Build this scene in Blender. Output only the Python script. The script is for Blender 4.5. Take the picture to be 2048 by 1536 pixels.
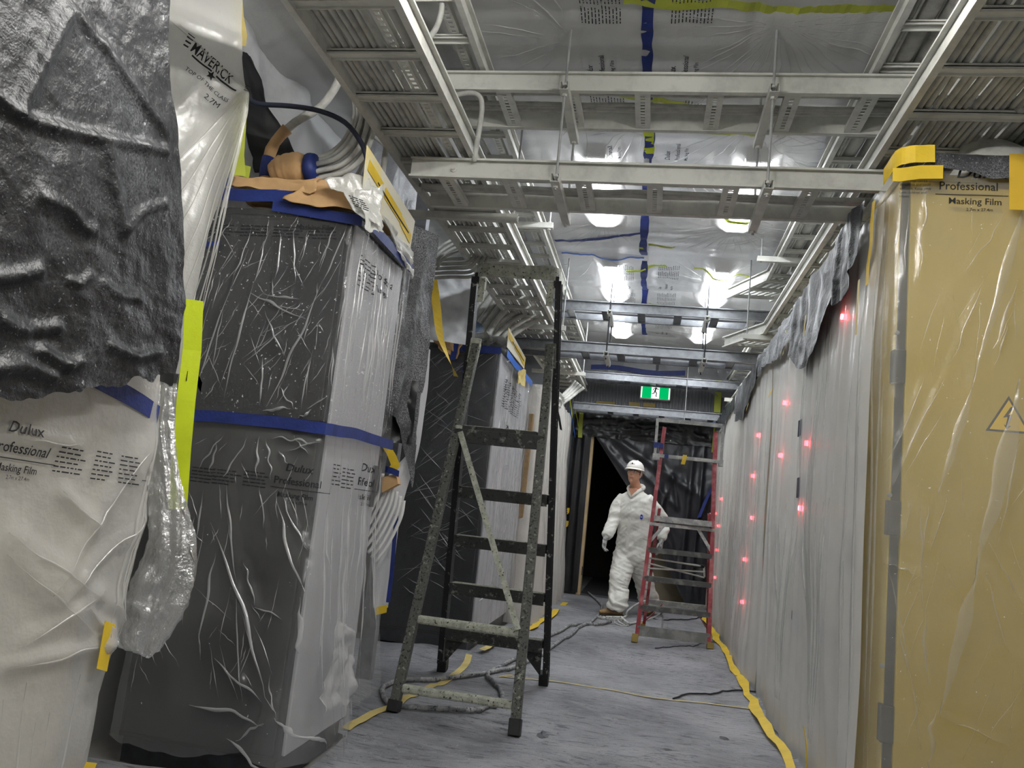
import bpy, bmesh, math, random
import numpy as np
from mathutils import Vector, Matrix

for _o in list(bpy.data.objects):
    bpy.data.objects.remove(_o)
S = bpy.context.scene
COL = S.collection
rnd = random.Random(7)

# ------------------------------------------------------------------ camera
FPX, CX, CY = 1600.0, 1024.0, 768.0
_roll = math.radians(6.0)
_y = np.array([(1293 - CX) / FPX, -(1030 - CY) / FPX, -1.0])
_z = np.array([math.sin(_roll), math.cos(_roll), 0.0])
_z[2] = _y[0] * _z[0] + _y[1] * _z[1]
_y /= np.linalg.norm(_y); _z /= np.linalg.norm(_z)
_x = np.cross(_y, _z)
ROT = np.array([_x, _y, _z])
EYE = np.array([0.0, 0.0, 1.2])
cam_d = bpy.data.cameras.new('camera')
cam = bpy.data.objects.new('camera', cam_d); COL.objects.link(cam)
M4 = Matrix.Identity(4)
for i in range(3):
    for j in range(3):
        M4[i][j] = ROT[i][j]
    M4[i][3] = EYE[i]
cam.matrix_world = M4
cam_d.sensor_width = 36.0
cam_d.lens = FPX / 2048 * 36.0
cam_d.clip_start = 0.05
S.camera = cam

# ------------------------------------------------------------------ world, exposure
W = bpy.data.worlds.new('world'); S.world = W; W.use_nodes = True
W.node_tree.nodes['Background'].inputs[0].default_value = (0.9, 0.95, 1.0, 1)
W.node_tree.nodes['Background'].inputs[1].default_value = 0.05
S.view_settings.view_transform = 'Standard'
S.view_settings.look = 'None'
S.view_settings.exposure = 0.30
S.view_settings.gamma = 1.0
S.view_settings.use_curve_mapping = False
try:
    S.cycles.use_denoising = True
    S.cycles.max_bounces = 7
    S.cycles.transparent_max_bounces = 18
    S.cycles.sample_clamp_indirect = 6.0
except Exception:
    pass
LAMP_STRENGTH = 98.0
TUBE_STRENGTH = 160.0


def at(px, py, X=None, Y=None, Z=None):
    """a point of a real plane of the room (X, Y or Z given)"""
    d = ROT @ np.array([(px - CX) / FPX, -(py - CY) / FPX, -1.0])
    if X is not None: t = (X - EYE[0]) / d[0]
    elif Y is not None: t = (Y - EYE[1]) / d[1]
    else: t = (Z - EYE[2]) / d[2]
    return EYE + t * d


# ------------------------------------------------------------------ materials
def lin(r, g, b):
    f = lambda c: (c / 255 / 12.92) if c / 255 <= 0.04045 else ((c / 255 + 0.055) / 1.055) ** 2.4
    return (f(r), f(g), f(b), 1.0)


MATS = {}


class NT:
    def __init__(s, name):
        s.m = bpy.data.materials.new(name); s.m.use_nodes = True
        s.t = s.m.node_tree; s.t.nodes.clear()
        s.out = s.t.nodes.new('ShaderNodeOutputMaterial')

    def n(s, ty, **kw):
        nd = s.t.nodes.new('ShaderNode' + ty)
        for k, v in kw.items():
            if k in nd.inputs: nd.inputs[k].default_value = v
            else: setattr(nd, k, v)
        return nd

    def l(s, a, b): s.t.links.new(a, b)

    def noise(s, scale, detail=3.0, rough=0.55, vec=None):
        nd = s.n('TexNoise'); nd.inputs['Scale'].default_value = scale
        nd.inputs['Detail'].default_value = detail; nd.inputs['Roughness'].default_value = rough
        if vec is None: vec = s.pos()
        s.l(vec, nd.inputs['Vector']); return nd.outputs['Fac']

    def pos(s):
        if not hasattr(s, '_p'):
            s._p = s.n('TexCoord').outputs['Object']
        return s._p

    def ramp(s, fac, a, b):
        nd = s.n('MapRange'); nd.inputs['From Min'].default_value = a; nd.inputs['From Max'].default_value = b
        s.l(fac, nd.inputs['Value']); return nd.outputs['Result']

    def mixc(s, fac, a, b):
        nd = s.n('Mix', data_type='RGBA')
        for v, k in ((fac, 0), (a, 6), (b, 7)):
            if isinstance(v, (int, float, tuple)): nd.inputs[k].default_value = v
            else: s.l(v, nd.inputs[k])
        return nd.outputs[2]

    def math(s, op, a, b):
        nd = s.n('Math', operation=op)
        for v, k in ((a, 0), (b, 1)):
            if isinstance(v, (int, float)): nd.inputs[k].default_value = v
            else: s.l(v, nd.inputs[k])
        return nd.outputs[0]

    def bump(s, fac, strength, dist):
        nd = s.n('Bump'); nd.inputs['Strength'].default_value = strength; nd.inputs['Distance'].default_value = dist
        s.l(fac, nd.inputs['Height']); return nd.outputs['Normal']


def plain(name, col, rough=0.5, metal=0.0, var=0.12, vs=6.0, bump=0.0, bs=60.0, spec=0.5):
    if name in MATS: return MATS[name]
    t = NT(name)
    p = t.n('BsdfPrincipled'); p.inputs['Roughness'].default_value = rough; p.inputs['Metallic'].default_value = metal
    p.inputs['Specular IOR Level'].default_value = spec
    dark = tuple(c * (1 - var) for c in col[:3]) + (1,)
    lite = tuple(min(1, c * (1 + var)) for c in col[:3]) + (1,)
    t.l(t.mixc(t.ramp(t.noise(vs), 0.3, 0.7), dark, lite), p.inputs['Base Color'])
    if bump: t.l(t.bump(t.noise(bs), bump, 0.01), p.inputs['Normal'])
    t.l(p.outputs[0], t.out.inputs[0]); MATS[name] = t.m
    return t.m


def spattered(name, col, col2, lo, hi, scale, rough=0.6, col3=None, lo3=0.6, scale3=90, bump=0.3):
    """base colour with flecks of other paints: dried drips and dust"""
    if name in MATS: return MATS[name]
    t = NT(name)
    p = t.n('BsdfPrincipled'); p.inputs['Roughness'].default_value = rough
    c = t.mixc(t.ramp(t.noise(scale, 6, 0.65), lo, hi), col, col2)
    if col3: c = t.mixc(t.ramp(t.noise(scale3, 3, 0.5), lo3, lo3 + 0.04), c, col3)
    t.l(c, p.inputs['Base Color'])
    t.l(t.bump(t.noise(scale * 3), bump, 0.004), p.inputs['Normal'])
    t.l(p.outputs[0], t.out.inputs[0]); MATS[name] = t.m
    return t.m


def film(name, haze, tint=(0.82, 0.82, 0.80, 1), var=0.08, speck=0.0, speck_lo=0.66, trans=0.4, bump=0.35, gloss=0.16, rough=0.4, bs=9.0):
    """thin translucent masking film: part clear, part scattering, a plastic sheen, paint dust"""
    if name in MATS: return MATS[name]
    t = NT(name)
    big = t.noise(3.0, 4, 0.6)
    nrm = t.bump(t.noise(bs, 5, 0.65), bump, 0.02)
    p = t.n('BsdfPrincipled'); p.inputs['Roughness'].default_value = rough; p.inputs['Base Color'].default_value = tint
    tr = t.n('BsdfTranslucent'); tr.inputs[0].default_value = tint
    m1 = t.n('MixShader'); m1.inputs[0].default_value = trans
    t.l(p.outputs[0], m1.inputs[1]); t.l(tr.outputs[0], m1.inputs[2])
    t.l(nrm, p.inputs['Normal']); t.l(nrm, tr.inputs['Normal'])
    cl = t.n('BsdfTransparent'); cl.inputs[0].default_value = (0.97, 0.97, 0.97, 1)
    h = t.math('ADD', haze, t.math('MULTIPLY', t.math('SUBTRACT', big, 0.5), var * 2))
    if speck:
        d1 = t.ramp(t.noise(260, 2, 0.5), speck_lo, speck_lo + 0.05)
        d2 = t.ramp(t.noise(70, 2, 0.5), speck_lo + 0.12, speck_lo + 0.14)
        d = t.math('MAXIMUM', t.math('MULTIPLY', d1, speck), d2)
        h = t.math('MAXIMUM', h, d)
    h = t.math('MINIMUM', t.math('MAXIMUM', h, 0.02), 0.97)
    m2 = t.n('MixShader'); t.l(h, m2.inputs[0]); t.l(cl.outputs[0], m2.inputs[1]); t.l(m1.outputs[0], m2.inputs[2])
    g = t.n('BsdfGlossy'); g.inputs['Roughness'].default_value = 0.22; g.inputs[0].default_value = (0.9, 0.9, 0.9, 1)
    t.l(nrm, g.inputs['Normal'])
    m3 = t.n('MixShader'); m3.inputs[0].default_value = gloss * 0.35
    t.l(m2.outputs[0], m3.inputs[1]); t.l(g.outputs[0], m3.inputs[2])
    t.l(m3.outputs[0], t.out.inputs[0]); MATS[name] = t.m
    return t.m


def dusty(name, col, dust, lo, hi, scale=2.2, rough=0.55, speck_lo=0.64, bump=0.5, bs=14.0, fine=(0.38, 0.66)):
    """dark plastic with drifts and specks of white overspray"""
    if name in MATS: return MATS[name]
    t = NT(name)
    p = t.n('BsdfPrincipled'); p.inputs['Roughness'].default_value = rough
    a = t.ramp(t.noise(scale, 5, 0.62), lo, hi)
    fine = t.ramp(t.noise(190, 2, 0.6), *fine)
    a = t.math('MULTIPLY', a, fine)
    sp = t.ramp(t.noise(150, 2, 0.5), speck_lo, speck_lo + 0.05)
    sp2 = t.ramp(t.noise(45, 2, 0.5), 0.76, 0.78)
    a = t.math('MINIMUM', t.math('MAXIMUM', a, t.math('MAXIMUM', t.math('MULTIPLY', sp, 0.5), sp2)), 1.0)
    t.l(t.mixc(a, col, dust), p.inputs['Base Color'])
    t.l(t.bump(t.noise(bs, 5, 0.62), bump, 0.02), p.inputs['Normal'])
    t.l(p.outputs[0], t.out.inputs[0]); MATS[name] = t.m
    return t.m


def glow(name, col, strength):
    if name in MATS: return MATS[name]
    t = NT(name); e = t.n('Emission'); e.inputs[0].default_value = col; e.inputs[1].default_value = strength
    t.l(e.outputs[0], t.out.inputs[0]); MATS[name] = t.m
    return t.m


PAINT = spattered('white_oversprayed_steel', lin(214, 214, 207), lin(188, 188, 183), 0.45, 0.7, 9, 0.55, bump=0.25)
CABLE = spattered('white_oversprayed_cable', lin(190, 190, 184), lin(150, 150, 146), 0.45, 0.75, 14, 0.6, bump=0.2)
GALV = plain('galvanised_steel', lin(150, 153, 158), 0.38, 0.7, 0.2, 18)
BLUE = plain('blue_tape', lin(28, 46, 112), 0.55, var=0.25, vs=12, bump=0.2)
BLUEL = plain('light_blue_tape', lin(42, 98, 190), 0.5, var=0.1)
YEL = plain('yellow_tape', lin(222, 188, 48), 0.55, var=0.1, vs=10, bump=0.15)
YELP = plain('pale_yellow_tape', lin(206, 186, 116), 0.6, var=0.12, vs=8, bump=0.15)
LIME = plain('lime_tape', lin(190, 206, 22), 0.5, var=0.08, vs=8, bump=0.1)
LIMED = plain('oversprayed_lime_tape', lin(172, 180, 66), 0.6, var=0.15, vs=6, bump=0.1)
KRAFT = plain('brown_kraft_paper', lin(196, 158, 112), 0.8, var=0.12, vs=9, bump=0.4, bs=16)
INK = plain('printing_ink', lin(28, 28, 32), 0.7, var=0.05)
INKG = plain('faded_printing_ink', lin(78, 78, 82), 0.7, var=0.1)
BLACKM = plain('black_rubber', lin(22, 22, 24), 0.6, var=0.1)
CABLE_GAP = None
CREAM = plain('cream_cabinet_enamel', lin(204, 196, 176), 0.45, var=0.04, vs=2)
OCHRE = plain('ochre_cabinet_enamel', lin(190, 164, 62), 0.5, var=0.05, vs=2)
DARKC = plain('charcoal_cabinet_enamel', lin(34, 35, 38), 0.5, var=0.1, vs=4)
GREYC = plain('light_grey_cabinet_enamel', lin(184, 184, 187), 0.45, var=0.04, vs=3)
WHITE = plain('white_plastic', lin(232, 232, 230), 0.45, var=0.03)
STEELD = plain('dark_steel', lin(60, 62, 66), 0.45, 0.5, 0.2, 20)
RODM = plain('grey_threaded_rod', lin(170, 172, 172), 0.5, 0.3, 0.15, 30)
CONC = plain('concrete', lin(140, 138, 134), 0.85, var=0.15, vs=3, bump=0.2)


# ------------------------------------------------------------------ mesh helpers
class MB:
    def __init__(s): s.v, s.f, s.m = [], [], []

    def add(s, vs, fs, mi=0):
        k = len(s.v)
        s.v += [tuple(map(float, p)) for p in vs]
        s.f += [tuple(k + i for i in f) for f in fs]; s.m += [mi] * len(fs); return s

    def box(s, x0, x1, y0, y1, z0, z1, mi=0):
        v = [(x, y, z) for x in (x0, x1) for y in (y0, y1) for z in (z0, z1)]
        return s.add(v, [(0, 1, 3, 2), (4, 6, 7, 5), (0, 4, 5, 1), (2, 3, 7, 6), (0, 2, 6, 4), (1, 5, 7, 3)], mi)

    def bar(s, a, b, w, h, up=(0, 0, 1), mi=0, w2=None, h2=None):
        a, b = Vector(a), Vector(b); d = (b - a).normalized(); up = Vector(up)
        sx = d.cross(up)
        if sx.length < 1e-4: sx = d.cross(Vector((0, 1, 0)))
        sx.normalize(); uy = sx.cross(d).normalized()
        w2 = w if w2 is None else w2; h2 = h if h2 is None else h2
        v = [p + sx * (i * ww / 2) + uy * (j * hh / 2) for p, ww, hh in ((a, w, h), (b, w2, h2)) for i in (-1, 1) for j in (-1, 1)]
        return s.add(v, [(0, 1, 3, 2), (4, 6, 7, 5), (0, 4, 5, 1), (2, 3, 7, 6), (0, 2, 6, 4), (1, 5, 7, 3)], mi)

    def tube(s, pts, r, n=8, mi=0, caps=True, flat=1.0):
        pts = [Vector(p) for p in pts]; k = len(s.v); N = len(pts)
        rs = r if hasattr(r, '__len__') else [r] * N
        prev = None
        for i, p in enumerate(pts):
            d = (pts[min(i + 1, N - 1)] - pts[max(i - 1, 0)]).normalized()
            if prev is None:
                u = d.orthogonal().normalized()
                if abs(d.z) < 0.9: u = (Vector((0, 0, 1)) - d * d.z).normalized()
            else:
                u = prev - d * prev.dot(d); u = u.normalized() if u.length > 1e-5 else d.orthogonal().normalized()
            prev = u; w = d.cross(u)
            for j in range(n):
                a = 2 * math.pi * j / n
                s.v.append(tuple(p + (u * math.cos(a) * flat + w * math.sin(a)) * rs[i]))
        for i in range(N - 1):
            for j in range(n):
                j2 = (j + 1) % n
                s.f.append((k + i * n + j, k + i * n + j2, k + (i + 1) * n + j2, k + (i + 1) * n + j)); s.m.append(mi)
        if caps:
            s.f.append(tuple(k + j for j in reversed(range(n)))); s.m.append(mi)
            s.f.append(tuple(k + (N - 1) * n + j for j in range(n))); s.m.append(mi)
        return s

    def cyl(s, a, b, r, n=12, mi=0): return s.tube([a, b], r, n, mi)

    def prism(s, poly, d, mi=0):
        """extrude a 3D polygon by vector d"""
        n = len(poly); d = Vector(d); poly = [Vector(p) for p in poly]
        v = poly + [p + d for p in poly]
        fs = [tuple(reversed(range(n))), tuple(range(n, 2 * n))] + [(i, (i + 1) % n, n + (i + 1) % n, n + i) for i in range(n)]
        return s.add(v, fs, mi)

    def ribbon(s, pts, w, side, nrm, th=0.0012, mi=0, ws=None):
        """strip of tape along pts; side = width direction(s), nrm = lift direction"""
        n = len(pts); v = []
        for i, p in enumerate(pts):
            p = Vector(p); sd = Vector(side[i] if isinstance(side, list) else side).normalized()
            nn = Vector(nrm[i] if isinstance(nrm, list) else nrm).normalized()
            ww = (ws[i] if ws else w) / 2
            v += [p - sd * ww, p + sd * ww, p - sd * ww + nn * th, p + sd * ww + nn * th]
        fs = []
        for i in range(n - 1):
            a, b = 4 * i, 4 * i + 4
            fs += [(a, a + 1, b + 1, b), (a + 2, b + 2, b + 3, a + 3), (a, b, b + 2, a + 2), (a + 1, a + 3, b + 3, b + 1)]
        fs += [(0, 2, 3, 1), (4 * n - 4, 4 * n - 3, 4 * n - 1, 4 * n - 2)]
        return s.add(v, fs, mi)


def setp(o, label=None, cat=None, group=None, kind=None):
    if label: o['label'] = label
    if cat: o['category'] = cat
    if group: o['group'] = group
    if kind: o['kind'] = kind
    return o


def link(name, me, parent=None):
    o = bpy.data.objects.new(name, me); COL.objects.link(o)
    if parent is not None:
        o.parent = parent
        o.matrix_parent_inverse = Matrix.Translation(-Vector(parent.location)) if parent.type == 'EMPTY' or parent.location.length else Matrix.Identity(4)
    return o


def obj(name, mb, mats, parent=None, smooth=False, bevel=0.0):
    me = bpy.data.meshes.new(name)
    me.from_pydata(mb.v, [], mb.f)
    if not isinstance(mats, (list, tuple)): mats = [mats]
    for m in mats: me.materials.append(m)
    if len(mats) > 1: me.polygons.foreach_set('material_index', mb.m)
    bm = bmesh.new(); bm.from_mesh(me); bmesh.ops.recalc_face_normals(bm, faces=bm.faces)
    bm.to_mesh(me); bm.free()
    if smooth: me.polygons.foreach_set('use_smooth', [True] * len(me.polygons))
    me.update()
    o = link(name, me, parent)
    if bevel:
        b = o.modifiers.new('bevel', 'BEVEL'); b.width = bevel; b.segments = 2; b.limit_method = 'ANGLE'
    return o


def thing(name, label, cat, loc=(0, 0, 0), group=None):
    o = bpy.data.objects.new(name, None); COL.objects.link(o); o.location = loc
    o.empty_display_size = 0.1
    return setp(o, label, cat, group)


def grid_obj(name, P, mats, parent=None, extra=None):
    """P: (nt, ns, 3) array -> smooth grid mesh; extra = MB added as material 1"""
    nt, ns = P.shape[:2]
    V = P.reshape(-1, 3)
    idx = np.arange(nt * ns).reshape(nt, ns)
    F = np.stack([idx[:-1, :-1], idx[:-1, 1:], idx[1:, 1:], idx[1:, :-1]], -1).reshape(-1, 4)
    vs = V.tolist(); fs = F.tolist(); mi = [0] * len(fs)
    if extra is not None and extra.v:
        k = len(vs); vs += [list(p) for p in extra.v]; fs += [[k + i for i in f] for f in extra.f]; mi += [m + 1 for m in extra.m]
    me = bpy.data.meshes.new(name); me.from_pydata(vs, [], fs)
    for m in (mats if isinstance(mats, (list, tuple)) else [mats]): me.materials.append(m)
    if extra is not None and extra.v: me.polygons.foreach_set('material_index', mi)
    me.polygons.foreach_set('use_smooth', [True] * len(me.polygons)); me.update()
    return link(name, me, parent)


# value noise ---------------------------------------------------------------
def vn(x, y, seed=0):
    x = np.asarray(x, float) + 1000; y = np.asarray(y, float) + 1000
    xi, yi = np.floor(x).astype(np.int64), np.floor(y).astype(np.int64)
    fx, fy = x - xi, y - yi
    fx = fx * fx * (3 - 2 * fx); fy = fy * fy * (3 - 2 * fy)

    def h(a, b):
        n = (a * 374761393 + b * 668265263 + seed * 974634437) & 0x7fffffff
        n = ((n ^ (n >> 13)) * 1274126177) & 0x7fffffff
        return ((n ^ (n >> 16)) & 0xffff) / 32767.5 - 1
    return (h(xi, yi) * (1 - fx) + h(xi + 1, yi) * fx) * (1 - fy) + (h(xi, yi + 1) * (1 - fx) + h(xi + 1, yi + 1) * fx) * fy


def fbm(x, y, seed=0, o=4, ridged=False):
    a, r = 1.0, 0
    for i in range(o):
        n = vn(x * 2 ** i, y * 2 ** i, seed + i)
        r = r + a * ((1 - 2 * np.abs(n)) if ridged else n); a *= 0.5
    return r


class Sheet:
    """a sheet of film: base(s,t) gives point and normal; s runs along, t down; folds raise real ridges"""

    def __init__(s, base, Wd, Ht, folds=(), fn=None, e=(None, None, None, None)):
        s.base, s.W, s.H, s.fn, s.e = base, Wd, Ht, fn, e
        s.folds = list(folds)

    def disp(s, S_, T_):
        d = np.zeros_like(S_)
        for (a, b, c, e, w, h) in s.folds:
            dx, dy = c - a, e - b; L = max(1e-6, math.hypot(dx, dy))
            k = np.clip(((S_ - a) * dx + (T_ - b) * dy) / L ** 2, -0.15, 1.15)
            q = np.hypot(S_ - a - k * dx, T_ - b - k * dy)
            tap = np.clip((k + 0.12) * 5, 0, 1) * np.clip((1.12 - k) * 5, 0, 1)
            d += h * np.exp(-(q / w) ** 2) * tap
        if s.fn is not None: d = d + s.fn(S_, T_)
        return d

    def pt(s, S_, T_, off=0.0):
        S_ = np.atleast_1d(np.asarray(S_, float)); T_ = np.atleast_1d(np.asarray(T_, float))
        P, N = s.base(S_, T_)
        return P + N * (s.disp(S_, T_) + off)[:, None]

    def build(s, name, mats, ns, nt, pleats=(), parent=None):
        u, v = np.meshgrid(np.linspace(0, 1, ns), np.linspace(0, 1, nt))
        e0, e1, t0, t1 = s.e
        s0 = e0(v) if e0 else 0 * v; s1 = e1(v) if e1 else 0 * v + s.W
        a0 = t0(u) if t0 else 0 * u; a1 = t1(u) if t1 else 0 * u + s.H
        S_ = s0 + (s1 - s0) * u; T_ = a0 + (a1 - a0) * v
        P = s.pt(S_.ravel(), T_.ravel()).reshape(nt, ns, 3)
        ex = MB()
        for q in pleats: s.pleat(ex, *q)
        s.ob = grid_obj(name, P, mats, parent, ex)
        return s.ob

    def pleat(s, mb, a, b, c, d, w, h, n=18):
        """a fold of film standing off the sheet: two layers meeting on a crest"""
        k = np.linspace(0, 1, n); L = math.hypot(c - a, d - b)
        px, py = -(d - b) / L, (c - a) / L
        wob = (0.55 if w < 0.03 else 0.12) * w * vn(k * 5 + a * 31, k * 0 + b * 17, 5) + (0.02 * L if w < 0.03 else 0.006 * L) * vn(k * 2 + a * 13, k * 0 + b * 7, 7)
        tap = np.clip(np.minimum(k, 1 - k) * 3.2, 0.02, 1) ** 1.2 * (0.75 + 0.35 * vn(k * 5, k * 0 + a * 91, 6))
        w = w * (0.72 if w < 0.03 else 1.0)
        S_, T_ = a + (c - a) * k + px * wob, b + (d - b) * k + py * wob
        A = s.pt(S_ + px * w / 2 * tap, T_ + py * w / 2 * tap, 0.0015)
        B = s.pt(S_ - px * w / 2 * tap, T_ - py * w / 2 * tap, 0.0015)
        C = s.pt(S_ + px * w * 0.1, T_ + py * w * 0.1, 0) * 1.0
        _, N = s.base(S_, T_)
        C = C + N * (h * tap)[:, None]
        o = len(mb.v)
        for i in range(n): mb.v += [tuple(A[i]), tuple(C[i]), tuple(B[i])]
        for i in range(n - 1):
            q = o + 3 * i
            mb.f += [(q, q + 3, q + 4, q + 1), (q + 1, q + 4, q + 5, q + 2)]; mb.m += [0, 0]


def path_base(path, ztop, flare=None, soft=0.03):
    """vertical curtain along a plan polyline with softened corners; normal = right-hand side of travel"""
    p = np.array(path, float)
    seg = np.hypot(*(p[1:] - p[:-1]).T); cum = np.concatenate([[0], np.cumsum(seg)])
    L = cum[-1]; N = 800
    ss = np.linspace(-0.3, L + 0.3, N)
    d0 = (p[1] - p[0]) / seg[0]; d1 = (p[-1] - p[-2]) / seg[-1]

    def ev(q):
        x = np.interp(q, cum, p[:, 0]); y = np.interp(q, cum, p[:, 1])
        lo = np.minimum(q, 0); hi = np.maximum(q - L, 0)
        return x + d0[0] * lo + d1[0] * hi, y + d0[1] * lo + d1[1] * hi
    k = np.linspace(-soft, soft, 9)
    X = sum(ev(ss + a)[0] for a in k) / 9; Y = sum(ev(ss + a)[1] for a in k) / 9
    tx, ty = np.gradient(X), np.gradient(Y); tl = np.hypot(tx, ty)
    nx, ny = ty / tl, -tx / tl

    def base(S_, T_):
        x, y = np.interp(S_, ss, X), np.interp(S_, ss, Y)
        n = np.stack([np.interp(S_, ss, nx), np.interp(S_, ss, ny), 0 * S_], -1)
        n /= np.linalg.norm(n, axis=1)[:, None]
        zt = ztop(S_) if callable(ztop) else ztop
        P = np.stack([x, y, zt - T_], -1)
        if flare is not None: P = P + n * flare(S_, T_)[:, None]
        return P, n
    return base, L


# lettering -------------------------------------------------------------------
_tc = {}


def glyphs(body, bold=False):
    k = (body, bold)
    if k in _tc: return _tc[k]
    cu = bpy.data.curves.new('t', 'FONT'); cu.body = body; cu.size = 1.0; cu.resolution_u = 2
    if bold: cu.offset = 0.009
    o = bpy.data.objects.new('t', cu); COL.objects.link(o)
    dg = bpy.context.evaluated_depsgraph_get(); dg.update()
    me = o.evaluated_get(dg).to_mesh()
    v = [(p.co.x, p.co.y) for p in me.vertices]; f = [tuple(p.vertices) for p in me.polygons]
    o.evaluated_get(dg).to_mesh_clear()
    bpy.data.objects.remove(o); bpy.data.curves.remove(cu)
    _tc[k] = (v, f); return v, f


class Print:
    """ink on a sheet: everything is mapped through the sheet's own surface"""

    def __init__(s, mapper, rot=0.0): s.mb, s.map, s.rot = MB(), mapper, rot

    def _put(s, o, pts, fs):
        c, sn = math.cos(s.rot), math.sin(s.rot)
        a = np.array(pts)
        S_ = o[0] + a[:, 0] * c - a[:, 1] * sn; T_ = o[1] - (a[:, 0] * sn + a[:, 1] * c)
        s.mb.add(s.map(S_, T_), fs)

    def text(s, o, body, size, bold=False, slant=0.0, squash=1.0):
        v, f = glyphs(body, bold)
        s._put(o, [((x + slant * y) * size * squash, y * size) for x, y in v], f)

    def rule(s, o, dx, dy, L, th):
        n = 8
        pts = []
        for i in range(n + 1): pts += [(dx + L * i / n, dy), (dx + L * i / n, dy + th)]
        s._put(o, pts, [(2 * i, 2 * i + 2, 2 * i + 3, 2 * i + 1) for i in range(n)])

    def para(s, o, dx, dy, w, lines, lh, seed=1):
        """lines of print too small to read, as rows of short strokes"""
        r = random.Random(seed)
        for i in range(lines):
            x = dx; end = dx + w * r.uniform(0.75, 1.0)
            while x < end:
                L = r.uniform(0.006, 0.030) * lh / 0.014
                s._put(o, [(x, dy - i * lh), (x + L, dy - i * lh), (x + L, dy - i * lh + lh * 0.30), (x, dy - i * lh + lh * 0.30)], [(0, 1, 2, 3)])
                x += L + 0.4 * lh

    def logo_block(s, o, k=1.0, bold=True):
        s.text((o[0] + 0.06 * k, o[1] - 0.075 * k), 'Dulux', 0.062 * k, True, 0.2, 1.1)
        s.text((o[0], o[1]), 'Professional', 0.060 * k, True)
        s.rule(o, -0.015 * k, -0.026 * k, 0.36 * k, 0.004 * k)
        s.text((o[0] + 0.035 * k, o[1] + 0.075 * k), 'Masking Film', 0.042 * k, True)
        s.text((o[0] + 0.10 * k, o[1] + 0.108 * k), '2.7m x 27.4m', 0.022 * k)

    def done(s, parent, name='printed_lettering', mat=None):
        o = obj(name, s.mb, mat or INK, parent); return o


def curve(pts, n=24):
    """Catmull-Rom through points"""
    p = [np.array(q, float) for q in pts]; p = [2 * p[0] - p[1]] + p + [2 * p[-1] - p[-2]]
    out = []
    m = max(2, n // (len(p) - 3))
    for i in range(1, len(p) - 2):
        for k in range(m):
            t = k / m
            out.append(0.5 * (2 * p[i] + (p[i + 1] - p[i - 1]) * t + (2 * p[i - 1] - 5 * p[i] + 4 * p[i + 1] - p[i + 2]) * t * t + (3 * p[i] - p[i - 1] - 3 * p[i + 1] + p[i + 2]) * t ** 3))
    out.append(p[-2]); return out


def tape(name, label, pts, w, side, nrm, mat, th=0.0012, group=None, n=0, wob=0.0, ws=None):
    if n: pts = curve(pts, n)
    if wob:
        sd = np.array(side, float); sd /= np.linalg.norm(sd); nn = np.array(nrm, float); nn /= np.linalg.norm(nn)
        pts = [np.array(p) + sd * wob * vn(i * 0.7, len(label), 3) + nn * abs(wob * 0.4 * vn(i * 0.9, 7 + len(label), 4)) for i, p in enumerate(pts)]
    mb = MB().ribbon(pts, w, side, nrm, th, ws=ws)
    return setp(obj(name, mb, mat), label, 'tape', group)


def paper(label, quad, mat, amp=0.012, seed=0, n=26, cat='paper', name='masking_paper', sc=7.0, extra=None):
    """crumpled sheet spanned by four corner points (tl, tr, br, bl)"""
    q = [np.array(p, float) for p in quad]
    u, v = np.meshgrid(np.linspace(0, 1, n), np.linspace(0, 1, n))
    P = ((1 - u) * (1 - v))[..., None] * q[0] + (u * (1 - v))[..., None] * q[1] + (u * v)[..., None] * q[2] + ((1 - u) * v)[..., None] * q[3]
    nn = np.cross(q[1] - q[0], q[3] - q[0]); nn /= np.linalg.norm(nn)
    w, h = np.linalg.norm(q[1] - q[0]), np.linalg.norm(q[3] - q[0])
    d = amp * fbm(u * w * sc + seed * 3, v * h * sc, seed, 3, True)
    P = P + nn * d[..., None]
    e = 0.02 * min(w, h) * 4
    P = P + ((q[1] - q[0]) / w)[None, None] * (0.012 * vn(v * 5 + seed, u * 0, seed) * (2 * u - 1))[..., None] + ((q[3] - q[0]) / h)[None, None] * (0.012 * vn(u * 6 + seed, v * 0, seed + 2) * (2 * v - 1))[..., None]
    o = setp(grid_obj(name, P, mat), label, cat)
    so = o.modifiers.new('thickness', 'SOLIDIFY'); so.thickness = 0.001
    return o
# ================================================================== room shell
YB = 11.5      # face of the end wall
def struct(name, mb, mat):
    return setp(obj(name, mb, mat), kind='structure')

CEILM = plain('painted_deck', lin(150, 152, 156), 0.6, var=0.1)
WALLM = plain('painted_wall', lin(176, 176, 174), 0.7, var=0.08, vs=2)
ENDM = plain('grey_cladding', lin(128, 130, 134), 0.55, var=0.1, vs=3)
DIM = plain('dark_brown_wall', lin(52, 42, 36), 0.8, var=0.1)

struct('floor', MB().box(-2.7, 3.0, -3.6, 15.5, -0.12, -0.02), CONC)
mb = MB().box(-2.7, 3.0, -3.6, 15.5, 3.82, 3.9)
for i in range(64):
    y = -3.4 + i * 0.24
    mb.prism([(-2.7, y, 3.82), (-2.7, y + 0.03, 3.77), (-2.7, y + 0.11, 3.77), (-2.7, y + 0.14, 3.82)], (5.7, 0, 0))
struct('ceiling', mb, CEILM)
struct('wall_left', MB().box(-2.42, -2.3, -3.6, 15.5, -0.1, 3.85), WALLM)
struct('wall_right', MB().box(2.6, 2.72, -3.6, 15.5, -0.1, 3.85), WALLM)
struct('wall_front', MB().box(-2.5, 2.8, -3.6, -3.48, -0.1, 3.85), WALLM)
mb = MB().box(-2.5, -0.86, YB, YB + 0.12, -0.1, 3.85).box(0.97, 2.8, YB, YB + 0.12, -0.1, 3.85).box(-0.86, 0.97, YB, YB + 0.12, 2.24, 3.85)
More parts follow.
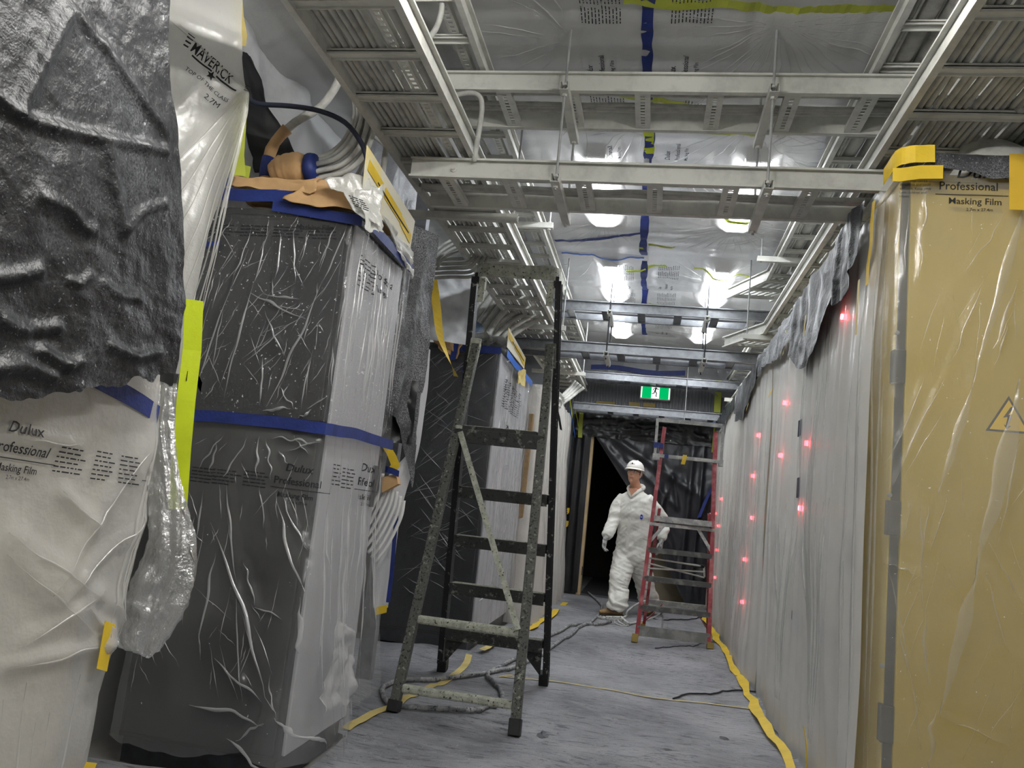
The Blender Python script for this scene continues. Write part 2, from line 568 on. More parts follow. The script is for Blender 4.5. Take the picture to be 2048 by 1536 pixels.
for i in range(62):   # ribbed cladding above the opening
    x = -1.6 + i * 0.045
    mb.prism([(x, YB, 2.5), (x + 0.008, YB - 0.015, 2.5), (x + 0.026, YB - 0.015, 2.5), (x + 0.034, YB, 2.5)], (0, 0, 1.2))
struct('wall_back', mb, ENDM)
struct('wall_beyond', MB().box(-2.5, 2.8, 15.0, 15.12, -0.1, 3.85), DIM)

JAMB = plain('pale_timber', lin(196, 172, 132), 0.65, var=0.15, vs=5)
d = thing('door_1', None, None, (-0.8, YB, 0)); d['kind'] = 'structure'
obj('jamb', MB().box(-0.885, -0.825, YB - 0.03, YB + 0.14, 0, 2.24), JAMB, d)
obj('jamb', MB().box(0.925, 0.985, YB - 0.03, YB + 0.14, 0, 2.24), JAMB, d)
obj('head', MB().box(-0.885, 0.985, YB - 0.03, YB + 0.14, 2.24, 2.29), JAMB, d)
obj('threshold', MB().box(-0.86, 0.96, YB - 0.05, YB + 0.2, -0.02, 0.012), GALV, d)
obj('hinge', MB().box(-0.83, -0.818, YB - 0.036, YB + 0.0, 0.28, 0.40), STEELD, d)

# ================================================================== ceiling lights
TUBE = glow('lit_diffuser', (0.94, 0.97, 1.0, 1), LAMP_STRENGTH)
LB = 3.415
light_proto = None
pos = [(-0.5, 5.45), (0.5, 5.45), (-0.5, 7.75), (0.5, 7.75), (-0.5, 9.55), (0.5, 9.55)]
lab = ['bright left-hand ceiling light batten seen beyond the lower near cross tray',
       'bright right-hand ceiling light tenting the film beyond the lower near cross tray',
       'ceiling light batten behind film above the middle cross trays, left of the blue seam',
       'ceiling light batten behind film above the middle cross trays, right of the blue seam',
       'furthest ceiling light batten behind film on the left, near the end wall',
       'furthest ceiling light batten behind film on the right, near the end wall',
       ]
for i, ((x, y), lb) in enumerate(zip(pos, lab)):
    if light_proto is None:
        t = thing('ceiling_light', lb, 'light', (x, y, LB + 0.1), 'fluorescent battens along the ceiling')
        obj('housing', MB().box(x - 0.065, x + 0.065, y - 0.62, y + 0.62, LB + 0.045, LB + 0.10), WHITE, t, bevel=0.004)
        m = MB(); n = 10
        prof = [(x + 0.06 * math.cos(math.pi * k / n), LB + 0.045 - 0.045 * math.sin(math.pi * k / n)) for k in range(n + 1)]
        m.prism([(a, y - 0.6, b) for a, b in prof], (0, 1.2, 0))
        obj('diffuser', m, TUBE, t)
        for s in (-1, 1): obj('end_cap', MB().box(x - 0.066, x + 0.066, y + s * 0.61 - 0.012, y + s * 0.61 + 0.012, LB - 0.002, LB + 0.05), WHITE, t)
        light_proto = (t, x, y)
    else:
        t0, x0, y0 = light_proto
        t = t0.copy(); COL.objects.link(t); t.location = (x, y, LB + 0.1); t['label'] = lb
        for ch in t0.children:
            c = ch.copy(); COL.objects.link(c); c.parent = t
            c.matrix_parent_inverse = Matrix.Translation(-Vector((x0, y0, LB + 0.1)))

# unseen bare tubes, added and hung low to brighten near ceiling, beams and foreground
BARE = glow('added_lit_tube', (1.0, 0.985, 0.95, 1), TUBE_STRENGTH)
for x, y, lb in ((-0.5, 1.7, 'added unseen bare tube over the near end of the corridor, left one'), (0.5, 1.7, 'added unseen bare tube over the near end of the corridor, right one'), (0.0, -1.2, 'added unseen bare tube behind the viewer')):
    t = thing('ceiling_light', lb, 'light', (x, y, 3.04), 'added unseen tubes at the near end of the ceiling')
    obj('housing', MB().box(x - 0.04, x + 0.04, y - 0.62, y + 0.62, 2.99, 3.04), WHITE, t, bevel=0.004)
    obj('tube', MB().tube([(x, y - 0.59, 2.95), (x, y + 0.59, 2.95)], 0.016, 12), BARE, t)
    for s in (-1, 1):
        obj('lamp_holder', MB().box(x - 0.02, x + 0.02, y + s * 0.60 - 0.012, y + s * 0.60 + 0.012, 2.93, 3.00), WHITE, t)
        obj('hanger', MB().tube([(x, y + s * 0.4, 3.04), (x, y + s * 0.4, 3.80)], 0.004, 6), RODM, t)

# ================================================================== ceiling film
CFILM = film('ceiling_film', 0.62, (0.88, 0.88, 0.86, 1), var=0.06, trans=0.2, bump=0.5, gloss=0.22, bs=7)
CPLEAT = film('ceiling_film_fold', 0.55, (0.88, 0.88, 0.88, 1), var=0.05, trans=0.4, bump=0.2, gloss=0.22)
JO = np.array([-3.5, -2.2, -1.0, 0.2, 1.3, 2.35, 3.42, 4.5, 5.9, 7.0, 8.15, 9.2, 10.3, 11.46])
CZ = 3.50

def ceil_fn(side):
    def f(X, Y):
        k = np.clip(np.searchsorted(JO, Y) - 1, 0, len(JO) - 2)
        q = (Y - JO[k]) / (JO[k + 1] - JO[k])
        amp = 0.055 + 0.03 * vn(k * 3.1, k * 1.7 + side, 4)
        lat = np.clip((1.55 - np.abs(X)) / 0.5, 0, 1)
        sag = amp * np.sin(np.pi * q) ** 0.8 * (0.6 + 0.4 * lat)
        ang = 0.5 * side
        u = X * math.cos(ang) + Y * math.sin(ang); v = -X * math.sin(ang) + Y * math.cos(ang)
        sag = sag + 0.012 * fbm(u * 1.4, v * 6, 11 + side, 4) * np.sin(np.pi * q) ** 0.5
        sag = sag + 0.006 * fbm(X * 16, Y * 2.2, 21 + side, 3)
        for (lx, ly) in pos:
            dx = np.maximum(np.abs(X - lx) - 0.07, 0); dy = np.maximum(np.abs(Y - ly) - 0.63, 0)
            dd = np.hypot(dx, dy * 0.8)
            sag = np.maximum(sag, 0.098 - 0.55 * dd ** 0.85)
        return sag
    return f

def flat_base(x0, y0):
    def b(S_, T_):
        P = np.stack([x0 + S_, y0 + T_, 0 * S_ + CZ], -1)
        return P, np.tile(np.array([0, 0, -1.0]), (len(S_), 1))
    return b

def ceil_sheet(x0, x1, y0, y1, side, lab, pl):
    f = ceil_fn(side)
    sh = Sheet(flat_base(x0, y0), x1 - x0, y1 - y0, fn=lambda s, t: f(x0 + s, y0 + t))
    r = random.Random(3 + side)
    pleats = []
    for (px, py, n, spread, L) in pl:       # folds radiating from pinned points
        for i in range(n):
            a = spread[0] + (spread[1] - spread[0]) * (i + r.random() * 0.6) / n
            q = r.uniform(0.05, 0.16); l2 = q + L * r.uniform(0.4, 1)
            a0, b0, a1, b1 = px + q * math.cos(a), py + q * math.sin(a), px + l2 * math.cos(a), py + l2 * math.sin(a)
            if x0 < min(a0, a1) and max(a0, a1) < x1: pleats.append((a0 - x0, b0 - y0, a1 - x0, b1 - y0, r.uniform(0.006, 0.014), r.uniform(0.004, 0.012)))
    o = sh.build('masking_film', [CFILM, CPLEAT], int((x1 - x0) / 0.02), int((y1 - y0) / 0.022), pleats)
    return setp(o, lab, 'film'), sh

pinL = [(-0.54, 3.62, 14, (2.0, 7.0), 0.6), (-0.54, 4.4, 10, (0, 6.2), 0.5), (-0.2, 4.5, 9, (0.5, 2.8), 0.5), (-0.5, 6.1, 16, (0.3, 2.9), 0.8), (-0.6, 7.0, 9, (0.4, 2.6), 0.6), (-0.5, 8.4, 9, (0, 3), 0.5)]
pinR = [(0.43, 3.5, 24, (-0.2, 3.3), 0.75), (0.43, 4.5, 16, (0.2, 2.9), 0.8), (0.5, 6.12, 26, (0.1, 3.0), 0.8), (0.5, 4.8, 12, (-1.2, 1.2), 0.5), (0.42, 7.6, 12, (3.3, 6.1), 0.6), (0.0, 5.0, 10, (0.5, 1.5), 0.9), (0.9, 6.2, 8, (2, 4), 0.6), (0.4, 9.2, 10, (0, 6), 0.4)]
cl, clS = ceil_sheet(-2.25, -0.16, 2.42, YB - 0.03, -1, 'translucent film sheet taped under the ceiling, left of the blue seam', pinL)
cr, crS = ceil_sheet(-0.19, 2.5, 2.42, YB - 0.03, 1, 'translucent film sheet taped under the ceiling, right of the blue seam', pinR)

def ceil_pt(x, y, off):
    sh = clS if x < -0.175 else crS
    x0 = -2.25 if x < -0.175 else -0.19
    return sh.pt(x - x0, y - 2.42, off)[0]

# print on the ceiling film, reading along the corridor beside the seam
for sh, x0, par, xs, rot, dirn in ((clS, -2.25, cl, (-0.50, -0.24), math.pi / 2, 1), (crS, -0.19, cr, (-0.08, 0.12), math.pi / 2, 1)):
    P = Print(lambda a, b, sh=sh: sh.pt(a, b, 0.004), rot)
    y = 2.9; k = 0; Y0 = 2.42
    while y < 10.8:
        if not any(abs(y - j) < 0.1 for j in JO):
            P.text((xs[0] - x0 + 0.05, y - Y0), 'Dulux', 0.045, True, 0.2)
            P.text((xs[0] - x0 + 0.11, y - Y0), 'Professional', 0.040, True)
            P.text((xs[0] - x0 + 0.16, y - Y0), 'Masking Film', 0.03, True)
            for q in range(3): P.para((xs[0] - x0 + 0.02 + 0.0 * q, y - Y0 - 0.42 - 0.14 * q), 0, 0, 0.11, 12, 0.0165, k * 7 + q + int(x0 * 10))
        y += 1.02; k += 1
    P.done(par)

# seam tape and cross tapes (they ride on the film)
def ctape(x0, y0, x1, y1, w, mat, label, n=30, wob=0.0, taper=False, seed=0):
    pts = []
    for i in range(n + 1):
        k = i / n; x, y = x0 + (x1 - x0) * k, y0 + (y1 - y0) * k
        y += wob * vn(k * 5, seed + 0.3, 8); x += (wob * 0.5 * vn(k * 6, seed + 4.3, 9) if abs(x1 - x0) < abs(y1 - y0) else 0)
        pts.append(ceil_pt(x, y, 0.005))
    d = Vector((x1 - x0, y1 - y0, 0)).normalized(); sd = Vector((-d.y, d.x, 0))
    ws = [w * (0.75 + 0.45 * (0.5 + 0.5 * vn(i * 0.35, seed + 9, 2))) for i in range(n + 1)]
    return tape('masking_tape', label, pts, w, sd, (0, 0, -1), mat, 0.002, ws=ws)

ctape(-0.17, 2.6, -0.165, 4.45, 0.055, BLUE, 'blue tape along the ceiling film seam above the two near cross trays', 60, 0.02, seed=1)
ctape(-0.165, 4.62, -0.20, 7.0, 0.06, BLUE, 'blue tape along the ceiling film seam between the near and middle cross trays', 80, 0.03, seed=2)
ctape(-0.20, 7.1, -0.20, 10.2, 0.06, BLUE, 'blue tape along the ceiling film seam above the middle cross trays', 80, 0.03, seed=3)
ctape(-0.28, 3.36, 0.93, 3.44, 0.07, LIMED, 'long lime tape across the ceiling film above the upper near cross tray', 50, 0.05, seed=4)
ctape(-0.32, 4.12, 0.05, 4.15, 0.05, LIMED, 'short lime tape over the ceiling seam just above the near cross tray', 20, 0.05, seed=5)
ctape(-0.34, 2.75, 0.0, 2.72, 0.05, LIMED, 'short lime tape over the ceiling seam at the top edge', 14, 0.03, seed=55)
ctape(-0.30, 4.52, 0.93, 4.60, 0.06, LIMED, 'lime tape across the ceiling film between upper and lower near cross trays', 50, 0.06, seed=6)
ctape(-0.17, 4.58, -0.15, 4.85, 0.06, LIME, 'short lime tape along the seam hanging below the cross tape', 14, 0.02, seed=7)
ctape(-0.21, 5.72, 0.03, 5.78, 0.05, LIME, 'short lime tape patch across blue seam beyond the lower near cross tray', 14, 0.02, seed=8)
ctape(0.08, 5.74, 0.95, 5.98, 0.055, LIME, 'lime tape across the ceiling film beside the tented right-hand light', 30, 0.04, seed=9)
ctape(-0.95, 6.55, -0.22, 6.28, 0.045, BLUE, 'blue tape across the left ceiling film, nearer of the two beyond the lights', 30, 0.02, seed=10)
ctape(-0.95, 7.02, -0.2, 7.05, 0.035, BLUEL, 'thin blue tape across the left ceiling film just before the middle cross trays', 30, 0.01, seed=11)
ctape(-0.24, 6.6, 0.06, 6.62, 0.04, LIMED, 'torn lime tape scrap on blue seam, second patch beyond the near trays', 12, 0.05, seed=12)
ctape(-0.36, 7.35, 0.0, 7.15, 0.05, LIME, 'crumpled lime tape patch at the seam above the middle cross trays', 14, 0.04, seed=13)
ctape(0.25, 7.25, 0.85, 7.35, 0.04, LIMED, 'faint lime tape across the right ceiling film before the middle lights', 20, 0.05, seed=14)
ctape(-0.35, 8.55, 0.62, 8.75, 0.08, LIME, 'wide lime tape across the ceiling beyond the upper middle cross tray', 30, 0.09, seed=15)
ctape(-0.3, 9.15, 0.25, 9.2, 0.06, LIME, 'furthest lime tape across the ceiling seam, above the lower middle cross tray', 20, 0.06, seed=16)

# film sheet on the end wall above the sign
EF = film('end_wall_film', 0.45, (0.7, 0.7, 0.72, 1), var=0.1, bump=0.6)
b, L = path_base([(-1.5, YB - 0.05), (1.6, YB - 0.05)], 3.5)
sh = Sheet(b, L, 0.62, fn=lambda s, t: 0.03 + 0.05 * np.abs(np.sin(s * 2.2 + 0.4)) * t * 1.5 + 0.012 * fbm(s * 5, t * 3, 3), e=(None, None, None, lambda u: 0.36 + 0.10 * np.sin(u * 9) + 0.2 * u))
setp(sh.build('masking_film', EF, 120, 30), 'grey film hanging from the ceiling edge over the end wall', 'film')
tape('masking_tape', 'dark blue tape along the hem of the grey film above the exit sign', [(-0.95 + 0.19 * i, YB - 0.11, 3.22 + 0.02 * math.sin(i)) for i in range(8)], 0.07, (0, 0, 1), (0, -1, 0), BLUE)

# ================================================================== cable trays
def rail_mb(a, b, h, fl, out, th=0.004):
    """C rail from a to b (its bottom edge), web vertical, flanges pointing out"""
    a, b, o = Vector(a), Vector(b), Vector(out)
    d = (b - a)
    z = Vector((0, 0, 1))
    prof = [(0, 0), (fl, 0), (fl, 0.010), (fl - th, 0.010), (fl - th, th), (th, th), (th, h - th), (fl - th, h - th), (fl - th, h - 0.010), (fl, h - 0.010), (fl, h), (0, h)]
    m = MB(); m.prism([a + o * x + z * y for x, y in prof], d); return m

def rung_mb(a, b, w, mb=None, slots=True, depth=0.022, along=(0, 1, 0)):
    """slotted strut rung: two edges, lips and small bridges between the slots"""
    a, b, al = Vector(a), Vector(b), Vector(along)
    mb = mb or MB(); z = Vector((0, 0, 1)); L = (b - a).length; d = (b - a) / L
    if not slots:
        mb.bar(a + z * depth / 2, b + z * depth / 2, w, 0.004)
        for s in (-1, 1): mb.bar(a + al * s * (w / 2 - 0.002) + z * depth * 0.5, b + al * s * (w / 2 - 0.002) + z * depth * 0.5, 0.004, depth)
        return mb
    q = w * 0.36
    for s in (-1, 1):
        mb.bar(a + al * s * (w / 2 - q / 2), b + al * s * (w / 2 - q / 2), q, 0.003)
        mb.bar(a + al * s * (w / 2 - 0.002) + z * depth / 2, b + al * s * (w / 2 - 0.002) + z * depth / 2, 0.004, depth)
    n = max(2, int(L / 0.028)); st = L / n
    for i in range(n):
        c = a + d * (st * (i + 0.5)); mb.bar(c - d * st * 0.2, c + d * st * 0.2, w - 2 * q + 0.004, 0.0029)
    mb.bar(a, a + d * 0.03, w * 0.4, 0.0028); mb.bar(b - d * 0.03, b, w * 0.4, 0.0028)
    return mb

def long_tray(label, x0, x1, z, y0, y1, mat, sp=0.325, ph=0.0, strip=None, h=0.10):
    t = thing('cable_tray', label, 'cable tray', ((x0 + x1) / 2, y0, z))
    obj('side_rail', rail_mb((x0, y0, z), (x0, y1, z), h, 0.028, (-1, 0, 0)), mat, t)
    obj('side_rail', rail_mb((x1, y0, z), (x1, y1, z), h, 0.028, (1, 0, 0)), mat, t)
    y = y0 + 0.1 + ph
    while y < y1:
        obj('rung', rung_mb((x0, y, z + 0.008), (x1, y, z + 0.008), 0.05, slots=False), mat, t); y += sp
    if strip:
        xs, w = strip; m = MB()
        for s in (-1, 1): m.box(xs + s * w * 0.36 - w * 0.13, xs + s * w * 0.36 + w * 0.13, y0, y1, z + 0.034, z + 0.037)
        n = int((y1 - y0) / 0.034)
        for i in range(n): m.box(xs - w * 0.25, xs + w * 0.25, y0 + i * 0.034, y0 + i * 0.034 + 0.015, z + 0.034, z + 0.037)
        m.box(xs + w * 0.48, xs + w * 0.5, y0, y1, z + 0.034, z + 0.065)
        obj('perforated_strip', m, mat, t)
    return t

def cables(label, group, xs, z, y0, y1, r, mat=CABLE, wob=0.01, layers=None, name='cable'):
    for i, x in enumerate(xs):
        rr = r[i % len(r)] if isinstance(r, list) else r
        n = int((y1 - y0) / 0.25); sd = i * 3.7 + z * 11
        zz = z + rr + (layers[i] if layers else 0)
        pts = [(x + wob * vn(k * 0.35, sd, 5), y0 + (y1 - y0) * k / n, zz + 0.004 * abs(vn(k * 0.5, sd, 6))) for k in range(n + 1)]
        setp(obj(name, MB().tube(pts, rr, 7), mat, smooth=True), label, 'cable', group)

ZL, ZU = 2.83, 3.30
# left side ------------------------------------------------------
long_tray('lower long cable tray over the left cabinets, white with overspray', -1.36, -0.985, ZL, 0.6, 11.2, PAINT, ph=-0.02 + 0.1, strip=(-1.085, 0.045))
xs = [-1.34 + 0.0285 * i for i in range(8)]
cables('white sprayed cable lying side by side in the lower left tray', 'cables in the lower left tray', xs, ZL + 0.032, 0.65, 11.1, [0.0125, 0.012, 0.013], wob=0.008)
cables('white sprayed cable heaped on the other cables of the lower left tray', 'upper cables in the lower left tray', [-1.30, -1.235, -1.175, -1.145, -1.03], ZL + 0.032, 0.65, 11.1, [0.014, 0.018, 0.011], wob=0.02, layers=[0.022, 0.022, 0.02, 0.0, 0.0])
long_tray('upper long cable tray on the left, above the cross trays', -1.36, -0.985, ZU, 0.9, 10.9, PAINT, ph=0.1, strip=(-1.06, 0.05))
cables('white sprayed cable in the upper left tray', 'cables in the upper left tray', [-1.33, -1.295, -1.262, -1.23, -1.195, -1.16], ZU + 0.032, 4.2, 10.8, [0.014, 0.012], wob=0.012)
# right side -----------------------------------------------------
long_tray('lower long cable tray over the right cabinets, crowded with cables', 0.885, 1.52, ZL, 0.6, 6.95, PAINT, ph=0.16)
xs = [0.925 + 0.0268 * i for i in range(22)]
cables('white sprayed cable lying side by side in the lower right tray', 'cables in the lower right tray', xs, ZL + 0.032, 0.65, 6.9, [0.0125, 0.012, 0.0118], wob=0.010)
cables('thick white sprayed cable on top of the lower right tray', 'thick cables in the lower right tray', [1.06, 1.22, 1.33, 1.44], ZL + 0.058, 0.65, 6.9, [0.02, 0.017], wob=0.04)
long_tray('upper long cable tray on the right carrying two fat conduits', 0.885, 1.22, ZU, 0.9, 6.95, PAINT, ph=0.0)
cables('fat white conduit lying in the upper right tray', 'conduits in the upper right tray', [0.985, 1.085], ZU + 0.032, 1.0, 6.9, 0.044, wob=0.006, name='conduit')
cables('thin white cable beside the inner rail of the upper right tray', 'thin cables of the upper right tray', [0.915, 0.932], ZU + 0.032, 1.0, 6.9, 0.008, wob=0.01)

def turn_tray(label, z, mat):
    """short angled tray turning in towards the middle cross tray"""
    t = thing('cable_tray', label, 'cable tray', (0.9, 6.95, z))
    a0, a1, b0, b1 = Vector((0.885, 6.95, z)), Vector((0.60, 7.62, z)), Vector((1.30, 7.0, z)), Vector((0.98, 7.62, z))
    obj('side_rail', rail_mb(a0, a1, 0.10, 0.028, Vector((-0.92, -0.39, 0))), mat, t)
    obj('side_rail', rail_mb(b0, b1, 0.10, 0.028, Vector((0.89, 0.46, 0))), mat, t)
    for k in (0.1, 0.5, 0.9): obj('rung', rung_mb(a0.lerp(a1, k) + Vector((0, 0, .008)), b0.lerp(b1, k) + Vector((0, 0, .008)), 0.05, slots=False), mat, t)
    for i in range(6):
        k = (i + 0.6) / 6.4
        pts = [a0.lerp(b0, k) + Vector((0, 0, 0.046)), a0.lerp(b0, k).lerp(a1.lerp(b1, k), 0.5) + Vector((0.01, 0, 0.047)), a1.lerp(b1, k) + Vector((0, 0, 0.046))]
        setp(obj('cable', MB().tube(pts, 0.013, 7), CABLE, smooth=True), 'cable in the angled end of the %s right tray' % ('lower' if z < 3 else 'upper'), 'cable', 'cables in the angled %s tray end' % ('lower' if z < 3 else 'upper'))
turn_tray('angled end of the lower right tray bending in to the middle cross tray', ZL, PAINT)
turn_tray('angled end of the upper right tray bending in to the middle cross tray', ZU, PAINT)
long_tray('far lower cable tray above the furthest right cabinets', 0.98, 1.4, 2.70, 8.3, 11.47, PAINT, ph=0.1)
cables('cable in the far lower right tray', 'cables in the far right tray', [1.02 + 0.04 * i for i in range(8)], 2.732, 8.4, 11.1, 0.014)
long_tray('far upper cable tray above the furthest right cabinets', 0.98, 1.3, 3.10, 8.3, 11.47, PAINT, ph=0.1)

# cross trays ------------------------------------------------------
def cross_tray(label, y, z, x0, x1, mat, rungs, w=0.36, slots=True, clab='', cr=(0.016,), h=0.10):
    t = thing('cable_tray', label, 'cable tray', ((x0 + x1) / 2, y, z))
    obj('side_rail', rail_mb((x0, y, z), (x1, y, z), h, 0.03, (0, -1, 0)), mat, t)
    obj('side_rail', rail_mb((x0, y + w, z), (x1, y + w, z), h, 0.03, (0, 1, 0)), mat, t)
    for x in rungs: obj('rung', rung_mb((x, y, z + 0.006), (x, y + w, z + 0.006), 0.075, slots=slots, along=(1, 0, 0)), mat, t)
    for x in (x0 + 0.22, x1 - 0.2): obj('bolt', MB().tube([(x, y - 0.002, z + 0.05), (x, y - 0.014, z + 0.05)], 0.016, 8).tube([(x, y - 0.014, z + 0.05), (x, y - 0.024, z + 0.05)], 0.008, 8), mat, t)
    ys = [0.03, 0.055, 0.08, 0.185, 0.215, 0.24]
    for i, q in enumerate(ys):
        rr = 0.011 + 0.004 * (i % 3)
        n = 22; sd = i * 2.3 + y + z
        pts = [(x0 + (x1 - x0) * k / n, y + q * w / 0.36 + 0.012 * vn(k * 0.55, sd, 5), z + 0.030 + rr + 0.006 * abs(vn(k * 0.6, sd, 6))) for k in range(n + 1)]
        setp(obj('cable', MB().tube(pts, rr, 7), CABLE if mat is PAINT else GREYCAB, smooth=True), 'cable lying along the ' + clab, 'cable', 'cables along the ' + clab)
    return t
GREYCAB = plain('grey_cable', lin(150, 152, 156), 0.55, var=0.12)
rx = [-0.95, -0.62, -0.30, 0.035, 0.365, 0.70]
cross_tray('upper near cross tray hung from threaded rods, white overspray', 3.62, 3.185, -1.5, 1.7, PAINT, [-1.28, -0.86, -0.52, -0.175, 0.17, 0.52, 0.86], clab='upper near cross tray')
cross_tray('lower near cross tray hung under the upper one, white overspray', 3.62, 2.725, -1.28, 1.7, PAINT, [-1.1, -0.78, -0.42, -0.08, 0.27, 0.62, 0.95], clab='lower near cross tray')
cross_tray('upper middle cross tray of bare galvanised steel', 7.65, 3.11, -1.5, 1.3, GALV, [-0.9, -0.55, -0.2, 0.15, 0.5, 0.85], slots=False, clab='upper middle cross tray')
cross_tray('lower middle cross tray of bare galvanised steel', 7.65, 2.70, -1.5, 1.3, GALV, [-0.72, -0.37, -0.02, 0.33, 0.68], slots=False, clab='lower middle cross tray')
cross_tray('upper furthest cross tray just in front of the exit sign', 10.9, 2.97, -1.3, 1.3, GALV, [-0.75, -0.4, -0.05, 0.3, 0.65], slots=False, clab='upper furthest cross tray', w=0.3)
cross_tray('lower furthest cross tray above the black doorway curtain', 10.9, 2.53, -1.1, 1.3, GALV, [-0.6, -0.25, 0.1, 0.45, 0.75], slots=False, clab='lower furthest cross tray', w=0.3)

# struts and threaded rods -------------------------------------------
def strut(label, x, y0, y1, z, mat, along='y', nut=True):
    """open channel with lipped end, nut on the rod"""
    t = thing('strut_channel', label, 'bracket', (x, y0, z) if along == 'y' else (x, y0, z))
    w = 0.042
    p = [(-w / 2, 0), (-w / 2, -w), (w / 2, -w), (w / 2, 0), (w / 2 - 0.010, 0), (w / 2 - 0.010, -0.003), (w / 2 - 0.003, -0.003), (w / 2 - 0.003, -w + 0.003), (-w / 2 + 0.003, -w + 0.003), (-w / 2 + 0.003, -0.003), (-w / 2 + 0.010, -0.003), (-w / 2 + 0.010, 0)]
    m = MB()
    if along == 'y': m.prism([(x + a, y0, z + b) for a, b in p], (0, y1 - y0, 0))
    else: m.prism([(x, y0 + a, z + b) for a, b in p], (y1, 0, 0))
    obj('channel', m, mat, t)
    if nut and along == 'y':
        for yy in (y0 + 0.05, y1 - 0.03):
            obj('nut', MB().tube([(x, yy, z - w - 0.012), (x, yy, z - w)], 0.013, 6).tube([(x, yy, z), (x, yy, z + 0.012)], 0.013, 6), mat, t)
    elif nut:
        xx = x + y1 - 0.03
        obj('nut', MB().tube([(xx, y0, z - w - 0.012), (xx, y0, z - w)], 0.013, 6).tube([(xx, y0, z), (xx, y0, z + 0.012)], 0.013, 6), mat, t)
    return t

def rod(label, x, y, z0, z1, mat=RODM, r=0.0065):
    setp(obj('threaded_rod', MB().tube([(x, y, z0), (x, y, z1)], r, 8), mat), label, 'rod')

for sx, nm in ((-0.54, 'left'), (0.42, 'right')):
    strut('%s strut channel carrying the upper near cross tray' % nm, sx, 3.50, 4.08, 3.183, PAINT)
    strut('%s strut channel carrying the lower near cross tray' % nm, sx, 3.50, 4.08, 2.723, PAINT)
    rod('near %s threaded rod from ceiling down through both near struts' % nm, sx, 3.55, 2.66, 3.80)
    rod('far %s threaded rod behind the two near cross trays' % nm, sx, 4.05, 2.66, 3.80)
for sx, nm in ((-0.50, 'left'), (0.42, 'right')):
    strut('%s strut channel carrying the upper middle cross tray' % nm, sx, 7.54, 8.10, 3.108, PAINT)
    strut('%s strut channel carrying the lower middle cross tray' % nm, sx, 7.54, 8.10, 2.698, PAINT)
    rod('near %s dark threaded rod at the middle cross trays' % nm, sx, 7.59, 2.63, 3.80, STEELD)
    rod('far %s dark threaded rod at the middle cross trays' % nm, sx, 8.06, 2.63, 3.80, STEELD)
rod('threaded rod in front of the exit sign, holding the furthest cross trays', 0.40, 10.85, 2.5, 3.80)
# brackets under the left long trays, with their rods at the corridor end
for (y, z, nm) in ((4.35, 2.83, 'nearest'), (5.75, 3.30, 'upper nearest'), (7.15, 2.83, 'second'), (9.6, 2.83, 'third')):
    strut('%s sideways strut bracket under the left long tray' % nm, -1.52, y, 0.66, z - 0.002, PAINT, along='x')
    rod('rod at the corridor end of the %s left bracket' % nm, -0.89, y, z - 0.05, 3.80)
for (y, z, nm) in ((6.3, 3.30, 'upper'), (7.0, 2.83, 'lower')):
    strut('%s sideways strut bracket under the right tray bend' % nm, 0.70, y, 0.75, z - 0.002, PAINT, along='x', nut=False)
    rod('rod at the corridor end of the %s right bracket' % nm, 0.73, y, z - 0.05, 3.80)
strut('furthest sideways strut bracket under the far right tray', 0.82, 9.9, 0.6, 2.698, PAINT, along='x', nut=False)
# ================================================================== cabinets
def cab(name, label, x0, x1, y0, y1, h, side_mat, front_mat, plinth=0.1, group=None):
    """steel cubicle: carcass, plinth, lid; doors and fittings are added by the caller"""
    t = thing(name, label, 'cabinet', ((x0 + x1) / 2, (y0 + y1) / 2, 0), group)
    obj('plinth', MB().box(x0 + 0.015, x1 - 0.015, y0 + 0.015, y1 - 0.015, 0, plinth), STEELD, t)
    obj('carcass', MB().box(x0, x1, y0, y1, plinth, h - 0.03), side_mat, t, bevel=0.006)
    obj('lid', MB().box(x0 - 0.008, x1 + 0.008, y0 - 0.004, y1 + 0.004, h - 0.03, h), side_mat, t, bevel=0.004)
    return t

DUSTBLK = dusty('black_plastic_with_overspray', lin(24, 25, 28), lin(142, 144, 149), 0.52, 0.86, 2.4, rough=0.42, speck_lo=0.66)
DUSTBLK2 = dusty('black_plastic_heavy_overspray', lin(40, 41, 44), lin(176, 178, 182), 0.36, 0.68, 3.0)
BLKPL = plain('black_plastic_sheet', lin(27, 28, 31), 0.42, var=0.25, vs=4, bump=0.5, bs=6)

# ---- L0: cream cabinet at the left edge, its corridor face under film ----
LX = -1.34
t = cab('switchboard_cabinet', 'cream cabinet at the left edge of the picture under cloudy film', -2.1, LX, 0.35, 1.83, 1.8, CREAM, CREAM)
obj('door', MB().box(LX, LX + 0.014, 0.38, 1.08, 0.14, 1.75), CREAM, t, bevel=0.004)
obj('door', MB().box(LX, LX + 0.014, 1.10, 1.80, 0.14, 1.75), CREAM, t, bevel=0.004)
F_L0 = film('cloudy_film', 0.58, (0.68, 0.67, 0.64, 1), var=0.10, bump=0.6, gloss=0.25, trans=0.15, bs=6)
F_L0P = film('cloudy_film_fold', 0.5, (0.86, 0.85, 0.82, 1), var=0.05, bump=0.2, gloss=0.4)
b, L = path_base([(-1.29, 0.5), (-1.29, 1.88), (-1.66, 1.98)], 1.46, soft=0.06)
def l0(px, py):
    p = at(px, py, X=-1.29); return p[1] - 0.5, 1.46 - p[2]
fl = []; pl0 = []
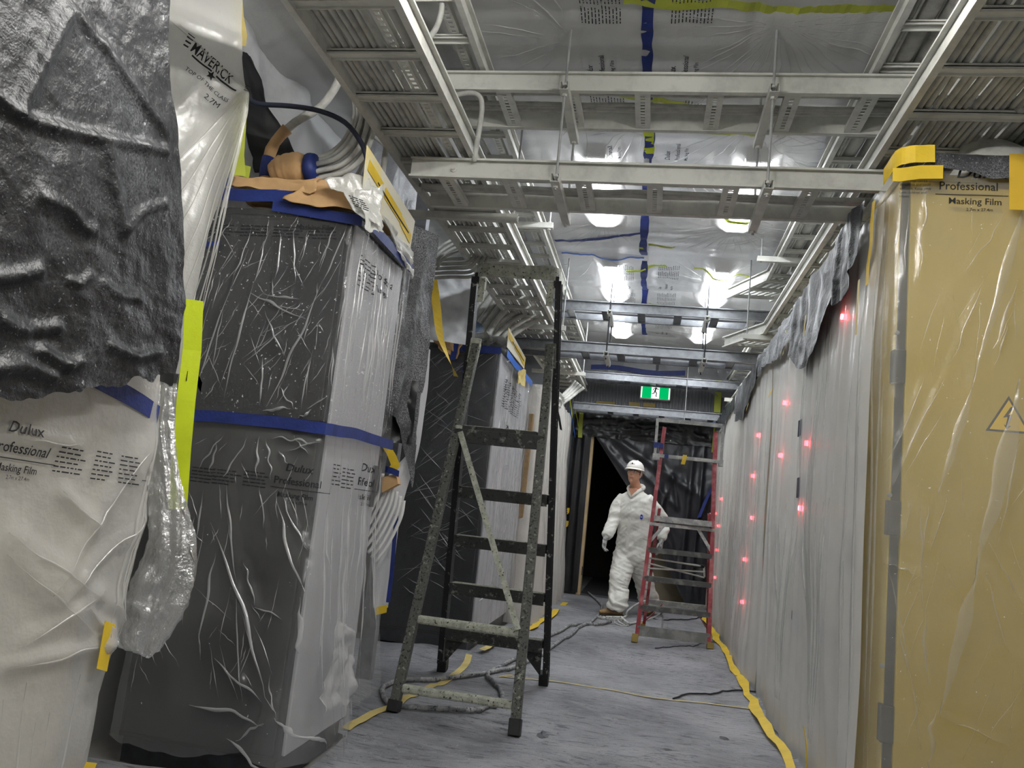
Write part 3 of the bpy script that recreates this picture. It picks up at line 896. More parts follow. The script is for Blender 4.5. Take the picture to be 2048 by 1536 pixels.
for (a, c, w, h) in (((0, 1060), (190, 1200), .03, .012), ((0, 1100), (190, 1290), .03, .012), ((290, 860), (80, 1190), .03, .012), ((280, 1020), (100, 1200), .02, .010), ((0, 1330), (205, 1285), .02, .014), ((20, 1290), (190, 1180), .02, .008), ((110, 980), (180, 1060), .02, .01), ((200, 1200), (260, 1280), .02, .012), ((150, 1215), (200, 1260), .015, .01), ((30, 875), (150, 890), .02, .01)):
    p, q = l0(*a), l0(*c); fl.append((p[0], p[1], q[0], q[1], w, h)); pl0.append((p[0], p[1], q[0], q[1], 0.007, 0.006))
r = random.Random(5)
for i in range(9):
    s0 = 0.85 + i * 0.05; pl0.append((s0 + r.uniform(-.02, .02), 0.75 + r.random() * 0.1, s0 + r.uniform(-.03, .03), 1.3, 0.008, 0.008))
for i in range(8):
    s0 = 1.36 + i * 0.025; fl.append((s0, 0.05, s0 - 0.05 - 0.01 * i, 0.75, 0.012, 0.014)); pl0.append((s0, 0.05, s0 - 0.05 - 0.01 * i, 0.72, 0.008, 0.008))
shL0 = Sheet(b, L, 1.44, fl, fn=lambda s, t: 0.02 + 0.02 * fbm(s * 2.2, t * 1.5, 31) * np.clip(t * 2, 0.2, 1) + 0.003 * fbm(s * 14, t * 5, 33))
oL0 = setp(shL0.build('masking_film', [F_L0, F_L0P], 150, 150, pl0), 'cloudy printed film over the cream cabinet at the left edge', 'film')
P = Print(lambda a, c: shL0.pt(a, c, 0.004), -0.05)
o = l0(28, 905)
o = l0(-34, 896)
P.logo_block((o[0], o[1]), 0.52)
o2_ = l0(256, 948); P.logo_block((o2_[0], o2_[1]), 0.50)
for k, (px, n, w) in enumerate(((100, 6, .085), (176, 7, .06), (222, 7, .05))):
    q = l0(px, 893 + k * 9); P.para((q[0], q[1]), 0, 0, w, n, 0.0105, 60 + k)
P.done(oL0)
z0 = 1.43
pts = [shL0.pt(s, 1.46 - z, 0.004)[0] for s, z in ((0.55, 1.36), (0.75, 1.37), (0.9, 1.385), (1.05, 1.39), (1.2, 1.365), (1.3, 1.345), (1.37, 1.325))]
tape('masking_tape', 'blue tape across the cloudy film, just under the hanging black sheet', curve(pts, 20), 0.045, (0, 0, 1), (1, 0, 0), BLUE)
for (a, c, lb) in (((220, 1245), (203, 1340), 'short yellow tape on the cloudy film over the cream cabinet'), ((183, 1525), (150, 1600), 'yellow tape at the bottom edge on the cloudy film')):
    p, q = at(*a, X=-1.245), at(*c, X=-1.245)
    tape('masking_tape', lb, [p + (q - p) * k for k in (0, .33, .66, 1)], 0.043, (0, 1, -0.35), (1, 0, 0), YEL)

# ---- black dust sheet hanging in front, upper left ----
b, L = path_base([(-1.19, 0.35), (-1.19, 2.4)], 2.86, soft=0.05)
def re(v):   # right hem of the sheet
    z = 2.86 - v * 1.6
    return np.interp(-z, [-2.86, -2.4, -2.05, -1.8, -1.6, -1.45, -1.3], [1.10, 1.145, 1.24, 1.355, 1.43, 1.465, 1.475]) - 0.0 + 0.006 * vn(v * 22, v * 0, 3)
def be(u):
    return np.interp(u, [0, 0.55, 0.62, 0.7, 0.8, 0.88, 0.95, 1.0], [1.60, 1.60, 1.585, 1.55, 1.51, 1.475, 1.455, 1.43]) + 0.012 * vn(u * 30, u * 0, 4) + 0.006 * vn(u * 90, u * 0, 5)
def bs(px, py):
    p = at(px, py, X=-1.17); return p[1] - 0.35, 2.86 - p[2]
fl = []
def bsf(chain, w, h):
    for a, c in zip(chain, chain[1:]):
        p_, q_ = bs(*a), bs(*c); fl.append((p_[0], p_[1], q_[0], q_[1], w, h))
bsf([(0, 188), (25, 212), (50, 232), (78, 243), (120, 255), (200, 274), (300, 292), (350, 304)], .011, .014)
bsf([(155, 15), (100, 120), (48, 222)], .016, .012)
bsf([(160, 20), (230, 100), (345, 260)], .014, .009)
bsf([(90, 395), (150, 420), (185, 465), (205, 455)], .012, .012)
bsf([(255, 470), (300, 420), (350, 405)], .012, .010)
bsf([(0, 560), (60, 550), (105, 540)], .014, .014)
bsf([(100, 700), (150, 735), (180, 720)], .012, .014)
bsf([(20, 640), (70, 665), (140, 655)], .014, .012)
bsf([(215, 560), (250, 590), (300, 600)], .012, .010)
bsf([(0, 740), (70, 730), (130, 760)], .016, .016)
bsf([(150, 560), (175, 570), (200, 545)], .008, .010)
bsf([(230, 690), (280, 715), (340, 705)], .012, .012)
bsf([(225, 290), (240, 380), (260, 460)], .02, .010)
shBS = Sheet(b, L, 1.6, fl, fn=lambda s, t: 0.012 * fbm(s * 1.8, t * 1.8, 41, 2) + np.clip(t - 0.75, 0.05, 1) * 0.008 * fbm(s * 5, t * 8, 43, 3, True) + 0.002 * fbm(s * 12, t * 14, 45, 3, True) - 0.03 * (t < 0.8) * np.clip((0.8 - t) * 0.5, 0, 1), e=(None, re, None, be))
setp(shBS.build('dust_sheet', DUSTBLK, 220, 220), 'big black plastic sheet dusted with white overspray, hanging in the upper left corner', 'plastic sheet')

# ---- white film from the left tray to cabinet L1 (printed with a winged logo) ----
F_MAV = film('white_film', 0.84, (0.84, 0.83, 0.78, 1), var=0.05, bump=0.5, gloss=0.12, trans=0.35, bs=6)
F_MAVP = film('white_film_fold', 0.6, (0.86, 0.85, 0.80, 1), var=0.04, bump=0.2, gloss=0.12)
b, L = path_base([(-2.16, 2.50), (-1.70, 2.92)], 3.55, soft=0.02)
def mav(px, py, off=0.0):
    d = ROT @ np.array([(px - CX) / FPX, -(py - CY) / FPX, -1.0])
    n = np.array([0.42, -0.46, 0]) / math.hypot(0.42, 0.46); p0 = np.array([-2.16, 2.50, 0])
    t_ = ((p0 - EYE) @ n) / (d @ n); p = EYE + t_ * d
    return (p[0] + 2.16) * 0.738 + (p[1] - 2.50) * 0.674, 3.55 - p[2]
fl, plm = [], []
pin = mav(488, 190); top = mav(482, 85)
r = random.Random(15)
for k, (px, py) in enumerate(((330, 520), (340, 600), (345, 680), (352, 740), (372, 780), (400, 640), (420, 520), (330, 440), (440, 460), (325, 360), (465, 330), (360, 770))):
    q = mav(px, py); s0 = pin[0] + (q[0] - pin[0]) * 0.08, pin[1] + (q[1] - pin[1]) * 0.08
    fl.append((s0[0], s0[1], q[0], q[1], 0.03, 0.016)); plm.append((s0[0], s0[1], q[0], q[1], 0.012, 0.007))
for (px, py) in ((330, 120), (340, 230), (320, 20)):
    q = mav(px, py); fl.append((top[0], top[1], q[0], q[1], 0.03, 0.012))
q, q2 = mav(320, 30), mav(490, 190); fl.append((q[0], q[1], q2[0], q2[1], 0.03, 0.025)); plm.append((q[0], q[1], q2[0], q2[1], 0.012, 0.008))
_me = np.array([mav(*q) for q in ((486, -40), (482, 90), (492, 195), (468, 290), (440, 380), (412, 470), (394, 560), (380, 640), (370, 720), (366, 800))])
_mre = lambda v: np.interp(v * 2.0, _me[:, 1], _me[:, 0])
shM = Sheet(b, L, 2.0, fl, fn=lambda s, t: 0.02 * fbm(s * 1.5, t * 1.5, 51) + 0.004 * fbm(s * 12, t * 3, 53), e=(None, _mre, None, None))
oM = setp(shM.build('masking_film', [F_MAV, F_MAVP], 110, 180, plm), 'white film with a winged printed logo, stretched behind the black dust sheet', 'film')
P = Print(lambda a, c: shM.pt(a, c, 0.005), -0.42)
c0 = mav(381, 108); k = 0.45
P.text((c0[0] - 0.02 * k, c0[1]), 'MAVERICK', 0.12 * k, True, -0.1, 0.72)
for i, (L0_, dy) in enumerate(((0.13, 0.10), (0.115, 0.066), (0.10, 0.033), (0.09, 0.0))):
    P.rule((c0[0], c0[1]), (-0.03 - L0_ * 0.6) * k, dy * k, L0_ * 0.5 * k, 0.013 * k)
    P.rule((c0[0], c0[1]), (0.50 + 0.005 * i) * k, dy * k, L0_ * 0.4 * k, 0.013 * k)
P.rule((c0[0], c0[1]), 0.02 * k, -0.035 * k, 0.2 * k, 0.014 * k); P.rule((c0[0], c0[1]), 0.27 * k, -0.035 * k, 0.2 * k, 0.014 * k)
star = []
for i in range(10):
    a = math.pi / 2 + i * math.pi / 5; rr = (0.045 if i % 2 == 0 else 0.019) * k; star.append((0.235 * k + rr * math.cos(a), -0.06 * k + rr * math.sin(a)))
P._put((c0[0], c0[1]), star + [(0.235 * k, -0.06 * k)], [(i, (i + 1) % 10, 10) for i in range(10)])
P.text((c0[0] - 0.03 * k, c0[1] + 0.17 * k), 'TOP OF THE CLASS', 0.055 * k, False, 0, 0.9)
P.text((c0[0] + 0.16 * k, c0[1] + 0.36 * k), '2.7M', 0.075 * k, False)
P.done(oM, 'printed_logo')

tapeX = lambda a, c, X, off=0: [at(*a, X=X) + (at(*c, X=X) - at(*a, X=X)) * k for k in (0, .25, .5, .75, 1)]
p = [at(474, -30, Y=2.85), at(478, 30, Y=2.85), at(485, 70, Y=2.85), at(482, 92, Y=2.85)]
tape('masking_tape', 'yellow tape at the top left joining white film and grey dust sheet', p, 0.04, (1, 0.2, 0), (0, -1, 0), YELP)
p = [at(487, 190, Y=2.82), at(486, 225, Y=2.82), at(482, 270, Y=2.84), at(478, 310, Y=2.86), at(480, 352, Y=2.88)]
tape('masking_tape', 'oversprayed lime tape running down from the gathered point of the white film', p, 0.05, (1, 0.2, 0), (0, -1, 0), LIMED, wob=0.01)
p = [at(458, 330, Y=2.9), at(475, 338, Y=2.9), at(500, 345, Y=2.9)]
tape('masking_tape', 'short sideways lime tape behind the top of the nearest charcoal cabinet', p, 0.05, (0, 0, 1), (0, -1, 0), LIMED)
p = [at(x, y, X=-1.37) for x, y in ((388, 600), (384, 700), (372, 800), (363, 900), (355, 1018))]
tape('masking_tape', 'long bright lime tape hanging vertically beside the film gathered at left', p, 0.056, (0.6, 0.8, 0.1), (0.8, -0.6, 0), LIME)
p = [at(x, y, X=-1.372) for x, y in ((374, 752), (396, 760), (403, 775))]
tape('masking_tape', 'scrap of light blue tape sticking out behind the long lime tape', p, 0.03, (0, 0, 1), (0, -1, 0), BLUEL)

# ---- gathered clear film hanging beside the lime tape ----
CLEAR = film('clear_gathered_film', 0.24, (0.86, 0.86, 0.85, 1), var=0.30, bump=1.0, gloss=1.1, rough=0.25, bs=13)
ctr = [(322, 770), (318, 860), (325, 950), (335, 1030), (338, 1100), (325, 1170), (305, 1230), (285, 1290), (290, 1310)]
ctr = [at(px, py, Y=2.02) for px, py in ctr]; ctr = curve(ctr, 60)
N = len(ctr); nA = 48; G = np.zeros((N, nA + 1, 3))
for i, c in enumerate(ctr):
    k = i / (N - 1)
    rad = np.interp(k, [0, .15, .35, .5, .62, .72, .85, .95, 1], [.035, .036, .042, .052, .066, .068, .052, .034, .010])
    for j in range(nA + 1):
        a = 2 * math.pi * j / nA
        rr = rad * (1 + 0.4 * float(vn(math.cos(a) * 2.5 + 5, math.sin(a) * 2.5 + k * 5, 61)) + 0.30 * (1 - 2 * abs(float(vn(math.cos(a) * 4, math.sin(a) * 4 + k * 9, 62)))) + 0.16 * (1 - 2 * abs(float(vn(math.cos(a) * 9, math.sin(a) * 9 + k * 16, 64)))))
        G[i, j] = c + np.array([math.cos(a) * rr, math.sin(a) * rr * 0.6, 0.015 * float(vn(a, k * 9, 63))])
setp(grid_obj('masking_film', G, CLEAR), 'loose clear film gathered into a hanging bundle beside the lime tape', 'film')

# ---- L1: charcoal cabinet ----
def front_fittings(t, x0, x1, y, h, mat, trim):
    obj('end_panel', MB().box(x0 + 0.02, x1 - 0.02, y - 0.012, y, 0.12, h - 0.05), mat, t, bevel=0.004)

A0, A1, AY, AYB, AH = -2.03, -1.335, 3.12, 3.82, 2.35
t = cab('switchboard_cabinet', 'nearest charcoal cabinet on the left, wrapped in film with blue tape bands', A0, A1, AY, AYB, AH, DARKC, DARKC)
front_fittings(t, A0, A1, AY, AH, DARKC, None)
obj('door', MB().box(A1, A1 + 0.016, AY + 0.02, AYB - 0.02, 0.12, AH - 0.05), GREYC, t, bevel=0.004)
obj('door_handle', MB().box(A1 + 0.016, A1 + 0.035, AYB - 0.09, AYB - 0.06, 1.1, 1.3), BLACKM, t, bevel=0.004)

F_D = film('clear_film_paint_dust', 0.05, (0.80, 0.81, 0.82, 1), var=0.07, speck=0.24, speck_lo=0.57, bump=0.5, gloss=0.14, bs=5)
F_DP = film('clear_film_fold', 0.46, (0.90, 0.91, 0.92, 1), var=0.25, speck=0.5, bump=0.2, gloss=0.55)
F_D2 = film('hazy_film_paint_dust', 0.12, (0.80, 0.81, 0.82, 1), var=0.14, speck=0.22, speck_lo=0.64, bump=0.35, gloss=0.22, bs=4)

def wrap_film(x0, x1, y0, y1, ztop, off, flare=None, soft=0.03):
    return path_base([(x0, y0 - off), (x1 + off, y0 - off), (x1 + off, y1 + off)], ztop, flare, soft)

def side_pleats(r, s0, s1, t0, t1, n, w=0.008, h=0.008):
    out = []
    for i in range(n):
        s = r.uniform(s0, s1); a = r.uniform(t0, t0 + (t1 - t0) * 0.45); bq = r.uniform(a + (t1 - t0) * 0.25, t1)
        out.append((s, a, min(s1, max(s0, s + r.uniform(-.05, .05))), bq, r.uniform(.6, 1.3) * w, h))
    return out

def fine(r, n, s0, s1, t0, t1, dirs, Ls=(.05, .22), w=(.003, .006)):
    out = []
    for i in range(n):
        s, t = r.uniform(s0, s1), r.uniform(t0, t1); a = r.choice(dirs) + r.uniform(-.35, .35); L = r.uniform(*Ls)
        e, f = s + L * math.cos(a), t + L * math.sin(a)
        if s0 < e < s1 and t0 < f < t1: out.append((s, t, e, f, r.uniform(*w), .005))
    return out
# upper film: from the top edge down to the blue band
ZT = AH - 0.01
fW = 0.72 + 0.03
b, L = wrap_film(A0 + 0.01, A1, AY, AYB, ZT, 0.03)
ffn = lambda s, t: 0.012 + 0.010 * fbm(s * 3, t * 2, 71) + 0.002 * fbm(s * 20, t * 6, 73)
def l1(px, py, z=ZT):
    p = at(px, py, Y=AY - 0.035); return p[0] - (A0 + 0.01), z - p[2]
pl1, fl1 = [], []
for (a, c, w, h) in (((474, 560), (390, 802), .012, .008), ((513, 568), (445, 841), .014, .009), ((651, 563), (528, 836), .020, .012), ((505, 589), (614, 638), .018, .016), ((531, 622), (573, 719), .012, .008), ((586, 643), (489, 734), .009, .006), ((526, 716), (523, 828), .016, .01),
                     ((622, 716), (601, 833), .010, .008), ((562, 771), (588, 826), .012, .010), ((656, 792), (612, 844), .008, .006), ((464, 441), (438, 480), .008, .006), ((507, 454), (469, 568), .009, .008), ((542, 462), (512, 566), .010, .008), ((565, 459), (555, 561), .014, .010), ((588, 459), (593, 570), .012, .009), ((550, 560), (551, 600), .012, .008),
                     ((675, 454), (639, 535), .012, .008), ((697, 457), (647, 570), .012, .008), ((690, 570), (672, 690), .010, .007), ((668, 690), (660, 790), .007, .006), ((430, 600), (400, 700), .007, .005), ((455, 620), (425, 740), .008, .005), ((440, 760), (405, 835), .008, .006), ((480, 800), (470, 838), .010, .008), ((530, 590), (600, 598), .014, .010), ((545, 612), (610, 622), .007, .008), ((528, 825), (580, 842), .02, .016), ((598, 836), (622, 846), .016, .014), ((420, 470), (400, 560), .007, .005), ((620, 470), (600, 540), .008, .006), ((640, 640), (632, 700), .007, .005)):
    p, q = l1(*a), l1(*c)
    q = (q[0], min(q[1], 0.86)); pl1.append((p[0], p[1], q[0], q[1], w, h)); fl1.append((p[0], p[1], q[0], q[1], w * 1.2, 0.006))
r = random.Random(21)
pl1 += fine(r, 90, .03, .70, .02, .86, (1.9, 1.9, 1.75, 0.9, 2.5))
pl1 += side_pleats(r, 0.74, 1.42, 0.0, 0.86, 30, 0.010, 0.010)
for i in range(16):     # short crinkles on the corridor side
    s, q = r.uniform(.78, 1.38), r.uniform(.08, .8); pl1.append((s, q, s + r.uniform(-.07, .07), q + r.uniform(-.05, .05), .006, .008))
fl1 += [(0.705 + 0.05 * i, 0, 0.70 + 0.05 * i, 0.87, 0.012, 0.006 * (1 + i % 3)) for i in range(1, 14)]
sh1 = Sheet(b, L, 0.90, fl1, fn=ffn)
o1 = setp(sh1.build('masking_film', [F_D, F_DP], 150, 110, pl1), 'clear wrinkled film around the upper half of the nearest charcoal cabinet', 'film')
P = Print(lambda a, c: sh1.pt(a, c, 0.003))
q = l1(415, 450)
for k in range(4): P.para((q[0] + 0.16 * k, q[1]), 0, 0, 0.14, 4, 0.014, 80 + k)
P.text((q[0] + 0.42, q[1] + 0.005), 'Masking Film', 0.034, True)
P.para((0.78, 0.17), 0, 0, 0.2, 8, 0.018, 90); P.text((0.98, 0.20), 'Professional', 0.05, True); P.text((1.0, 0.26), 'Masking Film', 0.036, True)
P.done(o1)
# lower film, flaring out to its hem
ZB = 1.42
flr = lambda s, t: np.clip(t - 0.35, 0, 2) ** 1.4 * 0.11 * (1 + 0.35 * np.sin(s * 9)) * np.clip((s - 0.1) * 2, 0.25, 1)
b, L = wrap_film(A0 + 0.01, A1, AY, AYB, ZB, 0.032, flr, 0.05)
pl2, fl2 = [], []
l1b = lambda px, py: l1(px, py, ZB)
for (a, c, w, h) in (((457, 961), (480, 1164), .016, .010), ((423, 1045), (564, 1404), .020, .012), ((434, 1103), (404, 1293), .016, .010), ((522, 975), (533, 1060), .010, .008), ((553, 1000), (606, 1179), .020, .012), ((564, 988), (614, 1099), .012, .008), ((492, 1122), (518, 1210), .012, .008), ((515, 1210), (575, 1235), .010, .008), ((395, 1405), (553, 1427), .024, .016),
                     ((553, 1430), (492, 1470), .016, .012), ((438, 1313), (545, 1393), .016, .012), ((440, 880), (420, 950), .014, .01), ((500, 875), (445, 960), .012, .01), ((520, 872), (515, 960), .012, .01), ((535, 875), (548, 960), .014, .010), ((450, 870), (395, 940), .010, .008), ((640, 880), (575, 905), .008, .006), ((560, 900), (580, 930), .01, .008), ((590, 870), (620, 910), .008, .006), ((545, 875), (640, 885), .016, .010), ((410, 980), (395, 1100), .01, .008), ((600, 1190), (590, 1300), .014, .010), ((380, 1110), (370, 1250), .012, .008), ((480, 1180), (500, 1400), .012, .008), ((560, 1420), (600, 1500), .020, .012), ((470, 1470), (560, 1520), .02, .012)):
    p, q = l1b(*a), l1b(*c)
    if p[1] > 0.0: pl2.append((p[0], p[1], q[0], q[1], w, h)); fl2.append((p[0], p[1], q[0], q[1], w * 1.3, 0.008))
pl2 += fine(random.Random(23), 80, .03, .70, .05, 1.2, (1.5, 1.3, 1.75, 0.7, 2.3))
pl2 += side_pleats(random.Random(22), 0.76, 1.44, 0.03, 1.15, 22, 0.014, 0.012)
fl2 += [(0.76 + 0.085 * i, 0.05, 0.74 + 0.09 * i, 1.3, 0.022, 0.018) for i in range(8)] + [(0.72, 0.5, 0.66, 1.3, 0.04, 0.03)]
sh2 = Sheet(b, L, 1.32, fl2, fn=lambda s, t: 0.006 + 0.018 * fbm(s * 2, t * 1.5, 75) * np.clip(t * 2, 0, 1) + 0.004 * fbm(s * 8, t * 4, 76) * np.clip(t * 2, 0, 1), e=(None, None, None, lambda u: 1.30 + 0.03 * np.sin(u * 11) - 0.10 * np.clip((u - 0.62) * 4, 0, 1) + 0.012 * vn(u * 30, u * 0, 9)))
o2 = setp(sh2.build('masking_film', [F_D2, F_DP], 160, 150, pl2), 'hazy printed film around the lower half of the nearest charcoal cabinet, flaring to the floor', 'film')
P = Print(lambda a, c: sh2.pt(a, c, 0.003), -0.02)
q = l1b(556, 966)
P.logo_block((q[0] - 0.015, q[1] + 0.0), 0.70)
for k, px in enumerate((385, 428, 490)):
    q = l1b(px, 935 + k * 4); P.para((q[0], q[1]), 0, 0, 0.11, 5, 0.014, 100 + k)
for k, s in enumerate((0.76, 0.90)): P.para((s, 0.15 + 0.01 * k), 0, 0, 0.12, 6, 0.016, 110 + k)
P.logo_block((1.08, 0.22), 0.85)
P.done(o2)
paper('bright crumpled film hem at the floor corner of the nearest charcoal cabinet', [at(680, 1235, X=-1.235), at(716, 1270, X=-1.23), at(708, 1408, X=-1.20), at(648, 1428, X=-1.20)], film('white_hem_film', 0.55, (0.84, 0.84, 0.84, 1), var=0.2, bump=0.8, gloss=0.4, bs=10), 0.02, 23, cat='film', name='masking_film')
# blue band
b, L = wrap_film(A0 + 0.01, A1, AY, AYB, 1.42, 0.045)
ss = np.linspace(0.0, L, 50)
tt = 0.005 + 0.006 * vn(ss * 4, ss * 0, 3)
PP, NN = b(ss, tt)
PP = PP + NN * 0.012
tape('masking_tape', 'dark blue tape band around the middle of the nearest charcoal cabinet', [tuple(p) for p in PP], 0.048, (0, 0, 1), [tuple(n) for n in NN], BLUE)

# top edge dressings
Yf = AY - 0.055
def strip(px, Y=None, X=None): return [at(a, c, Y=Y, X=X) for a, c in px]
tape('masking_tape', 'dark blue tape along the left top edge of the nearest charcoal cabinet', strip([(418, 378), (440, 388), (500, 392), (560, 392), (584, 396)], Y=Yf), 0.055, (0, 0, 1), (0, -1, 0), BLUE, wob=0.004)
tape('masking_tape', 'upper dark blue tape folded over the left top corner of the nearest charcoal cabinet', strip([(416, 364), (440, 362), (470, 366)], Y=Yf + 0.02), 0.04, (0, 0.3, 1), (0, -1, 0.3), BLUE, ws=[.02, .04, .045])
tape('masking_tape', 'dark blue tape under the brown paper on the nearest charcoal cabinet', strip([(545, 412), (600, 422), (660, 432), (725, 442)], Y=Yf), 0.045, (0, 0, 1), (0, -1, 0), BLUE, wob=0.003)
tape('masking_tape', 'small dark blue tape patch on the left edge of the nearest charcoal cabinet film', strip([(400, 490), (420, 488), (440, 486)], Y=Yf), 0.022, (0, 0, 1), (0, -1, 0), BLUE)
tape('masking_tape', 'dark blue tape on the corridor side top edge of the nearest charcoal cabinet', [(-1.27, 3.12, 2.32), (-1.27, 3.4, 2.315), (-1.27, 3.62, 2.31), (-1.27, 3.8, 2.31)], 0.05, (0, 0, 1), (1, 0, 0), BLUE)

PA = lambda *px: [at(a, c, Y=y) for a, c, y in px]
paper('brown paper strip along the left top of the nearest charcoal cabinet', PA((465, 352, 3.08), (640, 358, 3.05), (625, 385, 3.05), (465, 371, 3.06)), KRAFT, 0.006, 3)
paper('wide brown paper along the right top of the nearest charcoal cabinet', PA((620, 362, 3.06), (705, 355, 3.12), (722, 424, 3.04), (560, 400, 3.03)), KRAFT, 0.007, 5)
paper('flat brown paper lying on top of the nearest charcoal cabinet', [(-1.95, 3.1, 2.45), (-1.33, 3.1, 2.42), (-1.33, 3.6, 2.42), (-1.95, 3.6, 2.44)], KRAFT, 0.01, 6)
WHF = film('crumpled_white_film', 0.85, (0.84, 0.84, 0.80, 1), bump=0.8, gloss=0.3, bs=12)
o = paper('crumpled white printed film over the corner of the nearest charcoal cabinet', PA((650, 358, 3.0), (735, 350, 3.08), (768, 455, 3.02), (722, 425, 2.98)), WHF, 0.016, 8, cat='film', name='masking_film', sc=9)
P = MB(); P_ = Print(lambda a, c: np.array([at(x, y, Y=2.96) for x, y in zip(np.atleast_1d(a), np.atleast_1d(c))]), -0.35)
for kk in range(5): P_.para((697 + kk * 3, 392 + kk * 5), 0, 0, 30, 1, 6.0, 120 + kk)
P_.done(o)
o = paper('crumpled white film hanging down at the corner of the nearest charcoal cabinet', PA((705, 380, 2.98), (765, 372, 3.1), (764, 462, 3.06), (738, 460, 2.98)), WHF, 0.014, 9, cat='film', name='masking_film', sc=10)
# white card with yellow tape standing on the corridor edge
BOARD = spattered('white_card_with_yellow_tape', lin(226, 222, 204), lin(232, 214, 150), 0.52, 0.62, 5, bump=0.1)
def top_card(label, X, y0, y1, zb, ht0, ht1, seed):
    t = thing('label_card', label, 'card', (X, y0, zb))
    m = MB(); m.prism([(X, y0, zb), (X, y1, zb - 0.01), (X, y1 + 0.02, zb + ht1), (X, y0 - 0.02, zb + ht0)], (0.004, 0, 0))
    obj('card', m, BOARD, t)
    L = y1 - y0
    for k, (a, c, z, zz) in enumerate(((0.02, 0.3, .68, .62), (0.35, 0.72, .60, .52), (0.72, 0.97, .48, .3))):
        hh = lambda q: zb + (ht0 + (ht1 - ht0) * q)
        obj('yellow_tape', MB().ribbon([(X + 0.006, y0 + L * a, zb + (hh(a) - zb) * z), (X + 0.007, y0 + L * (a + c) / 2, zb + (hh((a + c) / 2) - zb) * (z + zz) / 2), (X + 0.006, y0 + L * c, zb + (hh(c) - zb) * zz)], 0.05, (0, 0.15, 1), (1, 0, 0)), YEL, t)
    obj('black_mark', MB().ribbon([(X + 0.0085, y0 + L * .2, zb + ht0 * .55), (X + 0.009, y0 + L * .5, zb + ht0 * .42), (X + 0.0085, y0 + L * .9, zb + ht0 * .3)], 0.008, (0, 0.3, 1), (1, 0, 0)), INK, t)
    return t
top_card('white card with yellow tape strips on the edge of the nearest charcoal cabinet', -1.285, 3.06, 3.76, 2.40, 0.22, 0.16, 1)
p4 = [(-1.272, 3.3, 2.42), (-1.268, 3.80, 2.40), (-1.262, 3.82, 2.27), (-1.255, 3.6, 2.30)]
paper('white film flap under the label card of the nearest charcoal cabinet', p4, WHF, 0.012, 12, cat='film', name='masking_film')

# cables into the top of L1
def cable_thing(label, pts, r, mat=CABLE, group=None, n=26, name='cable', wrap=None):
    c = curve(pts, n)
    o = setp(obj(name, MB().tube([tuple(p) for p in c], r, 9), mat, smooth=True), label, 'cable', group)
    return o, c
c1, cc = cable_thing('single white cable curving from the left tray to the brown wrapped entry', [(-1.52, 3.3, 3.4)] + [at(x, y, Y=3.4) for x, y in ((681, 120), (676, 165), (640, 215), (590, 245), (550, 285), (534, 330), (531, 368))], 0.020)
kk = len(cc)
setp(obj('cable_wrap', MB().tube([tuple(p) for p in cc[int(kk * .60):]], [0.027 + 0.003 * float(vn(i * .9, 0, 3)) for i in range(kk - int(kk * .60))], 10), KRAFT, smooth=True), 'brown paper wrapped round the single cable above the nearest charcoal cabinet', 'paper wrap')
i0 = int(kk * .80); setp(obj('masking_tape', MB().tube([tuple(p) for p in cc[i0:i0 + 4]], 0.0315, 12, caps=True), BLUE, smooth=True), 'blue tape ring around the brown wrapped single cable', 'tape')
for i in range(7):
    dx, dy = (i % 3) * 0.026, (i // 3) * 0.03
    pts = [(-1.40 + dx * 0.4, 3.35 + dy, 3.02)] + [at(x + 12 * (i % 3) - 6 * (i // 3), y + 12 * (i % 3) - 5 * (i // 3), Y=3.36 + dy) for x, y in ((724, 200), (722, 240), (705, 285), (670, 318), (625, 330), (600, 338))]
    cable_thing('white cable of the curved bunch entering the brown paper bundle', pts, 0.0125, group='curved cable bunch over the nearest charcoal cabinet')
# brown paper bundle, blue collar
bun = curve([at(x, y, Y=3.36) for x, y in ((545, 348), (565, 342), (590, 338), (612, 338), (628, 338))], 20)
rr = [0.05 + 0.03 * math.sin(math.pi * min(1, i / (len(bun) - 1) * 1.15)) * (1 + 0.25 * float(vn(i * 1.3, 1, 6))) for i in range(len(bun))]
setp(obj('paper_wrap', MB().tube([tuple(p) for p in bun], rr, 12), KRAFT, smooth=True), 'crumpled brown paper bundle around the cable bunch on the nearest charcoal cabinet', 'paper wrap')
setp(obj('masking_tape', MB().tube([tuple(at(x, y, Y=3.36)) for x, y in ((616, 337), (624, 337), (634, 336))], [0.07, 0.072, 0.066], 14), BLUE, smooth=True), 'blue tape collar where the cable bunch enters the brown paper bundle', 'tape')
for (a, lb) in (((768, 195), 'first'), ((776, 205), 'second')): pass
cable_thing('white cable dropping past the left tray edge to behind the label card', [at(x, y, Y=3.55) for x, y in ((757, 190), (770, 215), (776, 260), (770, 310), (765, 350))], 0.014)
cable_thing('thin cable running down the grey dust sheet behind the cable bunch', [(-1.37, 3.72, 2.86)] + [at(x, y, Y=3.75) for x, y in ((737, 270), (725, 330), (700, 370))], 0.011)

cable_thing('white cable bending down from the upper near cross tray to the lower one at left', [at(x, y, Y=3.58) for x, y in ((905, 192), (938, 186), (958, 192), (964, 215), (958, 262), (948, 322))], 0.013)
cable_thing('short white cable curving off the upper left tray at the top edge', [at(x, y, Y=3.1) for x, y in ((884, -20), (882, 25), (870, 60), (846, 90))], 0.013)
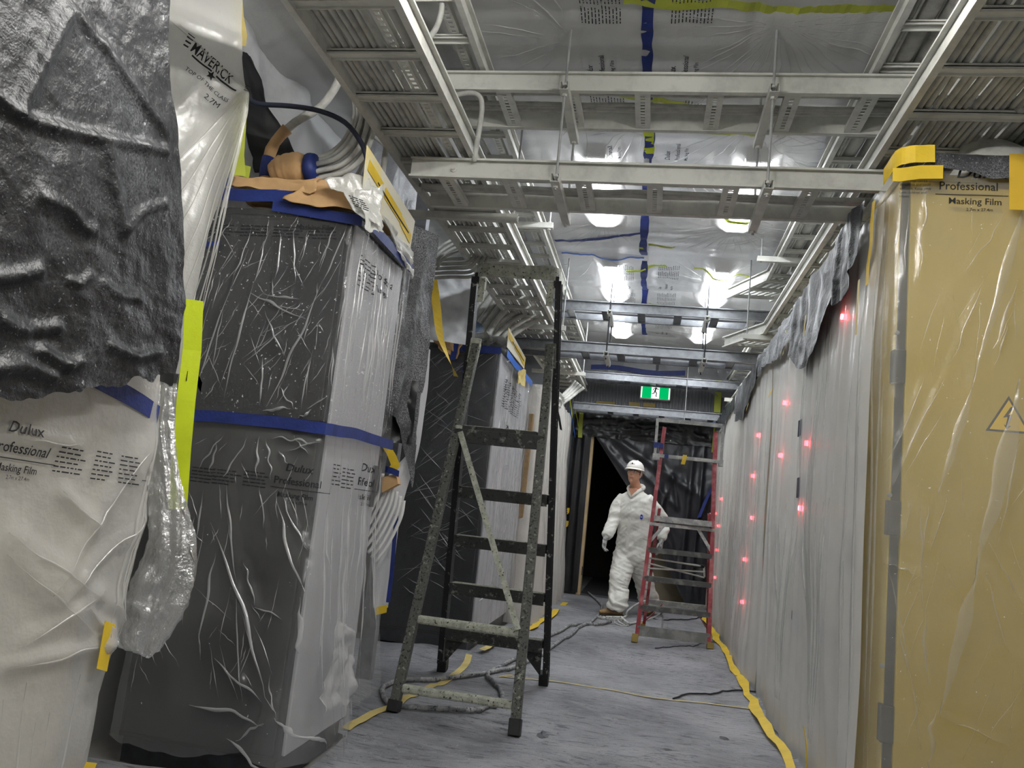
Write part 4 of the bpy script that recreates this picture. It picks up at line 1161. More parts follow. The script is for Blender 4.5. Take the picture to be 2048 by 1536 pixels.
# wall behind: grey overspray sheets
GREYS = dusty('grey_white_overspray_sheet', lin(96, 98, 102), lin(226, 228, 230), 0.16, 0.56, 1.3, bump=0.4, bs=5, fine=(-0.3, 0.35), speck_lo=0.72)
b, L = path_base([(-2.25, 2.6), (-2.25, 7.2)], 3.66, soft=0.02)
shW = Sheet(b, L, 2.2, [(0.3, 0.2, 1.4, 1.0, .12, .05), (1.6, 0.1, 1.2, 1.0, .15, .06), (2.4, 0.2, 2.6, 1.2, .1, .04)], fn=lambda s, t: 0.035 * fbm(s * 1.6, t * 1.6, 91) + 0.006 * fbm(s * 7, t * 5, 92))
setp(shW.build('dust_sheet', GREYS, 180, 90), 'pale grey oversprayed sheet covering the left wall above the cabinets', 'plastic sheet')
b, L = path_base([(-1.74, 3.95), (-1.55, 4.55)], 3.55, soft=0.02)
shW2 = Sheet(b, L, 1.5, [(0.1, 0.0, 0.2, 1.4, .04, .02), (0.4, 0.1, 0.35, 1.4, .05, .02)], fn=lambda s, t: 0.012 * fbm(s * 5, t * 2, 95))
setp(shW2.build('dust_sheet', dusty('grey_sparkling_sheet', lin(96, 98, 104), lin(170, 172, 178), 0.3, 0.7, 3.5, rough=0.4, fine=(0.1, 0.6)), 60, 90), 'grey sparkling dust sheet behind the nearest charcoal cabinet', 'plastic sheet')
p4 = [at(472, 92, Y=3.5), at(498, 118, Y=3.5), at(598, 352, Y=3.75), at(505, 350, Y=3.7)]
paper('black plastic strip hanging behind the top of the nearest charcoal cabinet', p4, BLKPL, 0.03, 14, cat='plastic sheet', name='dust_sheet', sc=4)
cable_thing('flat dark band looping over the grey wall sheet behind the cable bunch', [at(x, y, Y=3.3) for x, y in ((492, 196), (520, 208), (580, 212), (640, 222), (690, 245), (722, 285), (735, 320))], 0.012, mat=plain('dark_blue_band', lin(40, 44, 62), 0.6))

# ---- gap between L1 and L2 ----
b, L = path_base([(-1.42, 3.92), (-1.25, 4.16)], 2.62, soft=0.02)
shG = Sheet(b, L, 1.7, [(0.05, 0.2, 0.12, 1.2, .03, .03), (0.2, 0.1, 0.1, 1.0, .04, .03)], fn=lambda s, t: 0.02 * fbm(s * 7, t * 3, 98), e=(None, None, None, lambda u: 0.86 + 0.5 * u + 0.05 * np.sin(u * 8)))
setp(shG.build('dust_sheet', DUSTBLK2, 50, 110), 'grey dusted black sheet hanging at the back edge of the nearest charcoal cabinet', 'plastic sheet')
b, L = path_base([(-1.50, 4.02), (-1.35, 4.10), (-1.26, 4.12)], 1.78, soft=0.02)
shG = Sheet(b, L, 0.34, fn=lambda s, t: 0.03 * fbm(s * 5, t * 4, 99))
setp(shG.build('dust_sheet', BLKPL, 40, 40), 'black plastic pouch opening between the first two charcoal cabinets', 'plastic sheet')
WHS = film('white_sheet_strip', 0.92, (0.84, 0.84, 0.86, 1), bump=0.4, gloss=0.15)
eL = curve([at(x, y, Y=4.17) for x, y in ((843, 690), (838, 780), (824, 890), (772, 962), (755, 1050), (748, 1130), (745, 1215))], 60)
eR = curve([at(x, y, Y=4.19) for x, y in ((861, 700), (853, 800), (838, 900), (815, 975), (800, 1040), (788, 1130), (776, 1215))], 60)
G = np.array([[eL[i] + (eR[i] - eL[i]) * k + np.array([0, -0.03 * math.sin(math.pi * k) + 0.012 * float(vn(k * 4, i * 0.15, 9)), 0]) for k in np.linspace(0, 1, 14)] for i in range(len(eL))])
setp(grid_obj('masking_film', G, WHS), 'white film strip curling down between the first two charcoal cabinets', 'film')
for i in range(7):
    pts = [at(x + i * 7 - 34, y + i * 9 - 8, Y=4.06) for x, y in ((800, 955), (795, 985), (780, 1020), (762, 1052), (742, 1078))]
    cable_thing('white cable of the bunch sagging in the gap behind the nearest charcoal cabinet', pts, 0.009, mat=WHITE, group='cable bunch in the gap on the left')
tape('masking_tape', 'blue tape down the edge of the white strip in the left gap', strip([(793, 1030), (788, 1090), (783, 1150), (776, 1205)], Y=4.1), 0.022, (1, 0, 0), (0, -1, 0), BLUE)
tape('masking_tape', 'small yellow tape at the foot of the white strip in the left gap', strip([(752, 1222), (763, 1220), (774, 1217)], Y=4.08), 0.04, (0, 0, 1), (0, -1, 0), YEL)
tape('masking_tape', 'crumpled yellow tape under the black pouch in the left gap', strip([(768, 890), (778, 910), (786, 930), (775, 945)], Y=4.0), 0.05, (1, 0, 0), (0, -1, 0), YEL, wob=0.02)
tape('masking_tape', 'short blue tape below the black pouch in the left gap', strip([(770, 938), (785, 942), (798, 948)], Y=3.98), 0.032, (0, 0, 1), (0, -1, 0), BLUE)
tape('masking_tape', 'blue tape loop hanging beside the upright post in the left gap', curve(strip([(826, 500), (842, 530), (846, 565), (836, 592)], Y=4.85), 16), 0.022, (1, 0, 0), (0, -1, 0), BLUE)
setp(obj('cardboard_piece', MB().prism([tuple(at(x, y, Y=4.0)) for x, y in ((762, 955), (792, 948), (796, 968), (764, 985))], (0, 0.05, 0)), KRAFT), 'piece of brown cardboard under the blue tape in the left gap', 'cardboard')
# upright post and wall-side film in the gap
tp = thing('steel_post', 'galvanised upright post in the gap behind the nearest charcoal cabinet', 'post', (-1.62, 4.9, 0))
obj('channel', MB().prism([(-1.66, 4.86, 0), (-1.57, 4.86, 0), (-1.57, 4.93, 0), (-1.575, 4.93, 0), (-1.575, 4.865, 0), (-1.655, 4.865, 0), (-1.655, 4.93, 0), (-1.66, 4.93, 0)], (0, 0, 3.2)), GALV, tp)
obj('base_plate', MB().box(-1.70, -1.53, 4.82, 4.97, -0.012, 0.0), GALV, tp)
# ---- L2 charcoal cabinet ----
B0, B1, BY, BYB, BH = -2.14, -1.29, 6.36, 8.02, 2.44
t = cab('switchboard_cabinet', 'second charcoal cabinet on the left, behind the spattered ladder', B0, B1, BY, BYB, BH, DARKC, DARKC)
front_fittings(t, B0, B1, BY, BH, DARKC, None)
for k in range(2): obj('door', MB().box(B1, B1 + 0.016, BY + 0.02 + 0.81 * k, BY + 0.81 + 0.81 * k, 0.12, BH - 0.05), GREYC, t, bevel=0.004)
F_W2 = film('clear_film_second', 0.055, (0.8, 0.81, 0.82, 1), var=0.03, speck=0.10, speck_lo=0.70, bump=0.5, gloss=0.12, bs=6)
F_W2P = film('clear_film_second_fold', 0.42, (0.86, 0.87, 0.88, 1), var=0.12, bump=0.2, gloss=0.6)
r = random.Random(33)
pl, fl = [], []
for i in range(110):
    s, q = r.uniform(0.2, .75), r.uniform(.05, 2.0); a = r.uniform(-0.9, -0.2) if r.random() < .7 else r.uniform(.2, .9); Lq = r.uniform(.15, .45)
    if s + Lq * math.cos(a) < .86: pl.append((s, q, s + Lq * math.cos(a), q + Lq * math.sin(a), r.uniform(.004, .010), .008))
pl += side_pleats(r, .90, 2.5, .0, 2.3, 50, .012, .012)
for i in range(40):
    s, q = r.uniform(.92, 2.4), r.uniform(.1, 2.1); pl.append((s, q, s + r.uniform(-.14, .14), q + r.uniform(-.12, .12), .010, .012))
fl += [(0.92 + 0.09 * i, 0.0, 0.90 + 0.095 * i, 2.3, .02, .010 * (1 + i % 2)) for i in range(18)]
b, L = wrap_film(B0, B1, BY, BYB, BH - 0.01, 0.03, None)
sh = Sheet(b, L, 2.42, fl, fn=lambda s, t: 0.010 + 0.014 * fbm(s * 2.5, t * 2, 101) + 0.003 * fbm(s * 14, t * 12, 102, 3, True))
o = setp(sh.build('masking_film', [F_W2, F_W2P], 170, 150, pl), 'clear creased film around the second charcoal cabinet on the left', 'film')
P = Print(lambda a, c: sh.pt(a, c, 0.004))
for k in range(6): P.para((0.95 + .16 * k, 0.25), 0, 0, 0.13, 12, 0.02, 130 + k)
P.text((1.2, 0.62), 'Dulux', 0.07, True, 0.2); P.text((1.2, 0.72), 'Professional', 0.07, True); P.done(o)
F_SIDE = film('white_side_film', 0.45, (0.86, 0.86, 0.88, 1), var=0.1, bump=0.9, gloss=0.5, bs=9)
tape('masking_tape', 'dark blue tape along the top of the second charcoal cabinet', [(-1.70, 6.31, 2.40), (-1.5, 6.305, 2.395), (-1.27, 6.31, 2.40)], 0.06, (0, 0, 1), (0, -1, 0), BLUE)
tape('masking_tape', 'blue tape along the corridor side top edge of the second charcoal cabinet', [(-1.235, 6.4, 2.40), (-1.232, 6.8, 2.38), (-1.232, 7.3, 2.38), (-1.235, 7.9, 2.38)], 0.06, (0, 0, 1), (1, 0, 0), BLUEL)
for k, (a, c) in enumerate((((920, 650), (905, 720)), ((945, 660), (930, 745)))):
    tape('masking_tape', ['left', 'right'][k] + ' of two blue tape strips hanging over the top of the second charcoal cabinet', strip([a, ((a[0] + c[0]) / 2, (a[1] + c[1]) / 2), c], Y=6.27 - .01 * k), 0.05, (1, 0, 0), (0, -1, 0), BLUE)
paper('brown paper on the top left of the second charcoal cabinet', [at(860, 672, Y=6.28), at(930, 665, Y=6.28), at(915, 718, Y=6.27), at(880, 700, Y=6.27)], KRAFT, 0.02, 15)
top_card('white card with yellow tape on the edge of the second charcoal cabinet', -1.235, 6.35, 7.3, 2.44, 0.16, 0.10, 2)
paper('small yellow paper hanging on the corridor side of the second charcoal cabinet', [at(1036, 740, X=-1.2), at(1052, 738, X=-1.2), at(1050, 775, X=-1.2), at(1036, 765, X=-1.2)], YELP, 0.01, 16)
paper('crumpled white film on top of the second charcoal cabinet', [(-1.6, 6.3, 2.50), (-1.25, 6.3, 2.52), (-1.25, 6.7, 2.46), (-1.6, 6.7, 2.46)], WHF, 0.04, 17, cat='film', name='masking_film')
# long yellow tape strip dangling
p = curve([at(x, y, Y=4.75) for x, y in ((866, 560), (874, 620), (880, 670), (892, 705), (905, 735), (912, 753))], 24)
sd = [(0.9 * math.cos(i * 0.12), 0.9 * math.sin(i * 0.12), 0.15) for i in range(len(p))]
tape('masking_tape', 'long yellow tape strip dangling in the gap beside the ladder', p, 0.055, sd, (0, -1, 0.1), YEL)
# fat cables into the top of L2
for i in range(6):
    pts = [at(1046 - i * 12, 545 - i * 3, Y=6.9), at(1034 - i * 13, 580 - i * 3, Y=6.85), at(1014 - i * 13, 615 - i * 4, Y=6.75), at(988 - i * 13, 648 - i * 3, Y=6.62), at(968 - i * 12, 680 - i * 3, Y=6.5)]
    cable_thing('fat white cable of the sweeping bunch behind the ladder top', pts, 0.0265, group='fat cable bunch into the second charcoal cabinet')
for i in range(4):
    pts = [at(1088 - i * 3, 608 + i * 10, Y=7.0), at(1050 + i * 3, 616 + i * 11, Y=6.95), at(1012 + i * 5, 636 + i * 11, Y=6.85), at(982 + i * 8, 664 + i * 10, Y=6.7), at(964 + i * 9, 698 + i * 5, Y=6.6)]
    cable_thing('white cable of the lower sweeping bunch beside the ladder stile', pts, 0.022, group='lower cable bunch into the second charcoal cabinet')
setp(obj('masking_tape', MB().tube([tuple(at(940, 652, Y=6.5)), tuple(at(932, 668, Y=6.46)), tuple(at(925, 680, Y=6.42))], [0.13, 0.14, 0.13], 14, flat=0.7), plain('dusty_blue_wrap', lin(96, 116, 146), 0.6, var=0.2)), 'dusty blue wrap round the fat cable bunch on the second charcoal cabinet', 'tape')
for i in range(5):
    pts = [at(832 + i, 526 + i * 9, Y=5.3), at(870, 520 + i * 9, Y=5.3), at(905, 518 + i * 9, Y=5.3), at(930 + i * 4, 516 + i * 9, Y=5.3), at(944 + i * 7, 502 + i * 6, Y=5.3), at(946 + i * 9, 480, Y=5.35)]
    cable_thing('white cable of the flat bunch curling up into the tray beside the post', pts, 0.0125, group='curling cable bunch beside the post')
for i in range(4):
    pts = [at(850 + i * 8, 540, Y=5.2), at(862 + i * 7, 512 + i * 3, Y=5.2), at(884 + i * 6, 490 + i * 6, Y=5.25), at(915 + i * 3, 474 + i * 8, Y=5.3)]
    cable_thing('thin white cable arching above the curling bunch beside the post', pts, 0.010, group='arching thin cables beside the post')
setp(shW2.__class__(path_base([(-2.24, 5.8), (-1.5, 6.1)], 3.0, soft=.02)[0], 0.79, 0.62, fn=lambda s, t: 0.05 * fbm(s * 4, t * 4, 7) - 0.15 * (t - .3) ** 2).build('dust_sheet', GREYS, 40, 40), 'pale oversprayed hood over the back of the second charcoal cabinet', 'plastic sheet')
for i in range(3):
    pts = [at(1058 + i * 6, 655, Y=8.0), at(1048 + i * 6, 680, Y=8.0), at(1030 + i * 5, 698, Y=7.95), at(1018 + i * 6, 712, Y=7.9)]
    cable_thing('grey cable dropping from the tray behind the second charcoal cabinet', pts, 0.022, mat=GREYCAB, group='grey drop cables behind the second charcoal cabinet')

# ---- strip and L3 cream cabinets ----
LATH = plain('brown_board', lin(150, 124, 88), 0.7, var=0.2, vs=20)
setp(obj('timber_batten', MB().box(-1.27, -1.215, 8.06, 8.14, 0.0, 2.1), LATH, bevel=0.004), 'brown timber batten between the dark and cream left cabinets', 'batten')
C1 = -1.20
for k, (y0, y1, h, lb) in enumerate(((8.18, 9.62, 2.42, 'cream cabinet on the left just past the brown batten, under film'), (9.64, 11.05, 2.40, 'last cream cabinet on the left, against the end wall, under film'))):
    t = cab('switchboard_cabinet', lb, -1.95, C1, y0, y1, h, CREAM, CREAM)
    for j in range(2): obj('door', MB().box(C1, C1 + 0.016, y0 + 0.02 + 0.71 * j, y0 + 0.70 + 0.71 * j, 0.12, h - 0.05), CREAM, t, bevel=0.004)
F_C = film('milky_film', 0.62, (0.88, 0.86, 0.82, 1), trans=0.12, var=0.08, bump=0.5, gloss=0.3, bs=7)
F_CP = film('milky_film_fold', 0.5, (0.88, 0.87, 0.84, 1), var=0.06, bump=0.2, gloss=0.35)
b, L = path_base([(-1.5, 8.14), (C1 + 0.05, 8.14), (C1 + 0.05, 11.1)], 2.42, flare=lambda s, t: 0.06 * np.clip(t - .6, 0, 2))
r = random.Random(44)
pl = side_pleats(r, .36, 3.1, .1, 2.3, 50, .016, .016)
sh = Sheet(b, L, 2.40, [(0.4 + 0.1 * i, 0.0, 0.36 + 0.105 * i, 2.4, .025, .014 * (1 + i % 3)) for i in range(26)], fn=lambda s, t: 0.02 + 0.02 * fbm(s * 2, t * 1, 111))
setp(sh.build('masking_film', [F_C, F_CP], 150, 90, pl), 'milky film hanging over the cream cabinets at the left far end', 'film')
for (px, py, lb) in ((1134, 1022, 'upper'), (1132, 1048, 'lower')):
    o = at(px, py, X=-1.08)
    m = MB(); rr_ = random.Random(px)
    for i in range(3): m.ribbon(curve([o + np.array([0.01 * rr_.random(), -0.05, 0.03 * (i - 1)]), o + np.array([0.03, 0, 0.02 * (i - 1) + .01]), o + np.array([0.01, 0.06, 0.03 * (i - 1)])], 8), 0.03, (0.2, 0, 1), (1, 0, 0), 0.002)
    setp(obj('masking_tape', m, YEL), lb + ' knot of crumpled yellow tape on the milky film by the doorway', 'tape')
p = curve([at(x, y, Z=0.02) for x, y in ((1045, 1268), (1075, 1248), (1100, 1232), (1118, 1218), (1128, 1205))], 16)
tape('masking_tape', 'yellow floor tape along the foot of the cream cabinets on the left', p, 0.07, (1, 0.25, 0), (0, 0, 1), YEL, wob=0.03)
for (q, lb, mat, w) in ((((1112, 812), (1118, 835), (1122, 860)), 'black plastic flap over the top of the cream left cabinets', BLKPL, 0.09), (((1138, 815), (1146, 845), (1150, 875)), 'light blue tape strip on top of the last cream left cabinet', BLUEL, 0.045), (((1150, 818), (1155, 840), (1157, 862)), 'yellow-green tape strip on top of the last cream left cabinet', LIME, 0.04), (((1140, 800), (1143, 820), (1144, 838)), 'lime tape strip over the top of the cream left cabinets', LIME, 0.04)):
    tape('masking_tape' if 'tape' in lb else 'dust_sheet', lb, [at(x, y, X=-1.07 + 0.01 * len(lb) * 0.02) for x, y in q], w, (0.2, 1, 0), (1, 0, 0), mat)
paper('scrap of white film sticking up at the top of the cream left cabinets', [at(1105, 775, X=-1.1), at(1125, 790, X=-1.1), at(1135, 825, X=-1.1), at(1108, 812, X=-1.1)], WHF, 0.03, 19, cat='film', name='masking_film')
for i in range(4):
    pts = [at(1150 + i * 6, 760 + i * 5, Y=9.9), at(1140 + i * 4, 775 + i * 4, Y=9.9), at(1125 + i * 4, 790 + i * 3, Y=9.8), at(1112 + i * 3, 800 + i * 3, Y=9.7)]
    cable_thing('white cable looping down to the cream left cabinets', pts, 0.02, group='loops over the cream left cabinets')

# ================================================================== right row
RX = 0.90
t = cab('switchboard_cabinet', 'ochre yellow cabinet at the right edge, end panel facing the viewer under film', RX, 2.2, 3.26, 3.62, 2.66, OCHRE, OCHRE)
obj('end_panel', MB().box(RX + 0.035, 2.18, 3.236, 3.256, 0.12, 2.6), OCHRE, t, bevel=0.003)
obj('gasket', MB().box(RX + 0.004, RX + 0.034, 3.248, 3.262, 0.1, 2.62), BLACKM, t)
for z in (1.80, 1.22, 0.48): obj('hinge', MB().box(RX - 0.012, RX + 0.034, 3.23, 3.275, z, z + 0.13), BLACKM, t, bevel=0.003)
for (px, py) in ((1795, 665), (1780, 990), (1765, 1332)):
    p = at(px, py, Y=3.23); obj('screw', MB().tube([(p[0], 3.24, p[2]), (p[0], 3.228, p[2])], 0.008, 8), GALV, t)
sg = at(2018, 838, Y=3.23)
tri = lambda k, y: [(sg[0] + k * a, y, sg[2] + k * c) for a, c in ((-0.078, -0.05), (0.078, -0.05), (0, 0.088))]
ws = thing('warning_sign', 'yellow triangle warning sign with black lightning bolt on the ochre panel', 'sign', (sg[0], 3.233, sg[2]))
obj('border', MB().prism(tri(1.0, 3.2355), (0, -0.0015, 0)), BLACKM, ws)
obj('face', MB().prism([(x, 3.234, z - 0.001) for x, y, z in tri(0.83, 0)], (0, -0.0008, 0)), plain('sign_yellow', lin(236, 196, 30), 0.5, var=0.02), ws)
bolt = [(0.008, 0.055), (-0.022, 0.005), (-0.004, 0.008), (-0.012, -0.030), (-0.019, -0.024), (-0.008, -0.047), (0.010, -0.030), (0.0, -0.030), (0.014, 0.022), (-0.002, 0.018), (0.022, 0.055)]
obj('lightning_bolt', MB().prism([(sg[0] + a * 0.85, 3.2332, sg[2] + c * 0.85) for a, c in bolt], (0, -0.0008, 0)), BLACKM, ws)

RED = glow('lit_red_lamp', (1.0, 0.04, 0.06, 1), 22.0)
WIN = plain('dark_meter_glass', lin(38, 42, 66), 0.25, var=0.1)
GRN = plain('green_button', lin(20, 110, 70), 0.4, var=0.05)
TAN = plain('tan_cabinet_enamel', lin(214, 206, 182), 0.5, var=0.04, vs=2)
rows = [(3.63, 4.68), (4.70, 5.62), (5.64, 6.56), (6.58, 7.5), (7.52, 8.44), (8.46, 9.38), (9.4, 10.3), (10.32, 11.1)]
nm = ['first', 'second', 'third', 'fourth', 'fifth', 'sixth', 'seventh', 'last']
RC = []
for k, (y0, y1) in enumerate(rows):
    h = 2.56 - 0.012 * k
    c_ = cab('switchboard_cabinet', nm[k] + ' cream cabinet behind the film in the right row, counted from the ochre one', RX, 1.75, y0, y1, h, TAN if k % 2 else CREAM, CREAM)
    n = 2 if y1 - y0 > 1 else 1
    obj('door', MB().box(RX - 0.016, RX, y0 + 0.015, y1 - 0.015, 0.12, h - 0.05), TAN if k % 2 else CREAM, c_, bevel=0.004)
    obj('door_handle', MB().box(RX - 0.04, RX - 0.016, y0 + 0.06, y0 + 0.09, 1.05, 1.22), BLACKM, c_, bevel=0.004)
    RC.append((y0, y1, c_))
def on_row(px, py, name, mat, w, h, d=0.02, rnd_=False, X=RX - 0.016):
    p = at(px, py, X=X)
    c_ = min(RC, key=lambda q: max(q[0] - p[1], p[1] - q[1]))[2]
    if rnd_: return obj(name, MB().tube([(X + 0.001, p[1], p[2]), (X - d, p[1], p[2])], [w / 2, w / 2 * 0.85], 12), mat, c_, smooth=False)
    return obj(name, MB().box(X - d, X + 0.001, p[1] - w / 2, p[1] + w / 2, p[2] - h / 2, p[2] + h / 2), mat, c_, bevel=0.003)
for (px, py) in ((1693, 634), (1574, 806), (1520, 871), (1619, 887), (1565, 911), (1509, 952), (1606, 1017), (1507, 1036), (1444, 998), (1433, 1027), (1439, 1052), (1492, 1119), (1487, 1204), (1432, 1155), (1436, 1100)):
    on_row(px, py, 'indicator_lamp', RED, 0.034, 0, 0.026, True)
for (px, py, w, h) in ((1612, 853, .30, .10), (1607, 975, .22, .12), (1516, 930, .25, .10), (1519, 852, .25, .14), (1609, 1112, .30, .05), (1665, 1119, .30, .05), (1592, 1240, .26, .10), (1658, 1272, .30, .10), (1480, 960, .3, .12), (1470, 1100, .3, .1)):
    on_row(px, py, 'meter_window', WIN, w, h)
for (px, py) in ((1726, 905), (1643, 937)): on_row(px, py, 'name_plate', WHITE, 0.13, 0.035, 0.036)
on_row(1543, 1050, 'push_button', GRN, 0.05, 0.12)

setp(obj('dust_sheet', MB().add([tuple(at(x, y, Y=4.9)) for x, y in ((1652, 268), (1668, 258), (1702, 275), (1690, 318), (1662, 325), (1648, 305))] + [tuple(at(1674, 292, Y=4.82))], [(i, (i + 1) % 6, 6) for i in range(6)]), BLKPL), 'black plastic wrapped lump beside the upper right tray behind the near cross trays', 'plastic sheet')
# film over the right row
F_R = film('milky_right_film', 0.68, (0.93, 0.92, 0.89, 1), var=0.12, bump=0.15, gloss=0.35, trans=0.06, bs=5)
F_RP = film('milky_right_film_fold', 0.38, (0.88, 0.88, 0.86, 1), var=0.08, bump=0.2, gloss=0.4)
for k, (ya, yb, zt, lb) in enumerate(((6.35, 3.40, 2.60, 'milky film over the nearer cream cabinets of the right row'), (11.15, 6.25, 2.56, 'milky film over the farther cream cabinets of the right row'))):
    off = 0.028 + 0.014 * k
    b, L = path_base([(RX - off, ya), (RX - off, yb)], zt, flare=lambda s, t: 0.02 * np.clip(t - 1.9, 0, 1))
    r = random.Random(50 + k)
    pl = side_pleats(r, .05, L - .05, .02, 2.45, 16 if k == 0 else 22, .022, .014)
    # a few gathered fans from the top edge and from the floor
    for c_ in ([1.1, 2.0] if k == 0 else [1.0, 2.2, 3.4]):
        for i in range(7): pl.append((c_ + 0.012 * i, 2.40, c_ + (i - 3) * 0.11, 1.2 + 0.1 * r.random(), .018, .016))
    fl = [(0.1 + 0.17 * i + r.uniform(-.05, .05), 0.0, 0.1 + 0.17 * i + r.uniform(-.1, .1), 2.5, r.uniform(.045, .085), r.uniform(.010, .026)) for i in range(int(L / .17))]
    fn = lambda s, t, k=k: 0.022 * fbm(s * 1.7, t * 0.8, 121 + k, 2) + 0.002 * fbm(s * 5, t * 1.2, 123, 1)
    s_ = Sheet(b, L, zt - 0.02, fl, fn=fn)
    setp(s_.build('masking_film', [F_R, F_RP], 230, 110, pl), lb, 'film')

# film over the ochre end panel
F_Y = film('clear_film_on_ochre', 0.20, (0.88, 0.86, 0.76, 1), trans=0.15, var=0.10, speck=0.16, speck_lo=0.62, bump=0.45, gloss=0.22, bs=8)
F_YP = film('clear_film_on_ochre_fold', 0.24, (0.88, 0.86, 0.78, 1), var=0.06, bump=0.25, gloss=0.3, bs=14)
ZY = 2.66
b, L = path_base([(RX - 0.03, 3.60), (RX - 0.03, 3.195), (1.95, 3.195)], ZY, soft=0.02)
s00 = 0.405
def yel(px, py):
    p = at(px, py, Y=3.19); return s00 + p[0] - (RX - 0.03), ZY - p[2]
pl, fl = [], []
for (a, c, w, h) in (((2048, 400), (1947, 760), .044, .010), ((1947, 760), (1877, 987), .034, .008), ((2046, 760), (1950, 1150), .078, .012), ((1950, 1150), (1880, 1427), .055, .010), ((1887, 760), (1781, 977), .012, .008), ((1846, 760), (1776, 937), .012, .008), ((1963, 573), (1895, 732), .014, .008), ((2012, 429), (1934, 543), .012, .008), ((1800, 400), (1790, 520), .014, .006), ((1815, 400), (1808, 560), .012, .006), ((1858, 360), (1838, 560), .018, .008), ((1892, 997), (1857, 1103), .012, .008), ((1836, 1013), (1846, 1215), .018, .008), ((1846, 1215), (1857, 1366), .018, .008), ((1855, 1015), (1843, 1100), .01, .006), ((1820, 1010), (1800, 1090), .01, .006), ((1973, 1083), (2048, 1215), .010, .008), ((1968, 1144), (2013, 1305), .012, .008), ((1770, 1125), (1830, 1150), .016, .012), ((1775, 1135), (1820, 1340), .012, .006), ((1800, 1250), (1840, 1500), .012, .006), ((1870, 1420), (1860, 1536), .024, .01), ((2012, 640), (1990, 730), .012, .008), ((2040, 880), (1995, 1080), .016, .008), ((1880, 1430), (2010, 1490), .01, .008), ((1758, 760), (1765, 920), .008, .006), ((2030, 560), (1990, 700), .02, .008)):
    p, q = yel(*a), yel(*c); pl.append((p[0], p[1], q[0], q[1], w, h)); fl.append((p[0], p[1], q[0], q[1], w, 0.006))
for i in range(4): pl.append((0.05 + 0.08 * i, 0.05, 0.06 + 0.08 * i, 2.3, .014, .012))
pl += fine(random.Random(61), 60, .44, 1.2, .1, 2.4, (1.9, 1.8, 1.4, 2.1), (.08, .3))
shY = Sheet(b, L, 2.62, fl, fn=lambda s, t: 0.006 + 0.006 * fbm(s * 2, t * 1.5, 131) + 0.0016 * fbm(s * 18, t * 12, 133))
oY = setp(shY.build('masking_film', [F_Y, F_YP], 150, 200, pl), 'clear printed film with long diagonal folds over the ochre end panel', 'film')
P = Print(lambda a, c: shY.pt(a, c, 0.003), 0.0)
q = yel(1878, 378)
P.text((q[0] + 0.06, q[1] - 0.05), 'Dulux', 0.062, True, 0.2, 1.2)
P.text((q[0], q[1]), 'Professional', 0.047, True, 0, 0.93)
P.rule(q, -0.012, -0.022, 0.26, 0.0035)
P.text((q[0] + 0.035, q[1] + 0.058), 'Masking Film', 0.037, True)
P.text((q[0] + 0.10, q[1] + 0.085), '2.7m x 27.4m', 0.017, True)
q = yel(1800, 362)
for i, ln in enumerate(('Plastic bags can be', 'dangerous and could', 'suffocate. Keep away', 'from children and', 'infants')): P.text((q[0], q[1] + i * 0.0165), ln, 0.0135)
q = yel(2020, 345)
P.para((q[0] + 0.02, q[1]), 0, 0, 0.12, 6, 0.018, 140)
P.done(oY)
# tapes and black plastic on its top edge
b2, L2 = path_base([(0.98, 3.165), (1.55, 3.165)], 2.705, soft=0.01)
s_ = Sheet(b2, L2, 0.12, fn=lambda s, t: 0.006 * fbm(s * 9, t * 9, 141), e=(None, None, None, lambda u: 0.055 + 0.055 * np.clip(u * 1.6, 0, 1) + 0.008 * vn(u * 8, u * 0, 3)))
setp(s_.build('dust_sheet', DUSTBLK2, 60, 14), 'dusted black plastic strip along the top of the ochre panel', 'plastic sheet')
tape('masking_tape', 'yellow tape along the top left corner of the ochre panel', strip([(1785, 348), (1800, 350), (1840, 345), (1886, 345)], Y=3.15), 0.055, (0, 0, 1), (0, -1, 0), YEL, wob=0.003)
tape('masking_tape', 'crumpled yellow tape wrapped over the top left corner of the ochre panel', curve([(RX - 0.05, 3.32, 2.67), (RX - 0.04, 3.2, 2.69), (RX + 0.0, 3.15, 2.695), (RX + 0.09, 3.145, 2.695)], 12), 0.075, (0, 0.1, 1), (-0.5, -0.8, 0), YEL, wob=0.008)
tape('masking_tape', 'yellow tape at the right edge of the picture on the ochre panel top', strip([(2040, 308), (2040, 350), (2040, 420)], Y=3.15), 0.075, (1, 0, 0), (0, -1, 0), plain('ochre_tape', lin(208, 170, 50), 0.55, var=0.08))
p = [at(x, y, X=RX - 0.06) for x, y in ((1748, 402), (1744, 440), (1742, 490), (1736, 530), (1734, 570))]
tape('masking_tape', 'vertical yellow tape on the corridor side of the ochre cabinet top', p, 0.045, (0, 1, 0.1), (-1, 0, 0), YEL)
# black dust sheets lapped over the top edge of the right row
def lap(label, y0, y1, z1, bot, mat, seed, X=RX - 0.075):
    b_, L_ = path_base([(X, y1), (X - 0.01, y0)], z1, flare=lambda s, t: 0.03 * np.clip(t, 0, 1))
    s_ = Sheet(b_, L_, 1.0, [(0.15, 0, 0.1, .4, .03, .02), (0.4, 0, 0.45, .4, .03, .02)], fn=lambda s, t: 0.012 * fbm(s * 6, t * 5, seed), e=(None, None, None, lambda u: np.interp(u, np.linspace(0, 1, len(bot)), bot) + 0.012 * vn(u * 9, u * 0, seed)))
    setp(s_.build('dust_sheet', mat, 50, 26), label, 'plastic sheet')
lap('black sheet lapped over the right row just past the ochre cabinet', 3.52, 4.05, 2.66, [0.34, 0.40, 0.26], DUSTBLK, 151)
lap('grey black sheet with a long torn tail on the right row', 4.0, 5.25, 2.63, [0.30, 0.48, 0.52, 0.46, 0.26], DUSTBLK, 152)
